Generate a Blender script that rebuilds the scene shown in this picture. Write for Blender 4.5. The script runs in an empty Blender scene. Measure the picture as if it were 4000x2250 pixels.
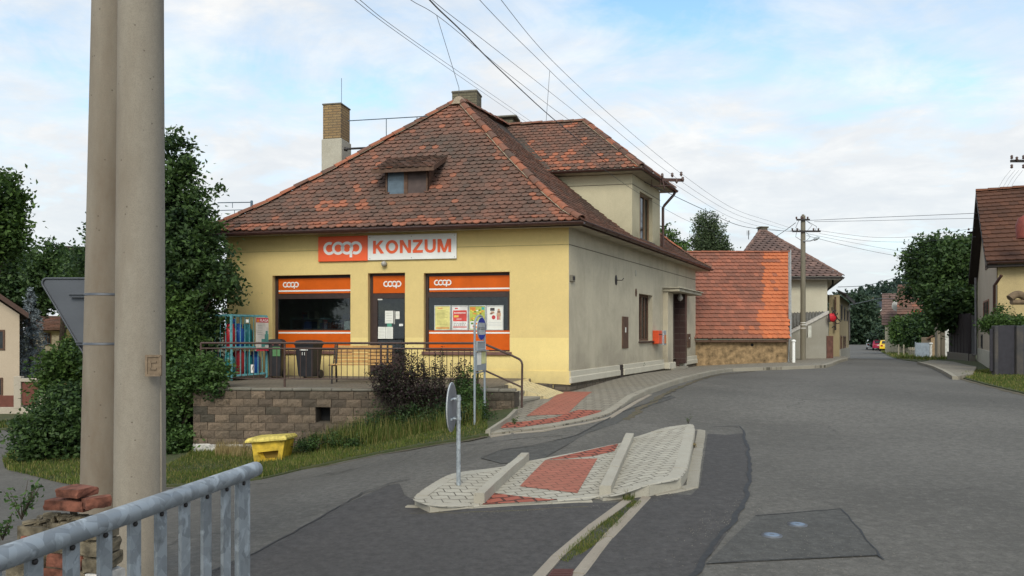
CLOUD_LOC = (0, 0, 0); SKYGAIN = (2.4, 2.75, 2.55); SUN_E = 1.5; EXPO = 0.35
import bpy, bmesh, math, random
import numpy as np
from mathutils import Vector, Matrix
R = random.Random(7)
F = 2900.0; CX = 2000.0; HY = 1298.0; E = 1.8      # focal length, principal column, horizon row, eye height
scene = bpy.context.scene
COL = scene.collection
UP = Vector((0, 0, 1))

def P(px, py, D):
    return Vector(((px - CX) / F * D, D, E + (HY - py) / F * D))

# ------------------------------------------------------------------ terrain
def _cp(px, py, D, dz=0): p = P(px, py, D); return (p.x, p.y, p.z + dz)
CTRL = [_cp(*a) for a in [
 (2222,1533,17.2,-.1),(2432,1473,20.8,-.1),(2625,1444,25.6,-.1),(2717,1431,28.9,-.1),(3073,1416,29,-.1),(3137,1406,32.7,-.1),
 (2500,1535,17),(2784,1452,25.6),(2330,1625,13.5),(1910,1690,12.2),(3300,1412,33),(1475,1772,12.3),(1025,1871,11.6),
 (755,1770,14.5),(1300,1735,14.4),(1700,1640,14.3),(2006,1603,14),(2120,1580,14.4),
 (1790,1902,8.4),(2000,2250,5.48),(3500,2250,5.33),(700,2250,5.5),(4000,1532,18),(3000,1600,14.5),(3587,1407,36),
 (2741,1668,12.9),(2717,1913,8.15),(1708,1998,7.5),(78,1600,29),(93,1660,24.5),(93,1832,14.2),(310,1970,9.5),
 (3380,1371,97),(3350,1347,142),(3863,1440,29.5)]]
CTRL += [(31,60,-.1),(22,45,.2),(38,80,-.45),(0,0,.12),(-1.5,2.5,.1),(8,3,.05),(20,6,.15),(-12,6,-.55),(-25,12,-1.2),(30,25,.5),(40,60,.0),(-10,35,-1.0),(-35,40,-1.6),
 (0,45,-.1),(10,60,.1),(-30,90,-2),(80,97,-.5),(10,97,-.5),(0,150,-.6),(110,150,-.6),(-60,150,-1.5),(-60,0,-2),(60,-10,0),(60,20,.3),(0,-15,.1)]
_c = np.array(CTRL)
def _phi(r2): return np.where(r2 > 1e-9, .5 * r2 * np.log(np.maximum(r2, 1e-9)), 0)
_n = len(_c)
_A = np.zeros((_n + 3, _n + 3))
_d2 = ((_c[:, None, :2] - _c[None, :, :2]) ** 2).sum(2)
_A[:_n, :_n] = _phi(_d2) + np.eye(_n) * .6
_A[:_n, _n] = 1; _A[:_n, _n+1:_n+3] = _c[:, :2]; _A[_n, :_n] = 1; _A[_n+1:_n+3, :_n] = _c[:, :2].T
_w = np.linalg.solve(_A, np.concatenate([_c[:, 2], [0, 0, 0]]))
def gv(x, y):
    x = np.asarray(x, float); y = np.asarray(y, float)
    xc = np.clip(x, -60, 110); yc = np.clip(y, -15, 150)
    s = _w[_n] + _w[_n+1] * xc + _w[_n+2] * yc
    for i in range(_n): s = s + _w[i] * _phi((xc - _c[i, 0]) ** 2 + (yc - _c[i, 1]) ** 2)
    return np.clip(s, -3, .9)
def g(x, y): return float(gv(x, y))
def G(px, py, h=0.0):
    """the terrain point (raised by h) seen at this bearing and depression"""
    kx = (px - CX) / F; kz = (HY - py) / F
    def f(D): return E + kz * D - g(kx * D, D) - (h if not callable(h) else h(kx * D, D))
    D = 1.2; st = .25
    while D < 200 and f(D) > 0: D *= 1.03
    lo, hi = D / 1.03, D
    for _ in range(22):
        m = (lo + hi) / 2
        if f(m) > 0: lo = m
        else: hi = m
    D = (lo + hi) / 2
    return Vector((kx * D, D))

# ------------------------------------------------------------------ naming
def tag(o, label=None, cat=None, group=None, kind=None):
    if label: o['label'] = label
    if cat: o['category'] = cat
    if group: o['group'] = group
    if kind: o['kind'] = kind
    return o
def thing(name, label, cat, loc=(0, 0, 0), group=None, kind=None):
    o = bpy.data.objects.new(name, None); COL.objects.link(o); o.location = loc; o.empty_display_size = .2
    return tag(o, label, cat, group, kind)
def world_loc(o):
    v = Vector(o.location)
    while o.parent: 
        o = o.parent; v = v + Vector(o.location) if False else v
    return v

class MB:
    def __init__(s): s.v = []; s.f = []; s.m = []; s.t = []; s.sm = []
    def add(s, vs, fs, mat=0, tint=None, smooth=False):
        b = len(s.v); s.v.extend([tuple(v) for v in vs])
        for f in fs:
            s.f.append([b + i for i in f]); s.m.append(mat); s.t.append(tint or (.5, .5, .5)); s.sm.append(smooth)
    def quad(s, a, b, c, d, mat=0, tint=None): s.add([a, b, c, d], [(0, 1, 2, 3)], mat, tint)
    def box(s, fr, u0, u1, v0, v1, w0, w1, mat=0, tint=None):
        p = [fr.p(u, v, w) for u, v, w in ((u0,v0,w0),(u1,v0,w0),(u1,v1,w0),(u0,v1,w0),(u0,v0,w1),(u1,v0,w1),(u1,v1,w1),(u0,v1,w1))]
        s.add(p, [(0,3,2,1),(4,5,6,7),(0,1,5,4),(1,2,6,5),(2,3,7,6),(3,0,4,7)], mat, tint)
    def bbox(s, fr, u0, u1, v0, v1, w0, w1, b=.01, mat=0, tint=None):
        """box with chamfered edges (octagon-ish) via shrunken faces"""
        b = min(b, abs(u1-u0)*.3, abs(v1-v0)*.3, abs(w1-w0)*.3)
        if u1 < u0: u0, u1 = u1, u0
        if v1 < v0: v0, v1 = v1, v0
        if w1 < w0: w0, w1 = w1, w0
        bm = bmesh.new(); bmesh.ops.create_cube(bm, size=1)
        for v in bm.verts:
            v.co = Vector((u0 + (v.co.x + .5) * (u1 - u0), v0 + (v.co.y + .5) * (v1 - v0), w0 + (v.co.z + .5) * (w1 - w0)))
        bmesh.ops.bevel(bm, geom=bm.edges[:], offset=b, segments=1, profile=.5, affect='EDGES')
        bm.verts.index_update()
        s.add([fr.p(*v.co) for v in bm.verts], [[v.index for v in f.verts] for f in bm.faces], mat, tint); bm.free()
    def tube(s, pts, r, n=8, mat=0, tint=None, cap=True, smooth=True):
        pts = [Vector(p) for p in pts]; rs = r if isinstance(r, (list, tuple)) else [r] * len(pts)
        rings = []; ref = None
        for i, p in enumerate(pts):
            d = (pts[min(i+1, len(pts)-1)] - pts[max(i-1, 0)])
            if d.length < 1e-9: d = Vector((0, 0, 1))
            d.normalize()
            if ref is None: ref = Vector((1, 0, 0)) if abs(d.x) < .8 else Vector((0, 1, 0))
            a = (ref - d * ref.dot(d)); a.normalize(); ref = a; b = d.cross(a)
            rings.append([p + (a * math.cos(2*math.pi*k/n) + b * math.sin(2*math.pi*k/n)) * rs[i] for k in range(n)])
        vs = [q for r_ in rings for q in r_]
        fs = [(i*n+k, i*n+(k+1) % n, (i+1)*n+(k+1) % n, (i+1)*n+k) for i in range(len(rings)-1) for k in range(n)]
        s.add(vs, fs, mat, tint, smooth)
        if cap:
            s.add(rings[0], [tuple(range(n))[::-1]], mat, tint); s.add(rings[-1], [tuple(range(n))], mat, tint)
    def prism(s, pts, ext, mat=0, tint=None):
        """planar polygon swept along vector ext"""
        pts = [Vector(p) for p in pts]; ext = Vector(ext); n = len(pts)
        s.add(pts + [p + ext for p in pts], [tuple(range(n))[::-1], tuple(range(n, 2*n))] + [(i, (i+1) % n, n+(i+1) % n, n+i) for i in range(n)], mat, tint)
    def lathe(s, c, prof, n=16, mat=0, tint=None, ax=None):
        """profile of (radius, height) turned about a vertical axis at c"""
        c = Vector(c); ax = ax or (Vector((1,0,0)), Vector((0,1,0)), UP)
        vs = [c + ax[0]*(r*math.cos(2*math.pi*k/n)) + ax[1]*(r*math.sin(2*math.pi*k/n)) + ax[2]*h for r, h in prof for k in range(n)]
        s.add(vs, [(i*n+k, i*n+(k+1) % n, (i+1)*n+(k+1) % n, (i+1)*n+k) for i in range(len(prof)-1) for k in range(n)], mat, tint, True)
        m = len(prof)
        s.add(vs[:n], [tuple(range(n))[::-1]], mat, tint); s.add(vs[(m-1)*n:], [tuple(range(n))], mat, tint)
    def build(s, name, mats, parent=None, loc=None, recalc=True):
        """link as one mesh object; loc = the object's origin (vertices are given in world space)"""
        me = bpy.data.meshes.new(name)
        if parent is not None: loc = (0, 0, 0)
        elif loc is None:
            a = np.array(s.v); loc = ((a[:,0].min()+a[:,0].max())/2, (a[:,1].min()+a[:,1].max())/2, a[:,2].min())
        L = Vector(loc)
        me.from_pydata([(x - L.x, y - L.y, z - L.z) for x, y, z in s.v], [], s.f)
        if not isinstance(mats, (list, tuple)): mats = [mats]
        for m in mats: me.materials.append(m)
        me.polygons.foreach_set('material_index', s.m); me.polygons.foreach_set('use_smooth', s.sm)
        at = me.color_attributes.new('tint', 'FLOAT_COLOR', 'CORNER')
        cnt = np.array([len(f) for f in s.f]); t = np.repeat(np.array(s.t, np.float32), cnt, axis=0)
        at.data.foreach_set('color', np.concatenate([t, np.ones((len(t), 1), np.float32)], 1).ravel())
        if recalc:
            bm = bmesh.new(); bm.from_mesh(me); bmesh.ops.recalc_face_normals(bm, faces=bm.faces); bm.to_mesh(me); bm.free()
        me.update()
        o = bpy.data.objects.new(name, me); COL.objects.link(o)
        if parent is not None:
            o.parent = parent; w = parent.matrix_basis.copy(); q = parent
            inv = Matrix.Identity(4); chain = []
            while q: chain.append(q); q = q.parent
            M = Matrix.Identity(4)
            for q in reversed(chain): M = M @ q.matrix_parent_inverse @ q.matrix_basis
            o.matrix_parent_inverse = M.inverted()
        else: o.location = L
        return o

class Frame:
    """u along, v outward (towards the viewer's side), w = world height"""
    def __init__(s, o, u, v=None):
        s.o = Vector((o[0], o[1], 0)); s.u = Vector((u[0], u[1], 0)).normalized()
        s.v = Vector((v[0], v[1], 0)).normalized() if v else Vector((s.u.y, -s.u.x, 0))
        if v is None and s.v.dot(-s.o) < 0: s.v = -s.v
        s.nrm = Vector((s.u.y, -s.u.x, 0))
        if s.nrm.dot(s.v) < 0: s.nrm = -s.nrm
    def p(s, u, v, w): return s.o + s.u * u + s.v * v + UP * w
    def hit(s, px, py, v=0.0):
        d = Vector(((px - CX) / F, 1, (HY - py) / F)); o = s.o + s.v * v
        k = o.dot(s.nrm) / d.dot(s.nrm); q = d * k
        return (q - o).dot(s.u) if abs(s.u.dot(s.v)) < 1e-6 else (q - o).dot(s.u), E + q.z
WF = Frame((0, 0), (1, 0), (0, 1))   # plain world axes: u=x, v=y

def dup(root, loc=None, rotz=None, label=None):
    r = root.copy(); COL.objects.link(r)
    if loc is not None: r.location = loc
    if rotz is not None: r.rotation_euler = (0, 0, rotz)
    if label: r['label'] = label
    def rec(a, b):
        for ch in list(a.children):
            c = ch.copy(); COL.objects.link(c); c.parent = b; rec(ch, c)
    rec(root, r)
    return r

# ------------------------------------------------------------------ materials
def new_mat(name):
    m = bpy.data.materials.new(name); m.use_nodes = True
    nt = m.node_tree; nt.nodes.clear()
    out = nt.nodes.new('ShaderNodeOutputMaterial'); b = nt.nodes.new('ShaderNodeBsdfPrincipled')
    nt.links.new(b.outputs[0], out.inputs[0])
    return m, nt, b, out
class N:
    """tiny node helper"""
    def __init__(s, nt): s.nt = nt; s.co = nt.nodes.new('ShaderNodeTexCoord')
    def n(s, t, **k):
        x = s.nt.nodes.new(t)
        for a, b in k.items(): setattr(x, a, b)
        return x
    def l(s, a, b): s.nt.links.new(a, b)
    def obj(s, sc=(1,1,1), rot=(0,0,0), loc=(0,0,0)):
        m = s.n('ShaderNodeMapping'); s.l(s.co.outputs['Object'], m.inputs[0])
        m.inputs['Scale'].default_value = sc; m.inputs['Rotation'].default_value = rot; m.inputs['Location'].default_value = loc
        return m.outputs[0]
    def noise(s, vec, scale, detail=4, rough=.55, dist=0):
        x = s.n('ShaderNodeTexNoise'); s.l(vec, x.inputs['Vector']); x.inputs['Scale'].default_value = scale
        x.inputs['Detail'].default_value = detail; x.inputs['Roughness'].default_value = rough; x.inputs['Distortion'].default_value = dist
        return x.outputs['Fac']
    def ramp(s, fac, pts):
        x = s.n('ShaderNodeValToRGB'); s.l(fac, x.inputs[0]); el = x.color_ramp.elements
        while len(el) > 1: el.remove(el[-1])
        el[0].position = pts[0][0]; el[0].color = c4(pts[0][1])
        for p, c in pts[1:]: e = el.new(p); e.color = c4(c)
        return x.outputs[0]
    def mix(s, f, a, b, mode='MIX'):
        x = s.n('ShaderNodeMix', data_type='RGBA', blend_type=mode)
        if isinstance(f, (int, float)): x.inputs[0].default_value = f
        else: s.l(f, x.inputs[0])
        for i, v in ((6, a), (7, b)):
            if isinstance(v, tuple): x.inputs[i].default_value = c4(v)
            else: s.l(v, x.inputs[i])
        return x.outputs[2]
    def math(s, op, a, b=0.0, clamp=False):
        x = s.n('ShaderNodeMath', operation=op, use_clamp=clamp)
        for i, v in ((0, a), (1, b)):
            if isinstance(v, (int, float)): x.inputs[i].default_value = v
            else: s.l(v, x.inputs[i])
        return x.outputs[0]
    def bump(s, h, st, dist=.01, nrm=None):
        x = s.n('ShaderNodeBump'); x.inputs['Strength'].default_value = st; x.inputs['Distance'].default_value = dist
        s.l(h, x.inputs['Height'])
        if nrm: s.l(nrm, x.inputs['Normal'])
        return x.outputs[0]
    def attr(s):
        x = s.n('ShaderNodeAttribute'); x.attribute_name = 'tint'; sp = s.n('ShaderNodeSeparateColor'); s.l(x.outputs['Color'], sp.inputs[0])
        return x.outputs['Color'], sp.outputs[0], sp.outputs[1], sp.outputs[2]
def c4(c): return (c[0], c[1], c[2], 1) if isinstance(c, tuple) else (c, c, c, 1)
def mul(c, k): return tuple(x * k for x in c)

def plain(name, c, rough=.6, metal=0, var=.25, scale=6, bump=.15, bs=60, spec=.4, coat=0):
    m, nt, b, out = new_mat(name); n = N(nt)
    v = n.obj()
    f = n.noise(v, scale, 5, .6)
    col = n.mix(n.ramp(f, [(.3, 0.0), (.7, 1.0)]), mul(c, 1 - var), mul(c, 1 + var * .6))
    n.l(col, b.inputs['Base Color']); b.inputs['Roughness'].default_value = rough; b.inputs['Metallic'].default_value = metal
    b.inputs['Specular IOR Level'].default_value = spec; b.inputs['Coat Weight'].default_value = coat
    if bump: n.l(n.bump(n.noise(v, bs, 3), bump, .004), b.inputs['Normal'])
    return m
def stucco(name, c, stain=(.2, .18, .13), amt=.35, grain=150, zs=None, streak=.5):
    """plastered wall: grainy bump, broad dirt, faint runs; zs = heights where damp dirt gathers"""
    m, nt, b, out = new_mat(name); n = N(nt); v = n.obj()
    big = n.noise(v, .9, 6, .65, .3); run = n.noise(n.obj((3.5, 3.5, .35)), 1.3, 5, .6)
    fine = n.noise(v, grain, 2, .7); mid = n.noise(v, 14, 5, .7)
    col = n.mix(n.math('MULTIPLY', n.ramp(big, [(.42, 0.0), (.72, 1.0)]), amt), c, stain)
    col = n.mix(n.math('MULTIPLY', n.ramp(run, [(.55, 0.0), (.8, 1.0)]), streak * amt), col, stain)
    col = n.mix(n.ramp(mid, [(.3, 0.0), (.7, .35)]), col, mul(c, .8))
    col = n.mix(n.ramp(fine, [(.35, .5), (.6, 0.0)]), col, mul(c, .6))
    if zs:
        sp = n.n('ShaderNodeSeparateXYZ'); gco = n.n('ShaderNodeNewGeometry'); n.l(gco.outputs['Position'], sp.inputs[0])
        h = n.math('ADD', sp.outputs[2], n.math('MULTIPLY', n.math('SUBTRACT', mid, .5), .5))
        mr = n.n('ShaderNodeMapRange'); n.l(h, mr.inputs[0]); mr.inputs[1].default_value = zs[0]; mr.inputs[2].default_value = zs[1]
        mr.inputs[3].default_value = zs[2]; mr.inputs[4].default_value = 0; mr.clamp = True
        col = n.mix(n.math('MULTIPLY', mr.outputs[0], n.ramp(big, [(.3, .3), (.6, 1.0)])), col, stain)
    n.l(col, b.inputs['Base Color']); b.inputs['Roughness'].default_value = .92; b.inputs['Specular IOR Level'].default_value = .2
    n.l(n.bump(n.math('ADD', fine, n.math('MULTIPLY', mid, .6)), .55, .006), b.inputs['Normal'])
    return m
def roof_mat(name, fresh, old, dark, lich=(.30, .28, .22), dirt=.6, ks=.4):
    """tint.r = random per tile, tint.g = how fresh (orange), tint.b = darkness"""
    m, nt, b, out = new_mat(name); n = N(nt); v = n.obj()
    _, r, gg, bb = n.attr()
    big = n.noise(v, .55, 6, .7, .4); mid = n.noise(v, 5, 5, .7); fine = n.noise(v, 38, 4, .7)
    k = n.math('ADD', n.math('MULTIPLY', big, .9), n.math('MULTIPLY', r, ks))
    base = n.mix(n.ramp(k, [(.38, 0.0), (.56, .6), (.74, 1.0)]), old, dark)
    base = n.mix(gg, base, fresh)
    base = n.mix(n.math('MULTIPLY', n.ramp(mid, [(.5, 0.0), (.7, 1.0)]), dirt), base, dark)
    base = n.mix(n.ramp(fine, [(.62, 0.0), (.74, .75)]), base, lich)
    base = n.mix(n.math('MULTIPLY', bb, .8), base, mul(dark, .55))
    n.l(base, b.inputs['Base Color']); b.inputs['Roughness'].default_value = .88; b.inputs['Specular IOR Level'].default_value = .25
    n.l(n.bump(n.math('ADD', fine, mid), .5, .008), b.inputs['Normal'])
    return m
def brickmat(name, c1, c2, mort, bw, bh, gap=.012, axes='xz', rot=0, wavy=0, rough=.85, vary=.5, bump=.6, stain=None, offset=.5, ms=.15, stainamt=.5):
    m, nt, b, out = new_mat(name); n = N(nt)
    sp = n.n('ShaderNodeSeparateXYZ'); n.l(n.obj(rot=(0, 0, rot)), sp.inputs[0]); cb = n.n('ShaderNodeCombineXYZ')
    X, Y, Z = sp.outputs
    a, c = {'xz': (X, Z), 'yz': (Y, Z), 'xy': (X, Y)}[axes]
    if wavy:
        s1 = n.math('SINE', n.math('MULTIPLY', a, 2 * math.pi / bw)); c = n.math('ADD', c, n.math('MULTIPLY', s1, wavy))
    n.l(a, cb.inputs[0]); n.l(c, cb.inputs[1])
    bt = n.n('ShaderNodeTexBrick'); n.l(cb.outputs[0], bt.inputs['Vector']); bt.offset = offset
    bt.inputs['Scale'].default_value = 1; bt.inputs['Brick Width'].default_value = bw; bt.inputs['Row Height'].default_value = bh
    bt.inputs['Mortar Size'].default_value = gap; bt.inputs['Mortar Smooth'].default_value = ms; bt.inputs['Bias'].default_value = 0
    bt.inputs['Color1'].default_value = c4(c1); bt.inputs['Color2'].default_value = c4(c2); bt.inputs['Mortar'].default_value = c4(mort)
    v = n.obj(); big = n.noise(v, .8, 5, .65); fine = n.noise(v, 45, 4, .7); mid = n.noise(v, 6, 5, .65)
    col = n.mix(n.ramp(mid, [(.35, 0.0), (.7, vary)]), bt.outputs[0], mul(c1, .55))
    if stain: col = n.mix(n.ramp(big, [(.42, 0.0), (.7, stainamt)]), col, stain)
    col = n.mix(n.ramp(fine, [(.3, .4), (.55, 0.0)]), col, mul(c1, .5))
    n.l(col, b.inputs['Base Color']); b.inputs['Roughness'].default_value = rough; b.inputs['Specular IOR Level'].default_value = .25
    h = n.math('ADD', n.math('MULTIPLY', n.math('SUBTRACT', 1.0, bt.outputs['Fac']), 1.0), n.math('MULTIPLY', fine, .35))
    n.l(n.bump(h, bump, .012), b.inputs['Normal'])
    return m
def asphalt(name, c, spk=.5, patch=.25, warm=(.14, .12, .10)):
    m, nt, b, out = new_mat(name); n = N(nt); v = n.obj()
    big = n.noise(v, .22, 6, .6, .5); mid = n.noise(v, 2.2, 6, .7); fine = n.noise(v, 42, 5, .8); g2 = n.noise(v, 12, 5, .75); grit = n.n('ShaderNodeTexVoronoi'); n.l(v, grit.inputs['Vector']); grit.inputs['Scale'].default_value = 55
    lane = n.noise(n.obj((.9, .12, 1), rot=(0, 0, .35)), 1.6, 5, .6)
    col = n.mix(n.ramp(big, [(.35, 0.0), (.68, 1.0)]), mul(c, 1 - patch), mul(c, 1 + patch))
    col = n.mix(n.ramp(mid, [(.5, 0.0), (.75, .35)]), col, mul(c, .68))
    col = n.mix(n.ramp(g2, [(.40, .6), (.52, 0.0)]), col, mul(c, .62)); col = n.mix(n.ramp(g2, [(.54, 0.0), (.68, .55)]), col, mul(c, 1.5))
    col = n.mix(n.ramp(lane, [(.5, 0.0), (.7, .3)]), col, mul(c, .75))
    col = n.mix(n.ramp(fine, [(.35, spk), (.5, 0.0)]), col, mul(c, .45))
    col = n.mix(n.ramp(fine, [(.58, 0.0), (.72, spk)]), col, mul(c, 2.1))
    gs = n.ramp(grit.outputs['Distance'], [(.0, 1.0), (.1, 0.0)]); sel = n.noise(v, 19, 1, .5)
    col = n.mix(n.math('MULTIPLY', gs, n.ramp(sel, [(.62, 0.0), (.66, .8)])), col, (.42, .4, .36))
    sp = n.noise(v, .7, 5, .7); col = n.mix(n.ramp(sp, [(.62, 0.0), (.8, .45)]), col, warm)
    wv = n.n('ShaderNodeVectorMath', operation='ADD'); nz = n.n('ShaderNodeTexNoise'); n.l(v, nz.inputs['Vector']); nz.inputs['Scale'].default_value = 1.1; nz.inputs['Detail'].default_value = 6; n.l(nz.outputs['Color'], wv.inputs[0]); n.l(v, wv.inputs[1])
    cr = n.n('ShaderNodeTexVoronoi', feature='DISTANCE_TO_EDGE'); n.l(wv.outputs[0], cr.inputs['Vector']); cr.inputs['Scale'].default_value = .33
    cm = n.math('MULTIPLY', n.ramp(cr.outputs['Distance'], [(.0, 1.0), (.0035, .8), (.006, 0.0)]), n.ramp(n.noise(v, .35, 3, .5), [(.52, 0.0), (.6, .7)]))
    col = n.mix(cm, col, mul(c, .35)); oil = n.noise(v, 3.1, 3, .5); col = n.mix(n.ramp(oil, [(.66, 0.0), (.74, .3)]), col, mul(c, .5))
    n.l(col, b.inputs['Base Color']); b.inputs['Roughness'].default_value = .87; b.inputs['Specular IOR Level'].default_value = .3
    n.l(n.bump(n.math('ADD', fine, n.math('MULTIPLY', mid, 1.2)), .55, .006), b.inputs['Normal'])
    return m
def concrete(name, c, stain=(.22, .17, .11), amt=.4, holes=True, long=False):
    m, nt, b, out = new_mat(name); n = N(nt); v = n.obj()
    big = n.noise(n.obj((1, 1, .25)) if long else v, 1.6, 6, .65); mid = n.noise(v, 22, 5, .7); fine = n.noise(v, 160, 2, .7)
    col = n.mix(n.math('MULTIPLY', n.ramp(big, [(.4, 0.0), (.7, 1.0)]), amt), c, stain)
    col = n.mix(n.ramp(mid, [(.4, 0.0), (.75, .4)]), col, mul(c, .72))
    col = n.mix(n.ramp(fine, [(.38, .35), (.55, 0.0)]), col, mul(c, .55))
    h = n.math('ADD', mid, n.math('MULTIPLY', fine, .6))
    if holes:
        vo = n.n('ShaderNodeTexVoronoi'); n.l(v, vo.inputs['Vector']); vo.inputs['Scale'].default_value = 14
        hs = n.ramp(vo.outputs['Distance'], [(.06, 1.0), (.09, 0.0)]); col = n.mix(n.math('MULTIPLY', hs, .6), col, mul(stain, .45))
        h = n.math('SUBTRACT', h, hs)
    n.l(col, b.inputs['Base Color']); b.inputs['Roughness'].default_value = .85; b.inputs['Specular IOR Level'].default_value = .3
    n.l(n.bump(h, .4, .004), b.inputs['Normal'])
    return m
def galv(name, c=(.42, .46, .5), rough=.42, sc=26):
    m, nt, b, out = new_mat(name); n = N(nt); v = n.obj()
    vo = n.n('ShaderNodeTexVoronoi'); n.l(v, vo.inputs['Vector']); vo.inputs['Scale'].default_value = sc
    f = n.noise(v, 9, 5, .65, .6)
    col = n.mix(n.ramp(vo.outputs['Color'], [(.2, 0.0), (.8, 1.0)]), mul(c, .78), mul(c, 1.15))
    col = n.mix(n.ramp(f, [(.56, 0.0), (.63, .8)]), col, mul(c, 1.5))
    col = n.mix(n.ramp(f, [(.3, .7), (.42, 0.0)]), col, mul(c, .55))
    n.l(col, b.inputs['Base Color']); b.inputs['Metallic'].default_value = .55
    n.l(n.ramp(f, [(.3, rough), (.7, rough + .25)]), b.inputs['Roughness'])
    n.l(n.bump(f, .15, .003), b.inputs['Normal'])
    return m
def leafmat(name, dark, light, hue=(.05, .08, .015), trans=.25, hb=.9):
    m, nt, b, out = new_mat(name); n = N(nt); v = n.obj()
    _, r, gg, bb = n.attr()
    f = n.noise(v, .9, 4, .6)
    k = n.math('ADD', n.math('MULTIPLY', r, .55), n.math('MULTIPLY', gg, .45))
    col = n.mix(n.ramp(n.math('ADD', k, n.math('MULTIPLY', n.math('SUBTRACT', f, .5), .8)), [(.15, 0.0), (.85, 1.0)]), dark, light)
    col = n.mix(n.ramp(bb, [(hb, 0.0), (min(hb + .12, 1.0), .65)]), col, hue)
    n.l(col, b.inputs['Base Color']); b.inputs['Roughness'].default_value = .6; b.inputs['Specular IOR Level'].default_value = .35
    t = n.n('ShaderNodeBsdfTranslucent'); n.l(n.mix(.4, col, light), t.inputs[0]); ms = n.n('ShaderNodeMixShader'); ms.inputs[0].default_value = trans
    n.l(b.outputs[0], ms.inputs[1]); n.l(t.outputs[0], ms.inputs[2]); n.l(ms.outputs[0], out.inputs[0])
    return m
def glassmat(name, tint=(.5, .55, .55), t=.55):
    m, nt, b, out = new_mat(name); n = N(nt)
    nt.nodes.remove(b); tr = n.n('ShaderNodeBsdfTransparent'); tr.inputs[0].default_value = c4(tint)
    gl = n.n('ShaderNodeBsdfGlossy'); gl.inputs['Roughness'].default_value = .04; gl.inputs[0].default_value = (.9, .95, 1, 1)
    dk = n.n('ShaderNodeBsdfDiffuse'); dk.inputs[0].default_value = (.012, .013, .015, 1)
    fr = n.n('ShaderNodeFresnel'); fr.inputs[0].default_value = 1.55
    m1 = n.n('ShaderNodeMixShader'); m1.inputs[0].default_value = t; n.l(dk.outputs[0], m1.inputs[1]); n.l(tr.outputs[0], m1.inputs[2])
    m2 = n.n('ShaderNodeMixShader'); n.l(fr.outputs[0], m2.inputs[0]); n.l(m1.outputs[0], m2.inputs[1]); n.l(gl.outputs[0], m2.inputs[2])
    n.l(m2.outputs[0], out.inputs[0])
    return m
def soilmat(name, a, b_, c_):
    m, nt, b, out = new_mat(name); n = N(nt); v = n.obj()
    f1 = n.noise(v, .8, 6, .65); f2 = n.noise(v, 12, 5, .7)
    col = n.mix(n.ramp(f1, [(.35, 0.0), (.65, 1.0)]), a, b_); col = n.mix(n.ramp(f2, [(.45, 0.0), (.7, .8)]), col, c_)
    n.l(col, b.inputs['Base Color']); b.inputs['Roughness'].default_value = .95
    n.l(n.bump(f2, .6, .03), b.inputs['Normal']); return m

M = {}
M['asphalt'] = asphalt('asphalt_old', (.126, .119, .106))
M['asphalt_new'] = asphalt('asphalt_new', (.072, .068, .066), .35, .12)
M['asphalt_mid'] = asphalt('asphalt_mid', (.088, .086, .080), .45, .12)
M['tar'] = plain('tar', (.035, .035, .036), .7, var=.4, scale=20)
M['soil'] = soilmat('soil', (.06, .07, .022), (.04, .058, .018), (.09, .075, .04))
M['dirt'] = soilmat('dirt', (.12, .095, .065), (.085, .07, .045), (.05, .06, .02))
M['yellow'] = stucco('yellow_plaster', (.80, .62, .27), (.46, .35, .17), .34, 180, streak=.6)
M['yellow_low'] = stucco('yellow_plaster_low', (.90, .72, .31), (.45, .36, .18), .22, 180, zs=(E-1.25, E-.6, 1.0))
M['greywall'] = stucco('grey_plaster', (.58, .525, .40), (.25, .22, .175), .6, 120, zs=(E-1.1, E-.2, .75), streak=.7)
M['plinth'] = stucco('plinth_plaster', (.58, .545, .45), (.2, .17, .12), .3, 90)
M['stone_base'] = brickmat('rubble_base', (.16,.13,.10), (.11,.09,.07), (.07,.06,.045), .28, .11, .02, axes='xz', vary=.7)
M['tile'] = roof_mat('old_roof_tile', (.40, .140, .078), (.200, .098, .070), (.092, .072, .060), dirt=.55, ks=.16)
M['tile_barn'] = roof_mat('barn_tile', (.56, .17, .07), (.37, .135, .085), (.21, .095, .068), dirt=.3, ks=.5)
M['tile_brown'] = roof_mat('brown_tile', (.17, .07, .04), (.125, .055, .033), (.07, .036, .024), lich=(.15, .1, .07), dirt=.2)
M['tile_slate'] = roof_mat('fibre_slate', (.26, .16, .13), (.235, .145, .12), (.125, .085, .075), lich=(.3, .26, .23), dirt=.5)
M['underroof'] = plain('under_roof', (.04, .028, .022), .9)
M['mortar'] = plain('ridge_mortar', (.30, .24, .17), .95, var=.4, scale=25, bump=.6)
M['brown_metal'] = plain('brown_gutter', (.062, .028, .022), .42, var=.3, scale=8, spec=.5)
M['rust_rail'] = plain('brown_rail', (.068, .038, .03), .5, var=.4, scale=18, spec=.5)
M['soffit'] = plain('soffit', (.40, .37, .29), .9, var=.3, scale=3)
M['brown_frame'] = plain('brown_frame', (.045, .026, .022), .5, var=.25, scale=10)
M['brown_wood'] = plain('brown_wood', (.11, .06, .038), .7, var=.45, scale=14)
M['orange'] = plain('orange_panel', (.60, .105, .006), .6, var=.14, scale=3, bump=0, spec=.2)
M['orange_sign'] = plain('orange_sign', (.82, .115, .03), .45, var=.06, scale=2, bump=0)
M['white'] = plain('white_board', (.78, .78, .76), .5, var=.06, scale=3, bump=0)
M['paper'] = plain('paper', (.75, .75, .70), .7, var=.06, scale=9, bump=0)
M['glass'] = glassmat('shop_glass', (.75, .8, .8), .85)
M['winglass'] = glassmat('window_glass', (.3, .32, .32), .3)
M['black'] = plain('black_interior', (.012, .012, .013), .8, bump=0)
M['interior'] = plain('interior_wall', (.5, .48, .44), .9, bump=0)
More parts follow.
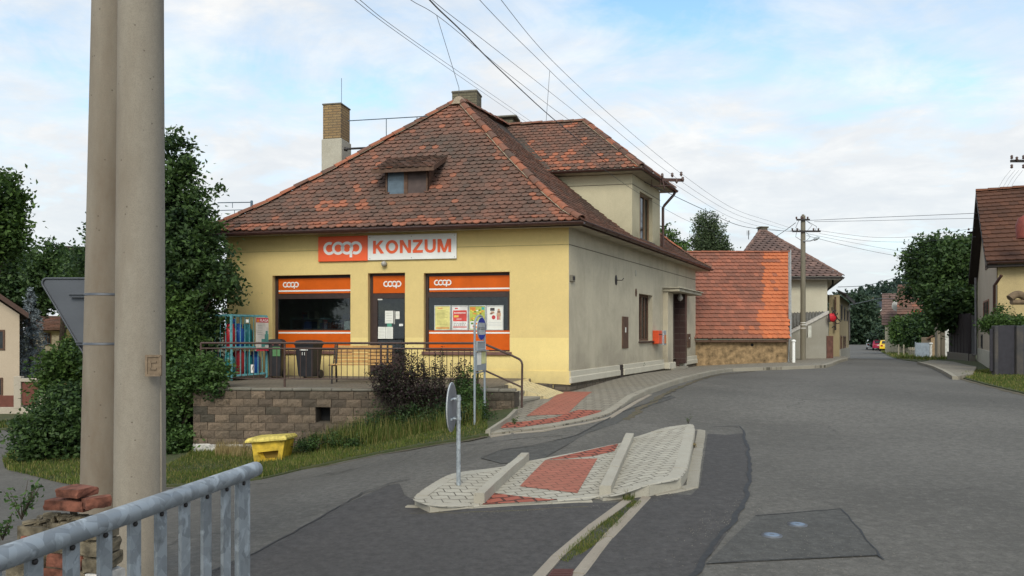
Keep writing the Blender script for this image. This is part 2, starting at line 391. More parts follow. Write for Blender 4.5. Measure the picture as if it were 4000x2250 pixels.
M['brickyel'] = brickmat('yellow_brick', (.40,.27,.13), (.33,.21,.10), (.16,.12,.08), .25, .075, .012, axes='xz', vary=.45, stain=(.12,.1,.08), stainamt=.6)
M['brickyel2'] = brickmat('yellow_brick_side', (.40,.27,.13), (.33,.21,.10), (.16,.12,.08), .25, .075, .012, axes='yz', vary=.45, stain=(.12,.1,.08), stainamt=.6)
M['brickgrey'] = brickmat('grey_brick', (.20,.18,.12), (.15,.13,.09), (.09,.08,.06), .25, .075, .012, axes='xz', vary=.6)
M['chimplaster'] = stucco('chimney_plaster', (.50, .47, .39), (.22, .19, .13), .6, 60)
M['blockwall'] = brickmat('split_block', (.30,.215,.15), (.12,.085,.06), (.075,.06,.048), .29, .155, .006, axes='xz', vary=.6, bump=.9, stain=(.08,.065,.05), stainamt=.45)
M['cap'] = concrete('cap_stone', (.20, .185, .155), (.08, .08, .05), .6)
M['paving'] = brickmat('grey_paving', (.30,.275,.225), (.25,.225,.185), (.07,.065,.05), .20, .165, .010, axes='xy', rot=-.45, wavy=.008, vary=.35, stain=(.2,.17,.12), bump=.5)
M['paving_isl'] = brickmat('light_paving', (.47,.44,.365), (.38,.355,.295), (.06,.053,.042), .185, .12, .007, axes='xy', rot=-.3, wavy=.009, vary=.25, stain=(.33,.3,.24), bump=.6)
M['paving_red'] = brickmat('red_paving', (.42,.15,.105), (.36,.13,.09), (.16,.065,.05), .185, .12, .008, axes='xy', rot=-.3, wavy=.009, vary=.3, stain=(.25,.13,.09), bump=.5)
M['paving_redstrip'] = brickmat('red_paving_strip', (.40,.125,.085), (.33,.10,.07), (.055,.03,.025), .20, .15, .016, axes='xy', rot=-.3, wavy=.009, vary=.3, bump=.6)
M['paving_cream'] = brickmat('cream_paving', (.66,.54,.28), (.60,.48,.25), (.25,.2,.11), .20, .165, .008, axes='xy', rot=-.3, vary=.3, bump=.4, stain=(.5,.45,.32))
M['kerb'] = concrete('kerb_stone', (.33, .305, .25), (.2, .17, .12), .45)
M['kerb_l'] = concrete('kerb_stone_light', (.42, .395, .33), (.25, .2, .15), .35)
M['strip'] = concrete('edging_stone', (.33, .29, .235), (.18, .14, .1), .4)
M['pole'] = concrete('pole_concrete', (.30, .265, .215), (.15, .11, .075), .95, long=True)
M['pole2'] = concrete('pole_concrete_far', (.22, .20, .155), (.13, .11, .07), .5, long=True)
M['galv'] = galv('galvanised_steel', (.32, .35, .375), .5); M['galv_f'] = galv('galvanised_far', (.38, .42, .45), .5, 40)
M['signback'] = plain('sign_back', (.10, .108, .125), .5, metal=.3, var=.12, scale=5)
M['signgrey'] = plain('sign_grey', (.30, .34, .37), .5, metal=.2, var=.12, scale=5)
M['blue'] = plain('blue_paint', (.01, .035, .33), .4, bump=0)
M['teal'] = plain('teal_paint', (.14, .40, .44), .55, var=.35, scale=20)
M['gas_teal'] = plain('teal_cylinder', (.015, .18, .19), .4, var=.25)
M['gas_red'] = plain('red_cylinder', (.42, .02, .03), .4, var=.2)
M['gas_blue'] = plain('blue_cylinder', (.015, .09, .36), .4, var=.2)
M['bin_black'] = plain('bin_plastic', (.022, .022, .027), .55, var=.3)
M['bin_green'] = plain('green_sticker', (.10, .24, .10), .6, bump=0)
M['redlabel'] = plain('red_label', (.58, .02, .06), .5, bump=0)
M['benchwood'] = plain('bench_wood', (.50, .29, .10), .6, var=.3, scale=12)
M['grit_yellow'] = plain('grit_bin_yellow', (.62, .42, .04), .6, var=.5, scale=7)
M['grit_dirty'] = plain('grit_bin_lid', (.62, .50, .12), .65, var=.5, scale=14)
M['brick_red'] = plain('old_brick', (.20, .075, .048), .95, var=.75, scale=14, bump=.9, bs=35)
M['brick_moss'] = plain('mossy_mortar', (.15, .125, .085), .98, var=.7, scale=16, bump=1, bs=30)
M['whitestone'] = plain('whitewashed_stone', (.55, .53, .5), .95, var=.4, scale=10, bump=.9, bs=22)
M['wire'] = plain('wire', (.05, .055, .065), .5, bump=0)
M['wire_blue'] = plain('walkway_paint', (.07, .11, .15), .5)
M['iron'] = plain('dark_iron', (.025, .022, .022), .55)
M['insul'] = plain('insulator', (.10, .06, .05), .25, bump=0)
M['insul_w'] = plain('insulator_white', (.6, .58, .55), .25, bump=0)
M['orangebox'] = plain('orange_box', (.70, .09, .03), .4, bump=0)
M['lampglass'] = plain('lamp_glass', (.42, .40, .36), .25, bump=0)
M['bark'] = plain('bark', (.075, .058, .042), .95, var=.5, scale=18, bump=1, bs=30)
M['doortile'] = brickmat('door_tiles', (.075,.045,.04), (.05,.03,.028), (.11,.09,.08), .15, .22, .01, axes='yz', offset=0, rough=.4, vary=.4)
M['leaf'] = leafmat('leaf_dark', (.012, .032, .014), (.075, .135, .034), trans=.3)
M['leaf_mid'] = leafmat('leaf_mid', (.022, .052, .014), (.10, .175, .035), trans=.3)
M['leaf_ivy'] = leafmat('leaf_ivy', (.018, .048, .013), (.085, .155, .036))
M['leaf_purple'] = leafmat('leaf_purple', (.014, .009, .012), (.055, .030, .034), hue=(.035, .06, .02), hb=.6)
M['leaf_spruce'] = leafmat('leaf_spruce', (.09, .12, .14), (.34, .39, .42), hue=(.1,.12,.12), trans=.05)
M['leaf_birch'] = leafmat('leaf_birch', (.035, .06, .03), (.11, .15, .07))
M['leaf_far'] = leafmat('leaf_far', (.022, .045, .028), (.055, .09, .05))
M['leaf_forest'] = leafmat('leaf_forest', (.022, .045, .035), (.04, .07, .048), trans=.1)
M['grass'] = leafmat('grass_blade', (.028, .058, .008), (.13, .17, .03), hue=(.34, .27, .10), hb=.7)
M['grass_dry'] = leafmat('grass_dry', (.16, .13, .05), (.36, .28, .13), hue=(.4, .3, .15))
def blockmat():
    m, nt, b, out = new_mat('split_face_block'); n = N(nt); v = n.obj(); _, r, gg, bb = n.attr()
    big = n.noise(v, .7, 5, .65); mid = n.noise(v, 7, 6, .75, .5); fine = n.noise(v, 40, 4, .75)
    col = n.mix(n.ramp(n.math('ADD', n.math('MULTIPLY', r, .55), n.math('MULTIPLY', mid, .5)), [(.28, 0.0), (.75, 1.0)]), (.098, .074, .055), (.225, .165, .115))
    col = n.mix(n.ramp(fine, [(.35, .6), (.55, 0.0)]), col, (.05, .04, .032)); col = n.mix(n.ramp(mid, [(.58, 0.0), (.75, .45)]), col, (.30, .245, .18))
    col = n.mix(n.ramp(big, [(.45, 0.0), (.68, .7)]), col, (.07, .06, .045)); col = n.mix(gg, col, (.05, .045, .035))
    n.l(col, b.inputs['Base Color']); b.inputs['Roughness'].default_value = .95; n.l(n.bump(n.math('ADD', fine, n.math('MULTIPLY', mid, 1.5)), .9, .015), b.inputs['Normal']); return m
M['blocks'] = blockmat()
def paint(name, c, r=.5, **k): 
    if name not in M: M[name] = plain(name, c, r, **k)
    return M[name]
# ------------------------------------------------------------------ draped sheets and kerbs
def drape(name, poly, mat, off=0.0, cell=.5, skirt=0.0, parent=None, kind=None, hf=None):
    bm = bmesh.new(); f = bm.faces.new([bm.verts.new((p[0], p[1], 0)) for p in poly])
    xs = [p[0] for p in poly]; ys = [p[1] for p in poly]
    x = math.floor(min(xs) / cell) * cell
    while x < max(xs):
        bmesh.ops.bisect_plane(bm, geom=bm.verts[:] + bm.edges[:] + bm.faces[:], plane_co=(x, 0, 0), plane_no=(1, 0, 0)); x += cell
    y = math.floor(min(ys) / cell) * cell
    while y < max(ys):
        bmesh.ops.bisect_plane(bm, geom=bm.verts[:] + bm.edges[:] + bm.faces[:], plane_co=(0, y, 0), plane_no=(0, 1, 0)); y += cell
    bmesh.ops.triangulate(bm, faces=bm.faces[:])
    if skirt:
        be = [e for e in bm.edges if e.is_boundary]
        ret = bmesh.ops.extrude_edge_only(bm, edges=be); low = {v for v in ret['geom'] if isinstance(v, bmesh.types.BMVert)}
    else: low = set()
    X = np.array([v.co.x for v in bm.verts]); Y = np.array([v.co.y for v in bm.verts]); Z = gv(X, Y)
    for v, z in zip(bm.verts, Z):
        h = off + (hf(v.co.x, v.co.y) if hf else 0)
        v.co.z = z + h - (skirt if v in low else 0)
    for f in bm.faces:
        if f.normal.z < 0 and not any(v in low for v in f.verts): f.normal_flip()
    bm.normal_update()
    for f in bm.faces:
        if f.normal.z < -.01: f.normal_flip()
    me = bpy.data.meshes.new(name); bm.to_mesh(me); bm.free(); me.materials.append(mat)
    o = bpy.data.objects.new(name, me); COL.objects.link(o)
    if parent is not None: o.parent = parent; o.matrix_parent_inverse = (Matrix.Translation(parent.location)).inverted()
    if kind: o['kind'] = kind
    return o
def resample(pts, step):
    pts = [Vector((p[0], p[1])) for p in pts]; out = [pts[0]]; acc = 0
    for a, b in zip(pts, pts[1:]):
        L = (b - a).length; d = step - acc
        while d <= L: out.append(a.lerp(b, d / L)); d += step
        acc = (acc + L) % step if L else acc
    if (out[-1] - pts[-1]).length > step * .3: out.append(pts[-1])
    else: out[-1] = pts[-1]
    return out
def kerbline(mb, pts, width, hf, stone=1.0, side=1, drop=.2, mat=0, gap=.0025, cham=.015):
    """a row of kerb stones; hf(x, y) height above terrain; side=+1 puts the stones left of the line"""
    q = resample(pts, stone)
    nr = []
    for i in range(len(q)):
        d = (q[min(i+1, len(q)-1)] - q[max(i-1, 0)]).normalized(); nr.append(Vector((-d.y, d.x)) * side)
    for i in range(len(q) - 1):
        a, b = q[i], q[i+1]; d = (b - a).normalized(); ga = a + d * gap; gb = b - d * gap
        A0, A1 = ga - nr[i] * .005, ga + nr[i] * width; B0, B1 = gb - nr[i+1] * .005, gb + nr[i+1] * width
        jz = R.uniform(-.004, .004)
        def z(p): return g(p.x, p.y) + (hf(p.x, p.y) if callable(hf) else hf) + jz
        def V(p, dz): return Vector((p.x, p.y, z(p) + dz))
        def sect(p0, p1):
            m = (p1 - p0).normalized() * cham
            return [V(p0, -drop), V(p0, -cham), V(p0 + m, 0), V(p1, 0), V(p1, -drop)]
        s0, s1 = sect(A0, A1), sect(B0, B1); n = 5
        mb.add(s0 + s1, [(k, (k+1) % n, n+(k+1) % n, n+k) for k in range(n)] + [tuple(range(n))[::-1], tuple(range(n, 2*n))], mat, (R.random(),) * 3)

# ------------------------------------------------------------------ roof tiles
def prof_pts(): return [(0, 0), (.10, .068), (.25, .203), (.5, .458), (1, 1)]
def prof_lin(): return [(0, 0), (1, 1)]
def tile_face(mb, O, e, n, H, rise, prof, L, Rr, tw=.18, ex=.155, arc=.042, lift=.032, clip=None, tf=None, mat=0, deck=1, thick=.026, jit=1.0):
    O = Vector(O); e = Vector(e); n = Vector(n); pr = prof
    def zf(h):
        s = h / H
        for (a, za), (b, zb) in zip(pr, pr[1:]):
            if s <= b + 1e-9: return rise * (za + (zb - za) * (s - a) / (b - a))
        return rise
    S = 200; hs = [H * i / S for i in range(S + 1)]; ds = [0]
    for a, b in zip(hs, hs[1:]): ds.append(ds[-1] + math.hypot(b - a, zf(b) - zf(a)))
    def h_of(d):
        if d <= 0: return d * .8
        if d >= ds[-1]: return H
        i = next(i for i, x in enumerate(ds) if x >= d); a = ds[i-1] if i else 0
        return hs[i-1] + (hs[i] - hs[i-1]) * (d - a) / max(ds[i] - a, 1e-9)
    def nm(h):
        k = (zf(min(h + .05, H)) - zf(max(h - .05, 0))) / (min(h + .05, H) - max(h - .05, 0)); v = (UP - n * k); v.normalize(); return v
    def pt(x, h, lf, nn): return O + e * x + n * h + UP * (zf(max(h, 0)) if h > 0 else h * rise / H) + nn * lf
    steps = [0.0] + [H * s for s, _ in pr[1:]]
    for a, b in zip(steps, steps[1:]):
        na, nb = nm((a + b) / 2), nm((a + b) / 2)
        mb.quad(pt(L(a), a, -.03, na), pt(Rr(a), a, -.03, na), pt(Rr(b), b, -.03, nb), pt(L(b), b, -.03, nb), deck)
    nrow = int(ds[-1] / ex) + 1
    for k in range(nrow):
        d0 = k * ex; h0 = h_of(d0) - .02; h1 = h_of(d0 + ex * 1.06); hm = h_of(d0 + ex * .5); nn = nm(hm)
        l, r = L(max(hm, 0)), Rr(max(hm, 0)); x = math.floor(l / tw) * tw - tw + (tw / 2 if k % 2 else 0)
        rowj = R.uniform(-.004, .004)
        while x < r:
            x0, x1 = max(x, l - .02), min(x + tw, r + .02); x += tw
            if x1 - x0 < tw * .2: continue
            xm = (x0 + x1) / 2
            if clip and not clip(O + e * xm + n * hm + UP * zf(hm)): continue
            j = R.uniform(-.006, .006) * jit; lf = lift + R.uniform(-.006, .008) * jit; g_ = .0025
            cur = [(0, arc), (.22, arc * .25), (.5, 0), (.78, arc * .25), (1, arc)]
            dh = (h1 - h0) / (ex * 1.06) 
            bot = [pt(x0 + g_ + (x1 - x0 - 2 * g_) * a, h0 + (b + j + rowj) * dh, lf, nn) for a, b in cur]
            low = [p - nn * thick for p in bot]
            top = [pt(x1 - g_, h1, .004, nn), pt(x0 + g_, h1, .004, nn)]
            t = tf(xm, hm, R) if tf else (R.random(), 0, 0)
            mb.add(bot + top + low, [(0,1,2,3,4,5,6), (7,8,1,0), (8,9,2,1), (9,10,3,2), (10,11,4,3), (4,11,5), (0,6,7)], mat, t)
def ridge_caps(mb, pts, r=.10, ln=.36, mat=0, mort=None, fresh=.35, seed=3, skip=None):
    rr = random.Random(seed); pts = [Vector(p) for p in pts]
    for a, b in zip(pts, pts[1:]):
        L = (b - a).length; n = max(1, round(L / ln)); d = (b - a) / n; dn = d.normalized()
        s = dn.cross(UP); s.normalize(); u = s.cross(dn)
        for i in range(n):
            p = a + d * i; q = p + d * 1.12; j = rr.uniform(-.008, .008)
            r0, r1 = r * 1.14, r * .92; K = 7
            A = [p + (s * math.cos(math.pi * k / (K-1)) * r0 + u * (math.sin(math.pi * k / (K-1)) * r0 * .85 - .02 + j)) for k in range(K)]
            B = [q + (s * math.cos(math.pi * k / (K-1)) * r1 + u * (math.sin(math.pi * k / (K-1)) * r1 * .85 - .02 + j)) for k in range(K)]
            A2 = [x - (x - p) * .16 for x in A]
            fr = rr.random(); t = (rr.random(), .9 if fr < fresh else rr.random() * .35, rr.random() * .4)
            mb.add(A + B, [(k, k+1, K+k+1, K+k) for k in range(K-1)], mat, t, True); mb.add(A + A2, [(k, k+1, K+k+1, K+k) for k in range(K-1)], mat, t)
            if mort is not None and rr.random() < .6:
                mb.add([p + s*r*1.2 - u*.035, p - s*r*1.2 - u*.035, q - s*r*1.2 - u*.035, q + s*r*1.2 - u*.035, (p+q)/2 + u*.03], [(0,1,4),(1,2,4),(2,3,4),(3,0,4)], mort)
def brkroof(s): return [(0, 0), (1, 1)]

# ------------------------------------------------------------------ walls with openings
def wall(mb, fr, u0, u1, w0, w1, holes=(), v=0.0, deep=.28, mat=0, rmat=None, splits=()):
    """splits: [(w, mat_below)] ; holes (ua,ub,wa,wb)"""
    us = sorted({u0, u1, *[h[0] for h in holes], *[h[1] for h in holes]}); ws = sorted({w0, w1, *[h[2] for h in holes], *[h[3] for h in holes], *[s[0] for s in splits]})
    us = [u for u in us if u0 <= u <= u1]; ws = [w for w in ws if w0 <= w <= w1]
    for a, b in zip(us, us[1:]):
        for c, d in zip(ws, ws[1:]):
            um, wm = (a+b)/2, (c+d)/2
            if any(h[0] < um < h[1] and h[2] < wm < h[3] for h in holes): continue
            mt = mat
            for s in splits:
                if wm < s[0]: mt = s[1]
            mb.quad(fr.p(a, v, c), fr.p(b, v, c), fr.p(b, v, d), fr.p(a, v, d), mt)
    rm = mat if rmat is None else rmat
    for a, b, c, d in holes:
        for (p, q) in (((a, c), (a, d)), ((a, d), (b, d)), ((b, d), (b, c)), ((b, c), (a, c))):
            mb.quad(fr.p(p[0], v, p[1]), fr.p(q[0], v, q[1]), fr.p(q[0], v - deep, q[1]), fr.p(p[0], v - deep, p[1]), rm)
def ring_frame(mb, fr, a, b, c, d, v0, v1, t, mat=0, tb=None):
    tb = t if tb is None else tb
    mb.box(fr, a, a+t, v0, v1, c, d, mat); mb.box(fr, b-t, b, v0, v1, c, d, mat)
    mb.box(fr, a+t, b-t, v0, v1, d-t, d, mat); mb.box(fr, a+t, b-t, v0, v1, c, c+tb, mat)
def simple_window(parent, fr, a, b, c, d, v, mullions=1, t=.06, sill=True, mat=None, slats=False):
    mat = mat or M['brown_wood']
    mb = MB(); ring_frame(mb, fr, a, b, c, d, v-.06, v, t)
    for i in range(mullions):
        u = a + (b - a) * (i + 1) / (mullions + 1); mb.box(fr, u - t*.5, u + t*.5, v-.055, v-.005, c + t, d - t)
    o = mb.build('window', mat, parent)
    mb = MB(); mb.box(fr, a+t, b-t, v-.045, v-.035, c+t, d-t); mb.build('pane', M['winglass'], o)
    mb = MB(); mb.box(fr, a+.01, b-.01, v-.5, v-.1, c+.01, d-.01); mb.build('curtain', paint('curtain', (.05, .045, .045), .9), o)
    if sill: mb = MB(); mb.box(fr, a-.05, b+.05, v-.02, .07, c-.05, c-.003); mb.build('sill', M['brown_frame'], o)
    return o

# ------------------------------------------------------------------ foliage
def np_mesh(name, V, Fc, tint, mat, parent=None, loc=None):
    me = bpy.data.meshes.new(name); k = Fc.shape[1]
    L = np.array(loc if (loc is not None and parent is None) else (0, 0, 0), float)
    me.vertices.add(len(V)); me.vertices.foreach_set('co', (V - L).astype(np.float32).ravel())
    me.loops.add(Fc.size); me.loops.foreach_set('vertex_index', Fc.astype(np.int32).ravel())
    me.polygons.add(len(Fc)); me.polygons.foreach_set('loop_start', np.arange(0, Fc.size, k, dtype=np.int32))
    me.update(calc_edges=True)
    at = me.color_attributes.new('tint', 'FLOAT_COLOR', 'CORNER'); t = np.repeat(tint, k, axis=0).astype(np.float32)
    at.data.foreach_set('color', np.concatenate([t, np.ones((len(t), 1), np.float32)], 1).ravel())
    me.materials.append(mat); o = bpy.data.objects.new(name, me); COL.objects.link(o)
    if parent is not None: o.parent = parent; o.matrix_parent_inverse = Matrix.Translation(parent.location).inverted()
    else: o.location = L
    return o
def leaves(centers, size, rng, tcl, flat=.35, asp=.55, fold=True):
    """centers (n,3); two-triangle folded leaf each; returns V, F, tint"""
    n = len(centers); a = rng.normal(size=(n, 3)); a[:, 2] *= .7; a /= np.linalg.norm(a, axis=1)[:, None]
    r = rng.normal(size=(n, 3)); r[:, 2] += flat * 2; b = np.cross(a, r); b /= np.maximum(np.linalg.norm(b, axis=1), 1e-6)[:, None]
    nn = np.cross(a, b); s = (size * rng.uniform(.6, 1.3, n))[:, None]
    tip = centers + a * s; base = centers - a * s; l = centers + b * s * asp + nn * s * .22; q = centers - b * s * asp + nn * s * .22
    V = np.stack([base, l, tip, q], 1).reshape(-1, 3); i = np.arange(n)[:, None] * 4
    Fc = np.concatenate([i + np.array([[0, 1, 2]]), i + np.array([[0, 2, 3]])], 0)
    t = np.stack([tcl, rng.random(n), rng.random(n)], 1)
    return V, Fc, np.concatenate([t, t], 0)
def crown_pts(blobs, ncl, per, sig, rng, shell=.72, squash=.75):
    vol = np.array([b[3] ** 2 for b in blobs]); pick = rng.choice(len(blobs), ncl, p=vol / vol.sum()); B = np.array([[b[0], b[1], b[2], b[3], (b[4] if len(b) > 4 else b[3])] for b in blobs])[pick]
    d = rng.normal(size=(ncl, 3)); d /= np.linalg.norm(d, axis=1)[:, None]
    rad = shell + (1 - shell) * rng.random(ncl) ** .6; low = rng.random(ncl) < .22; rad[low] = rng.uniform(.3, .75, low.sum())
    c = B[:, :3] + d * rad[:, None] * np.stack([B[:, 3], B[:, 3], B[:, 4]], 1)
    k = rng.poisson(per, ncl) + 3; idx = np.repeat(np.arange(ncl), k); m = len(idx)
    sg = sig * rng.uniform(.6, 1.35, ncl)
    o = rng.normal(size=(m, 3)) * sg[idx][:, None]; o[:, 2] *= squash
    return c[idx] + o, rng.random(ncl)[idx], c
def tree(name, label, cat, base, blobs, ncl, per, sig, leaf, mat, seed, trunk_r=.16, group=None, top=None, limbs=10, bark=None, droop=0, shell=.72):
    rng = np.random.default_rng(seed); rr = random.Random(seed)
    root = thing(name, label, cat, base, group)
    pts, tc, cl = crown_pts(blobs, ncl, per, sig, rng, shell)
    if droop: pts[:, 2] -= np.abs(rng.normal(size=len(pts))) * droop
    V, Fc, t = leaves(pts, leaf, rng, tc); np_mesh('crown', V, Fc, t, mat, root)
    base = Vector(base); c0 = Vector(top) if top else Vector((sum(b[0] for b in blobs)/len(blobs), sum(b[1] for b in blobs)/len(blobs), sum(b[2] for b in blobs)/len(blobs)))
    mb = MB(); path = [base + (c0 - base) * s + Vector((rr.uniform(-1, 1), rr.uniform(-1, 1), 0)) * trunk_r * .6 * (0 < s < 1) for s in (0, .2, .45, .7, 1)]
    path[0].z -= .15
    mb.tube(path, [trunk_r * 1.35, trunk_r, trunk_r * .85, trunk_r * .62, trunk_r * .35], 9)
    for i in range(limbs):
        s = rr.uniform(.3, .98); a = base + (c0 - base) * s; b = Vector(cl[rr.randrange(len(cl))]); m = a.lerp(b, .5) + Vector((0, 0, .12 * (b - a).length))
        mb.tube([a, m, b], [trunk_r * .38, trunk_r * .24, trunk_r * .07], 6, cap=False)
    mb.build('trunk', bark or M['bark'], root)
    return root
def inpoly(x, y, poly):
    ins = np.zeros(len(x), bool); n = len(poly)
    for i in range(n):
        x0, y0 = poly[i][0], poly[i][1]; x1, y1 = poly[(i+1) % n][0], poly[(i+1) % n][1]
        c = ((y0 > y) != (y1 > y)) & (x < (x1 - x0) * (y - y0) / ((y1 - y0) if abs(y1 - y0) > 1e-12 else 1e-12) + x0); ins ^= c
    return ins
def grass(name, label, poly, n, hmin, hmax, mat, seed, zoff=0.0, w=.009, clump=0, lean=.35, dens=None, cat='grass'):
    rng = np.random.default_rng(seed); xs = [p[0] for p in poly]; ys = [p[1] for p in poly]
    x = rng.uniform(min(xs), max(xs), n * 6); y = rng.uniform(min(ys), max(ys), n * 6)
    if clump:
        k = rng.choice(len(x), max(3, n // clump)); j = rng.choice(k, len(x)); x = x[j] + rng.normal(size=len(x)) * .07; y = y[j] + rng.normal(size=len(x)) * .07
    m = inpoly(x, y, poly)
    if dens is not None: m &= rng.random(len(x)) < dens(x, y)
    x = x[m][:n]; y = y[m][:n]; n = len(x); z = gv(x, y) + zoff - .01
    pat = .5 + .5 * np.sin(x * 1.7 + 2.1 * np.sin(y * 1.3)) * np.sin(y * 2.3 + np.sin(x * 1.1))
    h = rng.uniform(hmin, hmax, n) * (.6 + .8 * rng.random(n) ** 2) * (.7 + .6 * pat); a = rng.uniform(0, 2*np.pi, n); ww = w * (.7 + h * 1.5) 
    dx, dy = np.cos(a), np.sin(a); la = rng.uniform(0, 2*np.pi, n); ln = rng.random(n) * lean * h; lx, ly = np.cos(la) * ln, np.sin(la) * ln
    b0 = np.stack([x - dx*ww, y - dy*ww, z], 1); b1 = np.stack([x + dx*ww, y + dy*ww, z], 1)
    m0 = np.stack([x + lx*.35 - dx*ww*.8, y + ly*.35 - dy*ww*.8, z + h*.55], 1); m1 = np.stack([x + lx*.35 + dx*ww*.8, y + ly*.35 + dy*ww*.8, z + h*.55], 1)
    tp = np.stack([x + lx, y + ly, z + h], 1)
    V = np.stack([b0, b1, m1, m0, tp], 1).reshape(-1, 3); i = np.arange(n)[:, None] * 5
    Fc = np.concatenate([i + [[0, 1, 2]], i + [[0, 2, 3]], i + [[3, 2, 4]]], 0); t = np.stack([pat * .6 + .4 * rng.random(n), rng.random(n), rng.random(n)], 1)
    o = np_mesh(name, V, Fc, np.concatenate([t, t, t], 0), mat, None, (x.mean(), y.mean(), z.min()))
    return tag(o, label, cat, kind='stuff')
# ------------------------------------------------------------------ ground
def axis(vals):
    out = [vals[0][0]]
    for a, b, st in [(vals[i][0], vals[i+1][0], vals[i][1]) for i in range(len(vals)-1)]:
        n = max(1, round((b - a) / st)); out += [a + (b - a) * (i+1) / n for i in range(n)]
    return np.array(out)
gx = axis([(-900, 150), (-300, 40), (-60, 4), (-16, .6), (24, 3), (100, 40), (300, 150), (900, 0)])
gy = axis([(-100, 25), (-10, 1.5), (2, .6), (42, 3), (150, 40), (350, 150), (1200, 0)])
XX, YY = np.meshgrid(gx, gy); ZZ = gv(XX, YY) - .06
far = np.clip((np.hypot(XX, YY) - 120) / 150, 0, 1); ZZ = ZZ * (1 - far) + (-1.0) * far - .0
nx = len(gx); ny = len(gy)
me = bpy.data.meshes.new('ground')
me.from_pydata(np.stack([XX.ravel(), YY.ravel(), ZZ.ravel()], 1).tolist(), [], [(j*nx+i, j*nx+i+1, (j+1)*nx+i+1, (j+1)*nx+i) for j in range(ny-1) for i in range(nx-1)])
me.materials.append(M['soil']); ground = bpy.data.objects.new('ground', me); COL.objects.link(ground); ground['kind'] = 'structure'
for p in me.polygons: p.use_smooth = True

drape('road', [(-60, -8), (45, -8), (45, 30), (24, 36.5), (19.6, 37), (16.2, 37), (-14, 37), (-60, 37)], M['asphalt'], 0, 1.0, kind='structure')
lane = [(19.7, 36.9), (27, 51), (37, 72), (48.6, 97), (57, 117), (69, 143), (65, 143.5), (53, 119), (44.6, 98), (33, 73), (23, 52), (16.2, 36.9)]
drape('far_road', lane, M['asphalt'], .002, 3.0, kind='structure')

# verge round the shop (raised soil), seen edge first
vA = [G(*p) for p in [(1908, 1702), (1800, 1722), (1650, 1744), (1475, 1776), (1330, 1806), (1180, 1838), (1025, 1876), (850, 1892), (645, 1905), (470, 1915), (311, 1900), (200, 1878), (120, 1856), (60, 1832), (18, 1806), (6, 1780)]]
vB = [Vector(p) for p in [(-9.9, 15.2), (-10.2, 17.5), (-9.3, 21), (-9.5, 28), (-7, 36), (8, 36), (6.5, 28.5), (1.0, 17.6), (-.3, 14.6), (.12, 14.1)]]
tipB = [G(2010, 1612, .05), G(1960, 1650, .05)]
vergeA = [tuple(v) for v in vA + vB + tipB]
drape('verge', vergeA, M['soil'], .035, .6, .12, kind='structure')
rg = [G(*p) for p in [(4300, 1600), (4000, 1539), (3852, 1504), (3743, 1474), (3690, 1446), (3600, 1416), (3526, 1407), (3474, 1393), (3441, 1374)]]
vergeR = [tuple(v) for v in rg] + [(50, 97), (75, 97), (70, 60), (50, 20), (30, 12)]
drape('verge', vergeR, M['soil'], .03, 1.2, .1, kind='structure')
vergeL = [(-13.2, 23.6), (-10.5, 29), (-9, 36.5), (-12, 80), (-60, 80), (-60, 22), (-16.6, 23.0)]
drape('verge', vergeL, M['soil'], .03, 2.0, .1, kind='structure')

# asphalt patches and seams
def patch(pts, mat, off): return drape('asphalt_patch', [tuple(G(*p)) for p in pts], mat, off, .5, kind='structure')
patch([(990,1876),(1500,1885),(1560,1890),(1580,1935),(1650,1975),(2400,1965),(2560,1930),(2700,1935),(2735,1900),(2765,1690),(2880,1668),(2905,1690),(2925,1780),(2935,1830),(2920,1930),(2880,2030),(2800,2140),(2700,2260),(2600,2420),(600,2420),(640,2330),(1000,2160),(1300,1990),(1520,1895)][2:], M['asphalt_new'], .005)
patch([(1880,1790),(1960,1760),(2080,1745),(2250,1700),(2420,1610),(2620,1545),(2640,1552),(2500,1600),(2400,1660),(2300,1690),(2150,1775),(2110,1800),(1960,1812)], M['asphalt_mid'], .004)
patch([(2949,2017),(3290,1989),(3437,2173),(2757,2206)], M['asphalt_mid'], .007)
def seam(pts, w, off, mat=None, jit=.012):
    q = resample([G(*p) for p in pts], .16); mb = MB(); prev = None
    for i, p in enumerate(q):
        d = (q[min(i+1, len(q)-1)] - q[max(i-1, 0)]).normalized(); nn = Vector((-d.y, d.x)); c = p + nn * R.uniform(-jit, jit); ww = w * R.uniform(.6, 1.25)
        cur = [Vector((s.x, s.y, g(s.x, s.y) + off)) for s in (c - nn * ww, c + nn * ww)]
        if prev: mb.quad(prev[0], prev[1], cur[1], cur[0])
        prev = cur
    o = mb.build('tar_seam', mat or M['tar']); o['kind'] = 'structure'; return o
seam([(2905,1688),(2918,1740),(2930,1810),(2925,1880),(2915,1940),(2870,2030),(2800,2120),(2720,2235),(2640,2350)], .024, .010, None, .02)
seam([(2760,1672),(2830,1666),(2890,1666),(2905,1688)], .012, .0095)
seam([(2949,2017),(3120,2003),(3290,1989),(3437,2173),(3455,2190)], .008, .0105)
seam([(2757,2206),(3000,2190),(3437,2173)], .004, .0104)
seam([(600,2350),(800,2250),(1000,2160),(1300,1995),(1420,1925),(1540,1885),(1600,1872)], .010, .0094)
seam([(1880,1790),(1960,1758),(2080,1743),(2250,1703),(2420,1612),(2620,1548)], .012, .0092)
seam([(1760,1745),(1900,1733),(2050,1712),(2200,1702)], .008, .0091)
seam([(1905,1706),(1800,1727),(1650,1749),(1475,1780),(1330,1810),(1180,1842),(1025,1880),(850,1896),(645,1909)], .05, .006, M['dirt'], .035)
seam([(4200,1586),(4000,1543),(3852,1508),(3743,1478)], .10, .006, M['dirt'], .06)
seam([(1600,2008),(1760,2006),(2000,1996),(2300,1982)], .012, .0065, M['dirt'], .02)
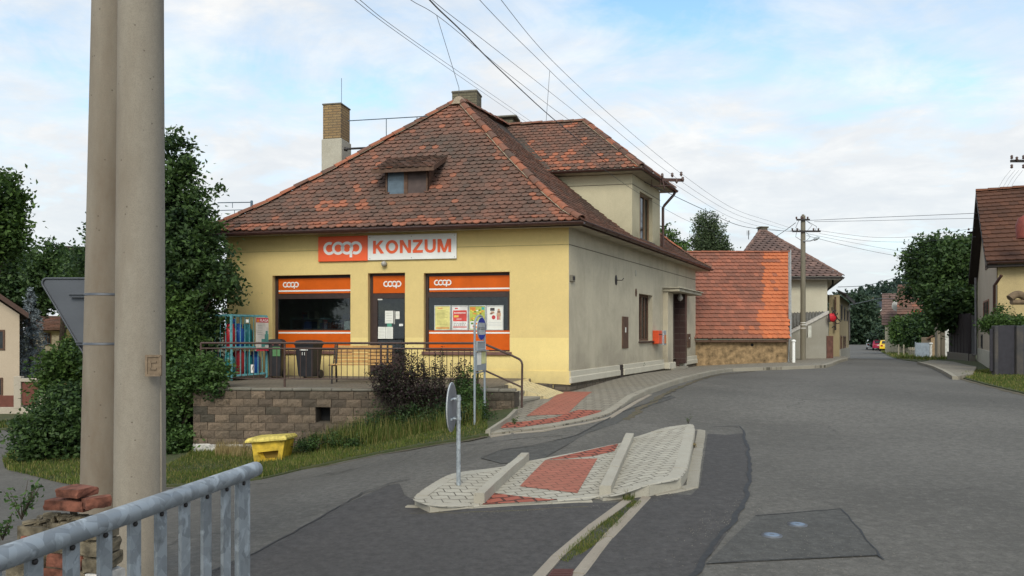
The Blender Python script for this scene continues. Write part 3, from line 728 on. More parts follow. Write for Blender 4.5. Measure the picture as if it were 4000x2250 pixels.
seam([(2440,1640),(2530,1580),(2640,1520),(2800,1465),(2950,1450)], .07, .0065, M['dirt'], .05)
def gravel(name, label, spots, n_, smin, smax, mat, seed):
    rr = random.Random(seed); mb = MB()
    for k in range(n_):
        a, b, sp_ = spots[rr.randrange(len(spots))]; q = a.lerp(b, rr.random()); x, y = q.x + rr.gauss(0, sp_), q.y + rr.gauss(0, sp_); z = g(x, y) + .006; s = rr.uniform(smin, smax); t = rr.random() * 6
        c = [Vector((x + math.cos(t + i*2.09)*s, y + math.sin(t + i*2.09)*s, z)) for i in range(3)]; mb.add(c + [Vector((x, y, z + s*.8))], [(0,1,3),(1,2,3),(2,0,3)], 0, (rr.random(),)*3)
    o = mb.build(name, mat); tag(o, label, 'gravel', kind='stuff')
gp = [G(*p) for p in [(2230,2150),(2480,1975),(2700,2100),(2860,2030),(2900,1950),(2740,1900),(3150,2050),(3300,2180),(1800,2010),(2500,1600),(1500,1790),(1900,1712),(3000,2190),(2650,2200)]]
gravel('gravel', 'small loose stones and grit scattered on the road round the island and seams', [(gp[0],gp[1],.06),(gp[2],gp[3],.12),(gp[3],gp[4],.16),(gp[1],gp[5],.05),(gp[6],gp[7],.35),(gp[8],gp[1],.05),(gp[10],gp[11],.07),(gp[12],gp[13],.3),(gp[12],gp[7],.3)], 1100, .002, .007, plain('grit', (.19, .175, .15), .9, var=.5, scale=30), 91)
# manhole covers
for i, (px, py, lab) in enumerate([(3115, 2053, 'pale round valve cover in the patched asphalt, farther from the kerb of the island'), (3015, 2095, 'pale round valve cover in the patched asphalt, nearer to the dark tar seam')]):
    c = G(px, py); z = g(c.x, c.y)
    t = thing('manhole_cover', lab, 'manhole cover', (c.x, c.y, z), 'round valve covers in the road')
    mb = MB(); mb.lathe((c.x, c.y, z + .008), [(.088, -.02), (.088, .004), (.068, .007), (.0681, .0075)], 24); mb.build('rim', paint('cover_rim', (.10, .11, .13), .5), t)
    mb = MB(); mb.lathe((c.x, c.y, z + .012), [(.064, -.02), (.064, .006), (.03, .008), (.02, .003), (.001, .003)], 24)
    mb.build('lid', paint('cover_lid', (.17, .22, .29), .5, metal=.2), t)

# ------------------------------------------------------------------ traffic island
isl = lambda zx, zy, h=.1: G(1500 + zx * .5435, 1500 + zy * .5435, h)
hL = .105; hM = .02; hR = .12
LO = [isl(a, b, hL) for a, b in [(180, 822), (262, 846), (355, 857)]] + [isl(640, 872, .03)]
Lin = [isl(690, 852, .03), isl(985, 556, .03)]
Lb = [isl(850, 573, .07), isl(520, 628, hL), isl(425, 664, hL)]
def chaikin(P_, k=2):
    for _ in range(k):
        Q = [P_[0]]
        for a, b in zip(P_, P_[1:]): Q += [a.lerp(b, .25), a.lerp(b, .75)]
        P_ = Q + [P_[-1]]
    return P_
Lout = chaikin([Lin[1]] + Lb + LO + [Lin[0]])
polyL = [tuple(p) for p in Lout]
polyM = [tuple(p) for p in [isl(690, 868, hM), isl(1100, 850, hM), isl(1460, 833, hM), isl(1590, 800, hM), isl(1760, 412, hM), isl(1690, 425, hM), isl(1350, 497, hM), isl(1020, 556, hM), isl(985, 556, hM)]]
polyR = [tuple(p) for p in chaikin([isl(1570, 806, .05), isl(1735, 760, hR), isl(2000, 712, hR), isl(2165, 682, hR), isl(2205, 480, hR), isl(2243, 292, hR), isl(2180, 286, hR), isl(1940, 326, hR), isl(1775, 378, .06)])]
def smooth(a, b, x): t = max(0, min(1, (x - a) / (b - a))); return t * t * (3 - 2 * t)
island = thing('traffic_island', 'pale paved traffic island with a lowered red crossing and kerb stones round it', 'traffic island', (float(np.mean([p[0] for p in polyM])), float(np.mean([p[1] for p in polyM])), g(*polyM[0])), kind='structure')
axI = (Vector(polyM[3]) - Vector(polyM[0])).normalized()
def hI(x, y):
    q = Vector((x, y))
    dl = (q - Lin[0]).cross((Lin[1] - Lin[0]).normalized()); dr = (q - Vector(polyR[0])).cross((Vector(polyR[-1]) - Vector(polyR[0])).normalized())
    # dl grows towards the crossing from the left part, dr grows away into the right part
    if dl < 0: return hM + (hL - hM) * smooth(0, .75, -dl)
    if dr > 0: return hM + .02 + (hR - hM - .02) * smooth(0, .5, dr)
    return hM
drape('paving', polyL, M['paving_isl'], 0, .25, 0, island, hf=hI)
drape('paving', polyM, M['paving_isl'], 0, .3, 0, island, hf=lambda x, y: hM)
drape('paving', polyR, M['paving_isl'], 0, .3, 0, island, hf=lambda x, y: max(hI(x, y), hM + .02))
red = [tuple(isl(a, b, hM)) for a, b in [(1158, 549), (1535, 536), (1390, 786), (975, 737)]]
drape('red_paving', red, M['paving_red'], .004, .4, 0, island, hf=lambda x, y: hM)
drape('red_paving', [tuple(isl(a, b, hM)) for a, b in [(772, 782), (900, 800), (1180, 830), (1400, 826), (1110, 845), (706, 868)]], M['paving_redstrip'], .004, .4, 0, island, hf=lambda x, y: hM)
drape('red_paving', [tuple(isl(a, b, hM)) for a, b in [(1165, 545), (1400, 493), (1685, 430), (1655, 484), (1500, 520), (1300, 538)]], M['paving_redstrip'], .0045, .4, 0, island, hf=lambda x, y: hM)
mb = MB()
ring = [isl(1020, 556, hM)] + Lout + [Vector(polyM[0])]
kerbline(mb, ring, .13, lambda x, y: max(hI(x, y), hM) + .004, .4, 1)
kerbline(mb, [isl(690, 868, hM), isl(1100, 850, hM), isl(1460, 833, hM), isl(1590, 806, hM)], .1, lambda x, y: hM + .004, .8, 1)
kerbline(mb, [Vector(p) for p in polyR], .15, lambda x, y: max(hI(x, y), hM) + .004, .55, 1)
kerbline(mb, [isl(1690, 425, hM), isl(1350, 497, hM), isl(1020, 556, hM)], .1, lambda x, y: hM + .004, .9, 1)
# the two upstanding kerbs across
for (a, b, hh, w) in (((isl(648, 858, .02)), (isl(985, 552, .02)), .125, .11), ((isl(1550, 805, .02)), (isl(1738, 405, .02)), .13, .12)):
    kerbline(mb, [a, b], w, hh, .5, -1, cham=.012)
mb.build('kerb', M['kerb_l'], island)
mb = MB()
gut = [isl(150, 892, 0), isl(190, 910, 0), isl(280, 921, 0), isl(700, 895, 0), isl(1100, 872, 0), isl(1500, 850, 0)]
kerbline(mb, gut, .07, .012, .8, 1, .1)
kerbline(mb, [isl(1960, 808, 0), isl(2255, 752, 0), isl(2280, 560, 0), isl(2312, 338, 0), isl(2270, 330, 0)], .13, .014, .22, 1, .1)
mb.build('gutter_strip', M['kerb'], island)

# drain strip with grass between two rows of edging
mb = MB()
e1a = [G(p[0], p[1]) for p in [(2420, 1952), (2290, 2060), (2200, 2140), (2079, 2250), (1990, 2335)]]
e1b = [G(p[0], p[1]) for p in [(2540, 1948), (2450, 2035), (2380, 2120), (2262, 2225), (2160, 2335)]]
kerbline(mb, [G(2435, 1952), G(2200, 2122), G(2079, 2250), G(1960, 2380)], .10, .014, 1.0, 1, .12)
kerbline(mb, [G(2543, 1946), G(2380, 2118), G(2282, 2250), G(2180, 2390)], .09, .014, .5, -1, .12)
ed = mb.build('edging', M['strip']); ed['kind'] = 'structure'
ch = [tuple(G(*p)) for p in [(2425, 1952), (2205, 2122), (2090, 2250), (1975, 2380), (2180, 2385), (2282, 2250), (2380, 2115), (2540, 1950)]]
drape('drain_strip', ch, M['dirt'], .004, .4, kind='structure')
cg = [G(2160, 2232), G(2242, 2232), G(2230, 2275), G(2130, 2275)]
t = thing('drain_grate', 'dark reddish drain grate at the end of the grassy strip', 'drain grate', (cg[0].x, cg[0].y, g(*cg[0])))
mb = MB(); a, b, c, d = [Vector((p.x, p.y, g(p.x, p.y) + .02)) for p in cg]
for k in range(6):
    s = k / 6; s2 = s + .09; mb.prism([a.lerp(d, s), b.lerp(c, s), b.lerp(c, s2), a.lerp(d, s2)], (0, 0, -.03))
mb.prism([a, a.lerp(b, .06), d.lerp(c, .06), d], (0, 0, -.03)); mb.prism([b, b.lerp(a, .06), c.lerp(d, .06), c], (0, 0, -.03))
mb.build('bars', paint('grate_rust', (.10, .04, .035), .7), t)

# ------------------------------------------------------------------ pavement by the shop
hp = lambda x, y: .025 + .085 * smooth(14.2, 16.6, y + .1 * x)
outer = [G(1897, 1697, .02), G(2020, 1684, .02), G(2175, 1665, .02), G(2345, 1628, .03), G(2400, 1600, .05), G(2485, 1542, .09), G(2609, 1497, .1), G(2733, 1463, .1), G(2800, 1448, .1), G(2857, 1440, .1), G(3040, 1434, .1), G(3225, 1427, .1), G(3255, 1418, .1), G(3277, 1408, .1), G(3312, 1400, .1)]
inner = [Vector(p) for p in [(17.6, 39), (15.8, 39), (13.6, 35.3), (7.5, 29.6), (7.0, 28.7), (1.2, 17.1), (.2, 17.35), (-.3, 15.2), (-.5, 14.0), (.03, 13.7)]]
inner += [G(1978, 1650, .05)]
pv = [tuple(p) for p in outer + inner]
drape('pavement', pv, M['paving'], 0, .5, .1, kind='structure', hf=hp)
mb = MB(); kerbline(mb, outer, .14, lambda x, y: hp(x, y) + .005, 1.0, 1, .2)
kerbline(mb, [G(1897, 1697, .02), G(1960, 1652, .06), G(2006, 1598, .1)], .08, .10, 1.0, -1, .25)
kb = mb.build('kerb', M['kerb']); kb['kind'] = 'structure'
mb = MB(); kerbline(mb, [G(1912, 1702), G(2030, 1692), G(2190, 1672), G(2365, 1635), G(2440, 1590), G(2530, 1542)], .10, .012, .9, -1, .1)
kb = mb.build('gutter_strip', M['strip']); kb['kind'] = 'structure'
redA = [G(*p, .06) for p in [(2203, 1538), (2315, 1540), (2275, 1560), (2215, 1612), (2055, 1618), (2144, 1564)]]
drape('red_paving', [tuple(p) for p in redA], M['paving_red'], .004, .4, kind='structure', hf=hp)
redB = [G(*p, .03) for p in [(1962, 1652), (2060, 1645), (2170, 1630), (2260, 1600), (2352, 1603), (2318, 1622), (2170, 1650), (2030, 1668), (1958, 1672)]]
drape('red_paving', [tuple(p) for p in redB], M['paving_redstrip'], .004, .4, kind='structure', hf=hp)
# right pavement
outR = [G(3598, 1416, .08), G(3640, 1424, .1), G(3700, 1447, .1), G(3743, 1470, .1)]
inR = [G(3800, 1460, .1), G(3815, 1432, .1), G(3720, 1412, .1), G(3640, 1408, .08)]
drape('pavement', [tuple(p) for p in outR + inR], M['paving'], .1, .8, .1, kind='structure')
mb = MB(); kerbline(mb, outR, .15, .105, 1.0, -1, .2); kb = mb.build('kerb', M['kerb']); kb['kind'] = 'structure'

# ------------------------------------------------------------------ the shop
C0 = Vector((1.317, 17.2, 0)); fd = Vector((-.979, .203, 0)).normalized(); sd = Vector((.446, .895, 0)).normalized()
FA = Frame(C0, -fd, (-.203, -.979)); SI = Frame(C0, sd, (.895, -.446))   # facade frame (u grows right, 0 at corner), side frame (u grows away)
WL, SL = 8.8, 13.06
zt = E - 1.08       # terrace level
zE = E + 2.53       # eave level of the tiles
shop = thing('shop_building', 'yellow fronted village shop with a brown tiled hipped roof at the road corner', 'shop', (C0.x, C0.y, zt - .3))
def fh(px, py, v=0): return FA.hit(px, py, v)
def fz(px, py): return FA.hit(px, py)[1]
# openings of the facade (u0,u1,w0,w1)
uL0, uL1 = fh(1064, 1150)[0], fh(1369, 1150)[0]; uD0, uD1 = fh(1437, 1150)[0], fh(1582, 1150)[0]; uR0, uR1 = fh(1655, 1150)[0], fh(1991, 1150)[0]
wT = fz(1820, 1064); wTd = fz(1510, 1066); wB = fz(1820, 1373)
WL_ = (uL0, uL1, wB, wT); DO = (uD0, uD1, zt + .02, wTd); WR_ = (uR0, uR1, wB, wT)
mb = MB()
zs = fz(1800, 1319)
wall(mb, FA, -WL, 0, E - 1.3, E + 2.5, [WL_, DO, WR_], 0, .22, 0, 0, [(zs, 1)])
mb.add([FA.p(-WL, 0, E-2.5), FA.p(-WL, 0, E+2.5), FA.p(-WL, -8, E+2.5), FA.p(-WL, -8, E-2.5)], [(0,1,2,3)], 0)
mb.build('front_wall', [M['yellow'], M['yellow_low']], shop)
mb = MB()   # slightly proud base of the yellow wall and hairline moulding under the eave
mb.prism([FA.p(-2.2, .035, E-1.12), FA.p(.035, .035, E-1.17), FA.p(.035, .035, E-.93), FA.p(.033, 0, E-.91), FA.p(-2.2, 0, E-.91), FA.p(-2.2, .035, E-.93)][0:1] + [FA.p(-2.6, 0, E-.905), FA.p(0, 0, E-.905), FA.p(0, .0, E-1.24), FA.p(-2.6, 0, E-1.1)][0:0] + [FA.p(.04, .035, E-1.215), FA.p(.04, .035, E-.90), FA.p(-2.2, .035, E-.90)], -FA.v*.06)
mb.build('front_base', M['yellow_low'], shop)
mb = MB()
for zc in (E + 2.03,): mb.box(FA, -WL, -.01, 0, .008, zc, zc + .012)
mb.build('moulding', paint('crack', (.36, .29, .12), .9), shop)
# side wall and openings
sh = SI.hit
w1 = (sh(2496, 1200)[0], sh(2549, 1200)[0], sh(2520, 1332)[1], sh(2520, 1150)[1]); w2 = (sh(2650, 1200)[0], sh(2678, 1200)[0], sh(2665, 1331)[1], sh(2665, 1176)[1])
dd = (sh(2613, 1200)[0], sh(2648, 1200)[0], E - 1.18, sh(2625, 1146)[1])
mb = MB(); wall(mb, SI, 0, SL, E - .92, E + 2.5, [w1, w2, (dd[0], dd[1], E - .93, dd[3])], 0, .25)
wall(mb, SI, 0, SL, E - 1.6, E - .92, [(dd[0], dd[1], E - 1.6, E - .92)], 0, .25)
BR = FA.p(-WL, -14, 0)
for fr_, a, b in ((SI, SL, SL),):
    q = SI.p(SL, 0, 0); q2 = q + fd * WL
    mb.quad(q + UP*(E-2), q2 + UP*(E-2), q2 + UP*(E+2.5), q + UP*(E+2.5)); p2 = C0 + fd * WL
    mb.quad(q2 + UP*(E-2.5), p2 + UP*(E-2.5), p2 + UP*(E+2.5), q2 + UP*(E+2.5))
mb.build('side_wall', M['greywall'], shop)
mb = MB(); mb.box(SI, 0.0, SL, 0, .012, E + 2.03, E + 2.045); mb.build('moulding', paint('crack_grey', (.16, .14, .11), .9), shop)
# plinth: stepped white band, broken near the vent and the door
def gs(u): p = SI.p(u, .05, 0); return g(p.x, p.y) + hp(p.x, p.y)
for a, b, lo in ((-.03, 3.62, -1.19), (3.95, 4.9, -1.2), (4.9, dd[0] - .75, -1.205), (dd[1] + .5, SL + .06, -1.20)):
    mb = MB(); mb.bbox(SI, a, b, -.02, .07, E + lo, E - 1.03, .015); mb.bbox(SI, a, b, -.02, .045, E - 1.04, E - .90, .01); mb.build('plinth', M['plinth'], shop)
mb = MB()
for k in range(26):
    u = k * .5; mb.bbox(SI, u + .01, u + .5, -.05, .012 + .015 * R.random(), E - 1.9, E - 1.17 + .02 * R.random(), .02)
for k in range(5): mb.bbox(FA, -1.9 + k * .385, -1.53 + k * .385, -.05, .02 + .02 * R.random(), E - 1.9, E - 1.12 - k * .022, .02)
mb.build('stone_base', M['stone_base'], shop)
# side windows
simple_window(shop, SI, *w1, -.14, 3, .07); simple_window(shop, SI, *w2, -.14, 2, .07)
# side door: brown tiled surround, projecting pier and flat canopy
ud0, ud1 = dd[0], dd[1]
mb = MB(); mb.box(SI, ud0, ud1, -1.0, -.9, E - 1.3, dd[3] + .1); mb.build('door', paint('dark_door', (.035, .022, .02), .5), shop)
mb = MB()
mb.bbox(SI, ud0 - .06, ud0 + .10, -.3, .05, E - 1.25, dd[3], .01); mb.bbox(SI, ud1 - .16, ud1 + .10, -.3, .30, E - 1.1, dd[3], .01)
mb.box(SI, ud0 + .1, ud0 + .14, -.9, .03, E - 1.25, dd[3]); mb.box(SI, ud1 - .2, ud1 - .16, -.9, .1, E - 1.25, dd[3])
mb.build('door_surround', M['doortile'], shop)
mb = MB(); mb.box(SI, ud0 - .75, ud0 - .06, 0, .16, E - 1.0, dd[3] - .01); mb.build('pier', M['greywall'], shop)
mb = MB(); mb.bbox(SI, ud0 - .82, ud0 - .0, -.02, .24, E - 1.22, E - 1.0, .02); mb.build('pier_base', M['plinth'], shop); mb = MB(); mb.bbox(SI, ud1 + .02, ud1 + .46, -.02, .2, E - 1.26, E - .98, .02); mb.build('pier_base', M['plinth'], shop)
mb = MB(); mb.bbox(SI, ud0 - .8, ud1 + 1.35, -.02, .55, dd[3], dd[3] + .10, .01); mb.bbox(SI, ud0 - .85, ud1 + 1.4, -.02, .60, dd[3] + .10, dd[3] + .135, .01)
cano = mb.build('canopy', M['soffit'], shop)
mb = MB(); mb.box(SI, ud0 - .6, ud1 + .3, -.9, .3, E - 1.42, E - 1.20); mb.build('doorstep', M['kerb'], shop)
um = (ud0 + ud1) / 2
mb = MB(); mb.lathe(SI.p(um + .05, .22, dd[3] - .26), [(.01, 0), (.07, .03), (.10, .10), (.07, .18), (.05, .22), (.05, .26)], 14); mb.build('porch_lamp', M['lampglass'], shop)

# roof ---------------------------------------------------------------------------------------------
OV = .45
# eave corner: offset both walls outward by OV
def corner(su, tv):   # intersect lines offset from facade and side
    a = FA.v * OV; A = Matrix(((FA.v.x, FA.v.y), (SI.v.x, SI.v.y)))
    b = Vector((OV + (0), OV)); x = A.inverted() @ b; return C0 + Vector((x.x, x.y, 0))
ER = corner(0, 0)
dF = -(ER - C0).dot(FA.u) ; 
apex = C0 + fd * 4.4 + sd * 3.33; apex2 = C0 + fd * 4.4 + sd * (SL - 3.33)
EL = C0 + fd * WL; nL = -SI.v; A_ = Matrix(((FA.v.x, FA.v.y), (nL.x, nL.y))); x_ = A_.inverted() @ Vector((OV, OV)); EL = EL + Vector((x_.x, x_.y, 0))
EB = C0 + sd * SL; A_ = Matrix(((-FA.v.x, -FA.v.y), (SI.v.x, SI.v.y))); x_ = A_.inverted() @ Vector((OV, OV)); EB = EB + Vector((x_.x, x_.y, 0))
EBL = EB + (EL - ER)
RISE = 4.06
def line_fns(O, e, n, Lp, Ap, Rp, Bp, H):
    """left boundary from Lp to Ap, right boundary from Rp to Bp in eave coordinates"""
    ul0, ul1 = (Lp - O).dot(e), (Ap - O).dot(e); ur0, ur1 = (Rp - O).dot(e), (Bp - O).dot(e)
    return (lambda h: ul0 + (ul1 - ul0) * h / H), (lambda h: ur0 + (ur1 - ur0) * h / H)
roofmb = MB()
# front face
eF = FA.u; nF = -FA.v; HF = (apex - EL).dot(nF)
OF = EL + UP * zE
Lf, Rf = line_fns(EL, eF, nF, EL, apex, ER, apex, HF)
def tintF(x, h, rr):
    W = (ER - EL).length; s = x / W; fresh = 0; dark = 0
    edge = min(x - Lf(h), Rf(h) - x)
    if edge < .4 and rr.random() < .35: fresh = .5 * rr.random() + .15
    if h < .25 and rr.random() < .6: fresh = .3 + .45 * rr.random()
    if h > HF * .85: fresh = .45 * rr.random()
    if rr.random() < .025: fresh = .6
    if rr.random() < .12: dark = .5 * rr.random()
    if 2.9 < x < 4.3 and .62 < h < .95 and rr.random() < .5: fresh = .75
    if .35 < h < 1.0 and 5.6 < x < 7.8 and rr.random() < .5: dark = .6 * rr.random()
    if 1.0 < h < 1.3 and abs(x - 5.6) < .5 and rr.random() < .4: fresh = .7
    return (rr.random(), fresh, dark)
# wing geometry first (needed for clipping)
WS0, WS1 = 4.86, 7.89; wz = E + 4.72; wrz = E + 6.62; wov = .38
def main_z(p):
    dF_ = (EL - Vector((p.x, p.y, 0))).dot(FA.v) ; hF_ = (Vector((p.x, p.y, 0)) - EL).dot(nF); hS_ = -(Vector((p.x, p.y, 0)) - ER).dot(SI.v)
    def pz(s):
        s = max(0, min(1, s)); pr = prof_pts()
        for (a, za), (b, zb) in zip(pr, pr[1:]):
            if s <= b: return za + (zb - za) * (s - a) / (b - a)
        return 1
    hL_ = 2 * HS - hS_
    return zE + RISE * min(pz(hF_ / HF), pz(hS_ / HS), pz(hL_ / HS))
HS = -(apex - ER).dot(SI.v)
wc = C0 + sd * ((WS0 + WS1) / 2)
def wing_inside(p, m=0): 
    u = (Vector((p.x, p.y, 0)) - C0); # solve u = a*sd + b*fd
    det = sd.x * fd.y - sd.y * fd.x; a = (u.x * fd.y - u.y * fd.x) / det; b = (sd.x * u.y - sd.y * u.x) / det
    return a, b
def wing_z(p):
    a, b = wing_inside(p); half = (WS1 - WS0) / 2 + wov; d = abs(a - (WS0 + WS1) / 2); 
    z1 = wz + (wrz - wz) * (1 - d / half) if d < half else -9
    z2 = wz + (wrz - wz) * ((b + wov) / (1.925 + wov)) if b > -wov else -9
    return min(z1, z2)
def dormer_hide(p):
    # front dormer footprint on the roof: keep tiles out
    h = (Vector((p.x, p.y, 0)) - EL).dot(nF); x = (Vector((p.x, p.y, 0)) - EL).dot(eF)
    return dm[0] + .05 < x < dm[1] - .05 and dm[2] < h < dm[3]
def xh(px, py):   # roof front plane coordinates under a pixel
    best = None
    for i in range(400):
        D = 16.5 + i * .012; q = P(px, py, D)
        if q.z < main_z(q): 
            return (Vector((q.x, q.y, 0)) - EL).dot(eF), (Vector((q.x, q.y, 0)) - EL).dot(nF), q
    return 0, 0, q
dA, dB = xh(1503, 766), xh(1672, 758); dTop = xh(1760, 596)
dm = (dA[0], dB[0], dA[1] + .02, dTop[1] * .0 + dA[1] + 1.1)
tile_face(roofmb, OF, eF, nF, HF, RISE, prof_pts(), Lf, Rf, tf=tintF, clip=lambda p: not dormer_hide(p), jit=1.7)
# right (street) face
eS = SI.u; nS = -SI.v; OS = ER + UP * zE
Ls, Rs = line_fns(ER, eS, nS, ER, apex, EB, apex2, HS)
def tintS(x, h, rr): return (rr.random() * .7, .3 * rr.random() if rr.random() < .15 else 0, .35 * rr.random())
def clipS(p):
    a, b = wing_inside(p); return not (WS0 - .02 < a < WS1 + .02 and b > -.0)
tile_face(roofmb, OS, eS, nS, HS, RISE, prof_pts(), Ls, Rs, tf=tintS, clip=clipS, lift=.03, thick=.024)
# left and back faces
eL = -SI.u; OL = EBL + UP * zE; nLf = SI.v
Ll, Rl = line_fns(EBL, eL, nLf, EBL, apex2, EL, apex, HS)
tile_face(roofmb, OL, eL, nLf, HS, RISE, prof_pts(), Ll, Rl, tw=.36, ex=.31, tf=tintS)
eB = -FA.u; nB = FA.v; OB = EB + UP * zE; HB = (apex2 - EB).dot(nB)
Lb_, Rb_ = line_fns(EB, eB, nB, EB, apex2, EBL, apex2, HB)
tile_face(roofmb, OB, eB, nB, HB, RISE, prof_pts(), Lb_, Rb_, tw=.36, ex=.31, tf=tintS)
roof = roofmb.build('roof', [M['tile'], M['underroof']], shop)
mb = MB()
def hipline(A, B): return [A.lerp(B, s) + UP * (zE + RISE * z + .035) for s, z in prof_pts()]
ridge_caps(mb, hipline(ER, apex), .105, .36, 0, 1, .45, 5); ridge_caps(mb, hipline(EL, apex), .10, .38, 0, 1, .5, 6)
ridge_caps(mb, [apex + UP * (zE + RISE + .04), apex2 + UP * (zE + RISE + .04)], .11, .36, 0, 1, .2, 8)
ridge_caps(mb, hipline(EB, apex2), .10, .36, 0, 1, .2, 9); ridge_caps(mb, hipline(EBL, apex2), .10, .36, 0, 1, .2, 9)
mb.lathe(apex + UP * (zE + RISE - .02), [(.30, -.16), (.2, -.02), (.12, .08), (.05, .12)], 10, 1)
mb.build('ridge_tiles', [M['tile'], M['mortar']], roof)
# gutter, fascia, soffit
def halfgutter(mb, pts, r=.062, n=8):
    pts = [Vector(p) for p in pts]
    for a, b in zip(pts, pts[1:]):
        d = (b - a).normalized(); s = d.cross(UP).normalized()
        A = [a + s * math.cos(math.pi * k / n) * r - UP * math.sin(math.pi * k / n) * r for k in range(n+1)]; B = [p + (b - a) for p in A]
        A2 = [a + (p - a) * .9 for p in A]; B2 = [p + (b - a) for p in A2]
        mb.add(A + B, [(k, k+1, n+k+2, n+k+1) for k in range(n)], 0, None, True); mb.add(A2 + B2, [(k, k+1, n+k+2, n+k+1) for k in range(n)], 0, None, True)
        mb.tube([A[0], B[0]], .009, 6); mb.tube([A[-1], B[-1]], .009, 6)
        L = (b - a).length; m = int(L / .9)
        for i in range(m): q = a + (b - a) * ((i + .5) / m); mb.tube([q + s * math.cos(math.pi * k / 6) * (r + .004) - UP * math.sin(math.pi * k / 6) * (r + .004) for k in range(7)], .008, 4)
gz = E + 2.475
mb = MB(); off = .06
GL, GR, GB, GBL = [p for p in (EL + FA.v * off + SI.v * -off, ER + FA.v * off + SI.v * off, EB + SI.v * off, EBL)]
halfgutter(mb, [GL + UP * (gz - .04), GR + UP * gz]); halfgutter(mb, [GR + UP * gz, GB + UP * gz])
mb.build('gutter', M['brown_metal'], roof)
mb = MB()
q = [ER, EB, EBL, EL]; inn = [C0, C0 + sd * SL, C0 + sd * SL + fd * WL, C0 + fd * WL]
for i in range(4):
    a, b = q[i], q[(i+1) % 4]; c, d = inn[(i+1) % 4], inn[i]
    mb.quad(a + UP*(zE-.13), b + UP*(zE-.13), c + UP*(zE-.10), d + UP*(zE-.10))
mb.build('soffit', M['soffit'], roof)
mb = MB()
for i in range(4): a, b = q[i], q[(i+1) % 4]; mb.quad(a + UP*(zE-.14), b + UP*(zE-.14), b + UP*(zE-.02), a + UP*(zE-.02))
mb.build('fascia', M['brown_metal'], roof)

# wing (cross gable on the street side)
def wp(a, b, z): return C0 + sd * a + fd * b + UP * z     # a along the street wall, b inwards
WFr = Frame(C0 + sd * WS0, -fd, (-.203, -.979))
ww = (SI.hit(2499, 850)[0], SI.hit(2549, 850)[0], SI.hit(2525, 942)[1], SI.hit(2525, 762)[1])
wing = thing_mb = MB()
mb = MB()
wall(mb, SI, WS0, WS1, zE + .1, wz - .12, [ww], 0, .22)
mb.quad(wp(WS0, 0, zE + .1), wp(WS0, 3.6, zE + .1), wp(WS0, 3.6, wz - .12), wp(WS0, 0, wz - .12))
mb.quad(wp(WS1, 0, zE + .1), wp(WS1, 3.6, zE + .1), wp(WS1, 3.6, wz - .12), wp(WS1, 0, wz - .12))
M['wingwall'] = stucco('wing_plaster', (.60, .54, .38), (.24, .22, .15), .35, 110, zs=(E + 2.9, E + 3.6, .7))
mb.build('upper_wall', M['wingwall'], shop)
simple_window(shop, SI, *ww, -.12, 2, .06, mat=paint('shutter', (.21, .13, .075), .7))
mb = MB(); mb.box(WFr, -3.4, -.0, 0, .012, wz - .42, wz - .405); mb.box(SI, WS0, WS1, 0, .012, wz - .42, wz - .405); mb.build('moulding', paint('crack_grey', (.16, .14, .11)), shop)
wr = MB(); eW = -fd; nW = sd.copy()
# camera-facing slope: eave runs along fd at a = WS0-wov
half = (WS1 - WS0) / 2 + wov; kperp = abs(sd.dot(FA.v))
def wing_slope(a0, sgn):
    O = wp(a0, 6.5, wz); e = -fd; n = (-FA.v) * sgn; H = half * kperp
    ucorner = 6.5 + wov
    sk = (sd * sgn).dot(e)             # the eave direction is not square to the ridge run
    # ridge end (hip top) and corner in eave coordinates
    R0 = (wp(a0, -wov, 0) - wp(a0, 6.5, 0)).dot(e); R1 = (wp((WS0+WS1)/2, 1.925, 0) - wp(a0, 6.5, 0)).dot(e)
    return O, e, n, H, (lambda h: -1.0), (lambda h: R0 + (R1 - R0) * h / H)
def above_main(p): return p.z > main_z(p) - .02
def tintW(x, h, rr):
    fr = 0
    if h < .35 and rr.random() < .3: fr = .5
    if rr.random() < .07: fr = .85
    if 3.6 < x < 5.4 and .25 < h < .8 and rr.random() < .35: fr = .8
    return (rr.random(), fr, .4 * rr.random() if rr.random() < .2 else 0)
O, e, n, H, l_, r_ = wing_slope(WS0 - wov, 1); tile_face(wr, O, e, n, H, wrz - wz, prof_lin(), lambda h: 1.0, r_, tf=tintW, clip=above_main)
O, e, n, H, l_, r_ = wing_slope(WS1 + wov, -1); tile_face(wr, O, e, n, H, wrz - wz, prof_lin(), lambda h: 1.0, r_, tf=tintW, clip=above_main)
# hip end, facing the street
Oh = wp(WS0 - wov, -wov, wz); Hh = (1.925 + wov) * abs(fd.dot(SI.v)); Wd = WS1 - WS0 + 2 * wov
ra = (wp((WS0+WS1)/2, 1.925, 0) - wp(WS0 - wov, -wov, 0)).dot(SI.u)
tile_face(wr, Oh, SI.u, -SI.v, Hh, wrz - wz, prof_lin(), lambda h: ra * h / Hh, lambda h: Wd + (ra - Wd) * h / Hh, tf=tintS)
wro = wr.build('wing_roof', [M['tile'], M['underroof']], shop)
mb = MB(); rt = wp((WS0+WS1)/2, 1.925, wrz + .03)
ridge_caps(mb, [wp(WS0 - wov, -wov, wz + .03), rt], .09, .34, 0, 1, .35, 11); ridge_caps(mb, [wp(WS1 + wov, -wov, wz + .03), rt], .09, .34, 0, 1, .3, 12)
ridge_caps(mb, [rt, wp((WS0+WS1)/2, 4.6, wrz + .03)], .09, .34, 0, 1, .15, 13)
mb.build('ridge_tiles', [M['tile'], M['mortar']], wro)
mb = MB(); halfgutter(mb, [wp(WS0 - wov - .05, 3.0, wz - .05), wp(WS0 - wov - .05, -wov - .05, wz - .05)], .055); halfgutter(mb, [wp(WS0 - wov - .05, -wov - .05, wz - .05), wp(WS1 + wov + .05, -wov - .05, wz - .05)], .055)
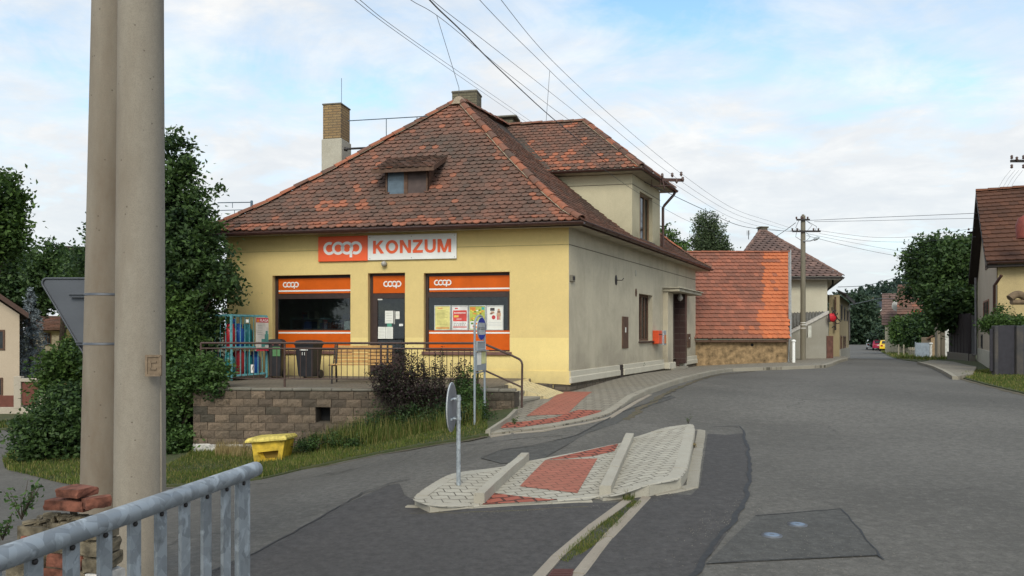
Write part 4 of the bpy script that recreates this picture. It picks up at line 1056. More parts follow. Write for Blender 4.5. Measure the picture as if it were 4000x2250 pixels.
dp = wp(WS1 + .05, -.1, 0)
mb.tube([wp(WS1 + wov - .05, -wov - .02, wz - .1), wp(WS1 + wov - .08, -wov + .02, wz - .2), wp(WS1 + .12, -.12, wz - .55), wp(WS1 + .06, -.08, wz - .65), wp(WS1 + .06, -.08, zE + .25)], .045, 8)
mb.build('gutter', M['brown_metal'], wro)
mb = MB()
for (a, b, c, d) in ((wp(WS0-wov, -wov, wz-.11), wp(WS0-wov, 3.2, wz-.11), wp(WS0, 3.2, wz-.11), wp(WS0, 0, wz-.11)), (wp(WS0-wov, -wov, wz-.11), wp(WS1+wov, -wov, wz-.11), wp(WS1, 0, wz-.11), wp(WS0, 0, wz-.11)), (wp(WS1+wov, -wov, wz-.11), wp(WS1+wov, 3.2, wz-.11), wp(WS1, 3.2, wz-.11), wp(WS1, 0, wz-.11))):
    mb.quad(a, b, c, d)
mb.quad(wp(WS0-wov+.02, -wov, wz-.115), wp(WS0-wov+.02, 2.6, wz-.115), wp(WS0-wov+.02, 2.6, wz+.0), wp(WS0-wov+.02, -wov, wz+.0))
mb.quad(wp(WS0-wov, -wov+.02, wz-.115), wp(WS1+wov, -wov+.02, wz-.115), wp(WS1+wov, -wov+.02, wz), wp(WS0-wov, -wov+.02, wz))
mb.build('soffit', M['soffit'], wro)
# valley strip where the wing slope lands on the street slope, and grime line at the foot of the wing wall
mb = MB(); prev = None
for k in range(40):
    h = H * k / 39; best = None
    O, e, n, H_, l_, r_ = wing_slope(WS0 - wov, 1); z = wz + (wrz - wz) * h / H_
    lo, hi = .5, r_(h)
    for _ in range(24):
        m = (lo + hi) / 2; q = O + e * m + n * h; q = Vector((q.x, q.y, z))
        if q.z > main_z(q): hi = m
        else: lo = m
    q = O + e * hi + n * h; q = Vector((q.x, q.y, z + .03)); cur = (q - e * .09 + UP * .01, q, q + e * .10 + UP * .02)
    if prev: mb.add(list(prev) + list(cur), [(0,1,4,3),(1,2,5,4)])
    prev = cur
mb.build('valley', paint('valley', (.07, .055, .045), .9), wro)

# front dormer: shed roof, two casements
def rp(x, h, lift=0): q = EL + eF * x + nF * h; return Vector((q.x, q.y, main_z(q) + lift))
x0, x1, hh0 = dm[0], dm[1], dm[2]
pB = rp((x0 + x1) / 2, hh0); dz0 = pB.z; dtz = P(1590, 662, pB.y).z
mb = MB(); DF = Frame(EL + nF * hh0, eF, (FA.v.x, FA.v.y))
ring_frame(mb, DF, x0, x1, dz0 - .04, dtz + .02, -.07, 0.0, .055); xm = (x0 + x1) / 2 - .02; mb.box(DF, xm - .05, xm + .05, -.06, .0, dz0, dtz)
dorm = mb.build('dormer', [M['brown_wood']], shop)
mb = MB(); mb.box(DF, x0 + .06, xm - .05, -.04, -.03, dz0 + .02, dtz - .03); mb.build('pane', paint('dormer_pane', (.10, .14, .18), .25, bump=0), dorm)
mb = MB(); mb.box(DF, xm + .05, x1 - .06, -.04, -.025, dz0 + .02, dtz - .03); mb.build('shutter', paint('dormer_shutter', (.085, .06, .055), .7), dorm)
ov = .26; fz_ = dtz - .03; SLP = max(.12, (dTop[2].z - fz_ - .1) / (dTop[1] - hh0 + .22))
top_h = None
for k in range(200):      # where the shed plane meets the roof
    h = hh0 + k * .02; zz = fz_ + .05 + (h - hh0 + .22) * SLP
    if main_z(EL + eF * xm + nF * h) > zz: break
top_h = h
dmb = MB(); Hd = top_h - hh0 + .22 + .1
for xx in (x0, x1 - .02): mb = MB(); mb.prism([DF.p(xx, 0, dz0 - .05), DF.p(xx, 0, fz_ + .04), rp(xx, top_h - .1) - UP*.02], eF * .02); mb.build('cheek', M['brown_wood'], dorm)
def dL(s): return -.0 + .0 * s
tile_face(dmb, DF.p(x0 - ov, .22, fz_ + .03), eF, nF, Hd, Hd * SLP, prof_lin(), lambda h: 0.0, lambda h: (x1 - x0) + ov * 1.7 + .0 * h, tf=lambda x, h, rr: (rr.random(), .5 if (h < .1 and rr.random() < .4) else 0, .7 * rr.random()), jit=2.2)
dr = dmb.build('dormer_roof', [M['tile'], M['underroof']], dorm)
mb = MB()
mb.box(DF, x0 - ov, x1 + ov * .7, .17, .21, fz_ - .07, fz_ + .03)
a = DF.p(x1 + ov * .7, .21, fz_ - .07); bq = DF.p(x1 + ov * .7, .21 - Hd, fz_ - .07 + Hd * SLP)
mb.prism([a, a + UP * .12, bq + UP * .12, bq], eF * .03)
a = DF.p(x0 - ov, .21, fz_ - .07); bq = DF.p(x0 - ov, .21 - Hd, fz_ - .07 + Hd * SLP); mb.prism([a, a + UP * .1, bq + UP * .1, bq], eF * -.03)
mb.quad(DF.p(x0 - ov, .2, fz_ - .05), DF.p(x1 + ov * .7, .2, fz_ - .05), DF.p(x1 + ov * .7, -.1, fz_ + .05), DF.p(x0 - ov, -.1, fz_ + .05))
mb.build('fascia', M['brown_wood'], dorm)

# chimneys
def chimney(x0, x1, top, D, depth, bot, mats, capmat, split=None, name='chimney'):
    fr = Frame(P((x0 + x1) / 2, top, D), -fd, (-.203, -.979)); w = (x1 - x0) / F * D; zt_ = P(0, top, D).z
    mb = MB(); mb.bbox(fr, -w/2, w/2, -depth, 0, bot, zt_, .012, 0)
    o = mb.build(name, mats[0], shop); return o, fr, w, zt_
# slim tall chimney on the left slope
Dc = 21.2; fr = Frame(P(1314, 700, Dc), -fd, (-.203, -.979)); wl = .56; dl = .9
ztop = P(0, 408, Dc).z; zsp = P(0, 541, Dc).z
mb = MB(); mb.bbox(fr, -.42, .14, -.62, 0, zsp, ztop, .015, 0); ch1 = mb.build('chimney', M['brickyel'], shop)
mb = MB(); mb.bbox(fr, -.45, .17, -.65, .03, P(0, 760, Dc).z, zsp, .02); mb.build('chimney_base', M['chimplaster'], ch1)
mb = MB(); mb.bbox(fr, -.44, .16, -.64, .02, ztop, ztop + .05, .02); mb.build('chimney_cap', M['cap'], ch1)
mb = MB(); q = fr.p(.02, -.3, ztop); mb.tube([q, q + UP * .85], .007, 5); mb.build('antenna_rod', M['wire'], ch1)
# chimney behind the apex
ap = apex + UP * (zE + RISE)
fr2 = Frame(P(1815, 400, 22.6), -fd, (-.203, -.979)); z2 = P(0, 360, 22.6).z
mb = MB(); mb.bbox(fr2, -.40, .38, -.6, 0, z2 - 1.4, z2, .015); ch2 = mb.build('chimney', M['brickgrey'], shop)
mb = MB(); mb.bbox(fr2, -.42, .40, -.62, .02, z2 - .01, z2 + .06, .02); mb.build('chimney_cap', M['cap'], ch2)
# far chimney with a slab
fr3 = Frame(P(1975, 470, 26.5), -fd, (-.203, -.979)); z3 = P(0, 463, 26.5).z
mb = MB(); mb.bbox(fr3, -.30, .26, -.5, 0, z3 - 1.6, z3, .015); ch3 = mb.build('chimney', M['brickgrey'], shop)
mb = MB(); mb.bbox(fr3, -.42, .42, -.62, .12, z3 + .02, z3 + .09, .02); mb.build('chimney_cap', M['cap'], ch3)
# lightning rods
mb = MB(); mb.tube([ap + UP * .1, ap + UP * .35, P(1705, 58, 20.6)], .008, 5); mb.build('lightning_rod', M['wire'], shop)
mb = MB(); q = wp((WS0+WS1)/2, 3.2, wrz); mb.tube([P(2133, 478, q.y), P(2147, 278, q.y)], .007, 5); mb.build('lightning_rod', M['wire'], shop)
# steel walkway rails to the chimneys
mb = MB(); a = P(1360, 472, 20.9); b = P(1670, 454, 20.5); mb.tube([a, b], .013, 6)
for px, y0, y1 in ((1509, 463, 560), (1629, 457, 490)): mb.tube([P(px, y0, 20.7), P(px, y1, 20.7)], .011, 6)
mb.build('walkway_rail', M['wire_blue'], shop)
mb = MB(); mb.tube([P(1345, 582, 20.6), P(1470, 576, 20.4)], .03, 8); mb.tube([P(1345, 582, 20.6), P(1358, 584, 20.6)], .055, 8); mb.build('walkway_beam', M['iron'], shop)
mb = MB(); mb.tube([P(850, 792, 19.6), P(985, 790, 19.6)], .013, 6); mb.tube([P(860, 822, 19.6), P(965, 819, 19.6)], .010, 6)
mb.tube([P(983, 786, 19.6), P(983, 830, 19.4)], .035, 8)
for px in (908, 916): mb.tube([P(px, 792 if px == 908 else 820, 19.6), P(px, 812 if px == 908 else 850, 19.6)], .008, 5)
mb.build('walkway_rail', M['wire_blue'], shop)

# shop windows, door --------------------------------------------------------------------------------
def text_mesh(s, bold=.0, spacing=1.0):
    cu = bpy.data.curves.new('t', 'FONT'); cu.body = s; cu.offset = bold; cu.space_character = spacing; cu.resolution_u = 3
    ob = bpy.data.objects.new('t', cu); COL.objects.link(ob); dg = bpy.context.evaluated_depsgraph_get(); dg.update()
    me = bpy.data.meshes.new_from_object(ob.evaluated_get(dg)); vs = [v.co.copy() for v in me.vertices]; fs = [list(p.vertices) for p in me.polygons]
    bpy.data.objects.remove(ob); bpy.data.curves.remove(cu); bpy.data.meshes.remove(me); return vs, fs
def put_text(mb, s, fr, u0, u1, w0, w1, v, mat=0, bold=0, thick=0.004):
    vs, fs = text_mesh(s, bold); x0 = min(p.x for p in vs); x1 = max(p.x for p in vs); y0 = min(p.y for p in vs); y1 = max(p.y for p in vs)
    mb.add([fr.p(u0 + (p.x - x0) / (x1 - x0) * (u1 - u0), v, w0 + (p.y - y0) / (y1 - y0) * (w1 - w0)) for p in vs], fs, mat)
GL_ = {'K': (.95, [[(0,0),(.25,0),(.25,1),(0,1)], [(.24,.33),(.24,.62),(.62,1),(.92,1),(.50,.58)], [(.36,.52),(.52,.62),(.97,0),(.66,0),(.33,.44)]]),
 'N': (.95, [[(0,0),(.24,0),(.24,1),(0,1)], [(.71,0),(.95,0),(.95,1),(.71,1)], [(0,1),(.26,1),(.95,0),(.69,0)]]),
 'Z': (.86, [[(.02,.80),(.02,1),(.84,1),(.84,.80)], [(.0,0),(.0,.20),(.86,.20),(.86,0)], [(.0,.18),(.54,.82),(.84,.82),(.30,.18)]]),
 'M': (1.14, [[(0,0),(.23,0),(.23,1),(0,1)], [(.91,0),(1.14,0),(1.14,1),(.91,1)], [(0,1),(.32,1),(.67,0),(.47,0)], [(1.14,1),(.82,1),(.47,0),(.67,0)]])}
def block_text(mb, s, fr, u0, u1, w0, w1, v, mat=0):
    wd = {'O': 1.08, 'U': .94}; tot = sum(GL_[c][0] if c in GL_ else wd[c] for c in s) + .15 * (len(s) - 1); k = (u1 - u0) / tot; H = w1 - w0; x = u0; dv = 0
    for c in s:
        if c in GL_:
            for pg in GL_[c][1]: dv += .0003; mb.add([fr.p(x + a * k, v + dv, w0 + b * H) for a, b in pg], [tuple(range(len(pg)))], mat)
            x += (GL_[c][0] + .15) * k; continue
        W = wd[c]; cx, cy, n = W / 2, .5, 28
        if c == 'O': P_ = [(cx + math.cos(t*2*math.pi/n)*W/2, cy + math.sin(t*2*math.pi/n)*.52, cx + math.cos(t*2*math.pi/n)*(W/2-.25), cy + math.sin(t*2*math.pi/n)*.31) for t in range(n+1)]
        else: P_ = [(0, 1, .25, 1)] + [(cx - math.cos(t*math.pi/n)*W/2, .38 - math.sin(t*math.pi/n)*.40, cx - math.cos(t*math.pi/n)*(W/2-.25), .38 - math.sin(t*math.pi/n)*.20) for t in range(n+1)] + [(W, 1, W-.25, 1)]
        for A, B in zip(P_, P_[1:]): mb.add([fr.p(x + q[0]*k, v, w0 + q[1]*H) for q in (A, B)] + [fr.p(x + q[2]*k, v, w0 + q[3]*H) for q in (B, A)], [(0,1,2,3)], mat)
        x += (W + .15) * k
def logo(mb, fr, u0, u1, w_mid, v, mat=0):
    W = u1 - u0; ro = W / 6.3; sp = (W - 2 * ro) / 3; ri = ro * .58; th = .006
    def arc(cu, a0, a1, n=28):
        pts = []
        for k in range(n + 1):
            a = math.radians(a0 + (a1 - a0) * k / n); pts.append((math.cos(a), math.sin(a)))
        for (c0, s0), (c1, s1) in zip(pts, pts[1:]):
            mb.add([fr.p(cu + c0*ri, v, w_mid + s0*ri), fr.p(cu + c0*ro, v, w_mid + s0*ro), fr.p(cu + c1*ro, v, w_mid + s1*ro), fr.p(cu + c1*ri, v, w_mid + s1*ri)], [(0,1,2,3)], mat)
    c = [u0 + ro + sp * k for k in range(4)]
    arc(c[0], 62, 318); arc(c[1], 0, 360); arc(c[2], 0, 360); arc(c[3], -125, 170)
    sw = (ro - ri); us = c[3] - ro
    mb.quad(fr.p(us, v + .0005, w_mid - ro * 1.42), fr.p(us + sw, v + .0005, w_mid - ro * 1.42), fr.p(us + sw, v + .0005, w_mid + .02 * ro), fr.p(us, v + .0005, w_mid + .02 * ro), mat)
VW = -.14
def shop_window(a, b, c, d, name='shop_window'):
    # a..b along, c..d height : top panel, glass, bottom panel
    k = (d - c) / (1373 - 1064)
    yt = lambda py: d - (py - 1064) * k
    mb = MB(); ring_frame(mb, FA, a, b, c, d, VW - .08, VW, .075, tb=.05)
    mb.box(FA, a + .075, b - .0, VW - .07, VW - .002, yt(1160), yt(1139)); mb.box(FA, a+.075, b-.02, VW - .07, VW - .012, yt(1293), yt(1287))
    o = mb.build(name, M['brown_frame'], shop)
    mb = MB(); mb.box(FA, a + .08, b - .03, VW - .03, VW - .02, yt(1288), yt(1158)); mb.build('pane', M['glass'], o)
    mb = MB(); mb.box(FA, a + .10, b - .02, VW - .03, VW + .012, yt(1138), yt(1076)); mb.box(FA, a + .09, b - .02, VW - .03, VW + .012, yt(1367), yt(1291))
    p = mb.build('panel', M['orange'], o)
    for (y0, y1) in ((1130, 1124), (1303, 1297)): mb = MB(); mb.quad(FA.p(a + .10, VW + .016, yt(y0)), FA.p(b - .02, VW + .016, yt(y0)), FA.p(b - .02, VW + .016, yt(y1)), FA.p(a + .10, VW + .016, yt(y1))); mb.build('stripe', M['white'], p)
    mb = MB(); logo(mb, FA, a + .22, a + .22 + .44, yt(1101), VW + .018)
    mb.build('lettering', M['white'], p)
    mb = MB(); mb.bbox(FA, a - .04, b + .05, -.14, .06, c - .085, c - .004, .01); mb.build('sill', paint('sill_brown', (.16, .08, .065), .6), o)
    return o, yt
wLo, ytL = shop_window(*WL_); wRo, ytR = shop_window(*WR_)
# interior room seen through the glass
mb = MB(); mb.box(FA, -WL + .3, -.3, -3.6, -3.5, zt - .1, E + 1.9); mb.box(FA, -WL + .3, -.3, -3.6, -.3, zt - .12, zt - .05); mb.box(FA, -WL + .3, -.3, -3.6, -.26, E + 1.75, E + 1.8)
mb.build('room', M['interior'], shop)
rr = random.Random(5); mb = MB()
for k in range(26):
    u = uL0 + .1 + rr.random() * 1.6; w = E - .15 + rr.choice([-.3, 0, .25, .5]); s = .1 + .14 * rr.random(); mb.box(FA, u, u + s, -1.6, -1.3, w, w + .1 + .15 * rr.random(), rr.randrange(3))
for w in (-.48, -.17, .1, .35): mb.box(FA, uL0 - .1, uL1 + .2, -1.8, -1.25, E + w - .02, E + w, 3)
mb.build('shelf', [paint('goods_red', (.3, .05, .04)), paint('goods_cream', (.4, .35, .25)), paint('goods_blue', (.05, .1, .25)), paint('shelf_grey', (.2, .2, .2))], shop)
mb = MB(); mb.quad(FA.p(uL1 - .25, VW - .05, ytL(1290)), FA.p(uL1 - .03, VW - .05, ytL(1290)), FA.p(uL1 - .03, VW - .05, ytL(1252)), FA.p(uL1 - .25, VW - .05, ytL(1252)))
mb.build('notice', M['paper'], wLo)
# door
a, b, c, d = DO; k = (1500 - 1066); yd = lambda py: d - (py - 1066) / (421) * 2.5 * (d - c) / 2.55
yz = lambda py: FA.hit(1510, py)[1]
mb = MB(); ring_frame(mb, FA, a, b, c, d, VW - .07, VW, .07, tb=.04); mb.box(FA, a + .07, b - .03, VW - .06, VW - .004, yz(1165), yz(1144)); mb.box(FA, a + .07, a + .19, VW - .06, VW - .006, c + .04, yz(1165)); mb.box(FA, a+.19, b-.04, VW - .06, VW-.006, c+.04, c+.55)
do = mb.build('door', M['brown_frame'], shop)
mb = MB(); mb.box(FA, a + .19, b - .06, VW - .04, VW - .03, c + .55, yz(1165)); mb.build('pane', M['glass'], do)
mb = MB(); mb.box(FA, a + .085, b - .01, VW - .03, VW + .012, yz(1144), yz(1076)); pn = mb.build('panel', M['orange'], do)
mb = MB(); logo(mb, FA, fh(1490, 1110)[0], fh(1561, 1110)[0], yz(1108), VW + .018); mb.build('lettering', M['white'], pn)
mb = MB(); mb.tube([FA.p(b - .12, VW + .0, E - .2), FA.p(b - .12, VW + .05, E - .2), FA.p(b - .12, VW + .05, E - .55), FA.p(b - .12, VW, E - .55)], .012, 6); mb.build('handle', M['iron'], do)
def sheet(px0, py0, px1, py1, v, mat, name='notice', lines=0, lmat=None, parent=None, extra=None):
    u0, w1_ = FA.hit(px0, py0, v); u1, w0_ = FA.hit(px1, py1, v); mb = MB(); mb.quad(FA.p(u0, v, w0_), FA.p(u1, v, w0_), FA.p(u1, v, w1_), FA.p(u0, v, w1_), 0)
    for i in range(lines):
        w = w1_ - (w1_ - w0_) * (i + 1) / (lines + 1); mb.quad(FA.p(u0 + (u1-u0)*.12, v + .001, w), FA.p(u1 - (u1-u0)*R.uniform(.1, .4), v + .001, w), FA.p(u1 - (u1-u0)*R.uniform(.1, .12), v + .001, w + .006), FA.p(u0 + (u1-u0)*.12, v + .001, w + .006), 1)
    return mb.build(name, [mat, lmat or paint('print_grey', (.35, .35, .33), .7)], parent or do)
sheet(1504, 1214, 1536, 1263, VW - .02, M['paper'], lines=4); sheet(1538, 1214, 1543, 1266, VW - .022, paint('print_grey', (.35, .35, .33), .7)); sheet(1545, 1216, 1561, 1246, VW - .02, M['paper'], lines=1)
sheet(1477, 1277, 1506, 1323, VW - .02, M['paper'], lines=7); sheet(1507, 1277, 1535, 1323, VW - .02, M['paper'], lines=9); sheet(1559, 1265, 1574, 1274, VW - .02, M['white'])
sheet(1512, 1263, 1530, 1276, VW - .023, paint('green_note', (.1, .35, .25), .6)); sheet(1474, 1155, 1494, 1172, VW - .02, M['paper'], lines=1)
# posters standing in the right window
fr_m = paint('poster_frame', (.55, .56, .55), .35, metal=.4)
PX = [(1697, 1761), (1764, 1829), (1831, 1898), (1900, 1967)]
plab = ['yellow notice in a silver frame, leftmost poster in the right shop window', 'red and white poster in a silver frame in the right shop window', 'green and yellow leaflet in a silver frame behind the bus stop sign', 'white poster with a red ball in a silver frame, rightmost in the shop window']
for i, (xa, xb) in enumerate(PX):
    v = VW - .012; u0, w1_ = FA.hit(xa, 1193, v); u1, w0_ = FA.hit(xb, 1290, v)
    t = thing('poster', plab[i], 'poster', FA.p((u0+u1)/2, v, w0_), 'framed posters in the shop window')
    mb = MB(); ring_frame(mb, FA, u0, u1, w0_, w1_, v - .006, v + .012, .02); mb.build('frame', fr_m, t)
    mb = MB(); mb.quad(FA.p(u0+.02, v+.001, w0_+.02), FA.p(u1-.02, v+.001, w0_+.02), FA.p(u1-.02, v+.001, w1_-.02), FA.p(u0+.02, v+.001, w1_-.02), 0)
    W, H_ = u1-u0, w1_-w0_
    def rect(a_, b_, c_, d_, m_, dz=.0018): mb.quad(FA.p(u0+W*a_, v+dz, w0_+H_*c_), FA.p(u0+W*b_, v+dz, w0_+H_*c_), FA.p(u0+W*b_, v+dz, w0_+H_*d_), FA.p(u0+W*a_, v+dz, w0_+H_*d_), m_)
    if i == 0:
        mats = [paint('poster_yellow', (.72, .66, .25), .6, bump=0), paint('print_green', (.42, .4, .12), .6, bump=0), paint('print_orange', (.7, .3, .1), .6, bump=0)]
        for k in range(11): rect(.14, R.uniform(.6, .86), .78 - k*.055, .795 - k*.055, 1)
        rect(.1, .9, .06, .12, 2); rect(.2, .5, .86, .9, 2)
    elif i == 1:
        mats = [paint('poster_white', (.72, .7, .68), .6, bump=0), paint('poster_red', (.62, .07, .06), .6, bump=0), paint('poster_gold', (.75, .5, .1), .6, bump=0), M['iron'], M['white']]
        rect(.09, .91, .36, .8, 1); rect(.15, .85, .68, .71, 4, .0025); rect(.15, .42, .52, .6, 2, .0025); rect(.3, .6, .44, .46, 4, .0025); rect(.2, .38, .85, .9, 1)
        for k in range(8): rect(.14 + k*.095, .17 + k*.095 + .02, .27, .29, 3); 
        for k in range(6): rect(.14 + k*.12, .2 + k*.12, .2, .22, 3)
        rect(.09, .91, .11, .15, 1)
    elif i == 2:
        mats = [paint('poster_green', (.45, .5, .1), .6, bump=0), paint('p_teal', (.05, .35, .33), .6, bump=0), paint('p_orange', (.75, .25, .05), .6, bump=0), paint('p_dkgreen', (.12, .22, .03), .6, bump=0), paint('p_red', (.5, .04, .04), .6, bump=0), paint('p_yel', (.75, .65, .1), .6, bump=0), M['white']]
        rect(.75, .92, .82, .93, 1); rect(.08, .4, .78, .93, 2)
        for k in range(26): x = R.uniform(.08, .82); y = R.uniform(.38, .82); rect(x, x + .1, y, y + .05, R.choice([3, 5, 2, 6, 3, 5]), .002 + k*.00015)
        rect(.08, .92, .06, .36, 6, .0019)
        for k in range(9): x = R.uniform(.08, .75); y = R.uniform(.08, .3); rect(x, x + .13, y, y + .07, R.choice([4, 3, 2, 1]), .0026 + k*.00015)
    else:
        mats = [M['paper'], paint('p_black', (.06, .055, .06), .6, bump=0), paint('p_skin', (.5, .3, .2), .6, bump=0), paint('p_red2', (.6, .06, .07), .6, bump=0), paint('p_grey', (.45, .47, .5), .6, bump=0), paint('p_brown', (.22, .12, .08), .6, bump=0)]
        rect(.22, .48, .78, .9, 1)
        for k in range(7): x = R.uniform(.2, .36); y = R.uniform(.6, .74); rect(x, x+.13, y, y+.05, R.choice([2, 4, 5]), .002 + k*.00015)
        for (a_, b_, c_, d_, m_) in ((.66,.78,.78,.86,2),(.64,.82,.7,.78,5),(.6,.85,.56,.7,2),(.63,.72,.42,.56,3),(.74,.82,.42,.56,2)): rect(a_, b_, c_, d_, m_, .0026)
        cx_, cy_ = u0 + W*.42, w0_ + H_*.52; mb.add([FA.p(cx_, v+.003, cy_)] + [FA.p(cx_ + math.cos(q_*math.pi/8)*.045, v+.003, cy_ + math.sin(q_*math.pi/8)*.05) for q_ in range(16)], [(0, 1+k, 1+(k+1)%16) for k in range(16)], 3)
        for k in range(3): rect(.12, .88, .3 - k*.06, .31 - k*.06, 4)
    mb.build('print', mats, t, recalc=False)
# big sign over the door
u0, z1_ = FA.hit(1243, 927, .05); um_, _ = FA.hit(1436, 927, .05); u1, _ = FA.hit(1783, 927, .05); z0_ = FA.hit(1500, 1017, .05)[1]; z1_ = FA.hit(1500, 918, .05)[1]
sign = thing('shop_sign', 'long orange and white shop name board mounted above the door', 'sign', FA.p((u0+u1)/2, .05, z0_))
mb = MB(); mb.bbox(FA, u0, um_, .01, .055, z0_, z1_, .004); mb.build('logo_board', M['orange_sign'], sign)
mb = MB(); mb.bbox(FA, um_ + .004, u1, .01, .053, z0_ + .01, z1_, .004)
nb = mb.build('name_board', M['white'], sign)
mb = MB(); ua, _ = FA.hit(1263, 970, .06); ub, _ = FA.hit(1414, 970, .06); logo(mb, FA, ua, ub, z0_ + (z1_-z0_)*.52, .06); mb.build('lettering', M['white'], sign)
mb = MB(); ua, _ = FA.hit(1457, 970, .06); ub, _ = FA.hit(1762, 970, .06); block_text(mb, 'KONZUM', FA, ua, ub, z0_ + (z1_-z0_)*.27, z0_ + (z1_-z0_)*.78, .06); mb.build('lettering', M['orange_sign'], sign)
for uu in (um_ + .06, (um_+u1)/2, u1 - .05):
    for zz in (z0_ + .05, z1_ - .05): mb = MB(); mb.lathe(FA.p(uu, .053, zz), [(.009, 0), (.009, .003)], 8, ax=(FA.u, UP, FA.v)); mb.build('screw', M['iron'], sign)
# door lamp
t = thing('wall_lamp', 'round grey wall lamp on the yellow wall just above the shop door', 'wall lamp', FA.p(*[FA.hit(1501, 1031)[0], .05, FA.hit(1501, 1031)[1]]))
cu, cw = FA.hit(1501, 1031, .05)
mb = MB(); mb.lathe(FA.p(cu, 0, cw), [(.055, 0), (.055, .03), (.05, .035)], 16, ax=(FA.u, UP, FA.v)); mb.build('base', M['iron'], t)
mb = MB(); mb.lathe(FA.p(cu, .03, cw), [(.05, 0), (.066, .03), (.068, .055), (.055, .09), (.03, .11), (.002, .115)], 16, ax=(FA.u, UP, FA.v)); mb.build('globe', M['lampglass'], t)
# fittings on the street wall
def onside(name, label, cat, px0, py0, px1, py1, v, mat, group=None, b=.01):
    u0, w1_ = SI.hit(px0, py0, v); u1, w0_ = SI.hit(px1, py1, v); t = thing(name, label, cat, SI.p((u0+u1)/2, v, w0_), group); return t, u0, u1, min(w0_, w1_), max(w0_, w1_)
t, a, b, c, d = onside('meter_box', 'tall rusty brown meter cabinet set in the grey street wall', 'meter cabinet', 2432, 1236, 2454, 1361, .02, None)
d = SI.hit(2432, 1236, .02)[1]; c = SI.hit(2432, 1361, .02)[1]
mb = MB(); mb.bbox(SI, a, b, -.02, .03, c, d, .008); o = mb.build('door_panel', paint('rust_box', (.10, .055, .035), .7), t)
mb = MB(); mb.box(SI, (a+b)/2 - .05, (a+b)/2 + .03, .03, .034, c + (d-c)*.5, c + (d-c)*.66); mb.build('sticker', M['paper'], t)
t, a, b, c, d = onside('meter_box', 'small narrow brown cabinet right of the last side window', 'meter cabinet', 2686, 1304, 2697, 1357, .02, None)
mb = MB(); mb.bbox(SI, a, b, -.02, .03, c, d, .008); mb.build('door_panel', paint('rust_box', (.10, .055, .035)), t)
mb = MB(); mb.box(SI, (a+b)/2 - .03, (a+b)/2 + .03, .03, .034, c + (d-c)*.62, c + (d-c)*.75); mb.build('sticker', M['paper'], t)
t, a, b, c, d = onside('post_box', 'bright orange post box on the wall beside the side door', 'post box', 2562, 1291, 2575, 1343, .12, None)
mb = MB(); mb.bbox(SI, a + .02, b + .10, .0, .20, c, d, .02); o = mb.build('body', M['orangebox'], t)
mb = MB(); mb.bbox(SI, a + .05, b + .07, .04, .205, d - .14, d - .11, .003); mb.build('slot', M['iron'], t)
t, a, b, c, d = onside('wall_box', 'grey and orange notice box just right of the orange post box', 'wall box', 2580, 1291, 2594, 1348, .16, None)
mb = MB(); mb.bbox(SI, a + .05, a + .34, .162, .26, c, d, .01); mb.build('body', M['galv_f'], t)
mb = MB(); mb.bbox(SI, a + .09, a + .30, .26, .268, c + .06, d - .14, .003); mb.build('front', paint('orange_faded', (.6, .2, .08), .6), t)
for lab, px, py, r, m_, nm_ in (('round dark bracket plate high on the grey street wall', 2406, 1094, .085, 'iron', 1), ('small round brown vent cover on the grey wall above the side window', 2484, 1143, .075, 'brown_wood', 0), ('faded oval patch plate high on the grey street wall', 2483, 1067, .06, 'chimplaster', 0)):
    t = thing('wall_plate', lab, 'wall plate', SI.p(SI.hit(px, py)[0], 0, SI.hit(px, py)[1])); u, w = SI.hit(px, py)
    mb = MB(); mb.lathe(SI.p(u, 0, w), [(r*1.1, 0), (r*1.1, .012), (r*.8, .02), (.002, .02)], 18, ax=(SI.u, UP*1.5, SI.v)); mb.build('plate', M[m_], t)
    if nm_: mb = MB(); mb.tube([SI.p(u, 0, w), SI.p(u + .05, .16, w - .01), SI.p(u + .06, .2, w + .05)], .012, 6); mb.build('hook', M['iron'], t)
t = thing('junction_box', 'small grey junction box by the yellow corner of the street wall', 'junction box', SI.p(.12, 0, SI.hit(2233, 1087)[1]))
w = SI.hit(2233, 1087)[1]; mb = MB(); mb.bbox(SI, .06, .26, 0, .06, w - .08, w + .07, .01); mb.build('body', paint('jbox', (.2, .18, .14)), t); mb = MB(); mb.bbox(SI, .10, .22, .06, .075, w - .04, w + .04, .008); mb.build('lid', M['iron'], t)
# plinth vent
u, w = SI.hit(2447, 1447); mb = MB()
mb.box(SI, 3.60, 3.97, -.06, .02, E - 1.3, E - .9)
for k in range(5): mb.box(SI, 3.60, 3.97, .02, .035, E - 1.24 + k*.07, E - 1.20 + k*.07)
mb.build('vent', paint('vent_dark', (.04, .03, .028)), shop)
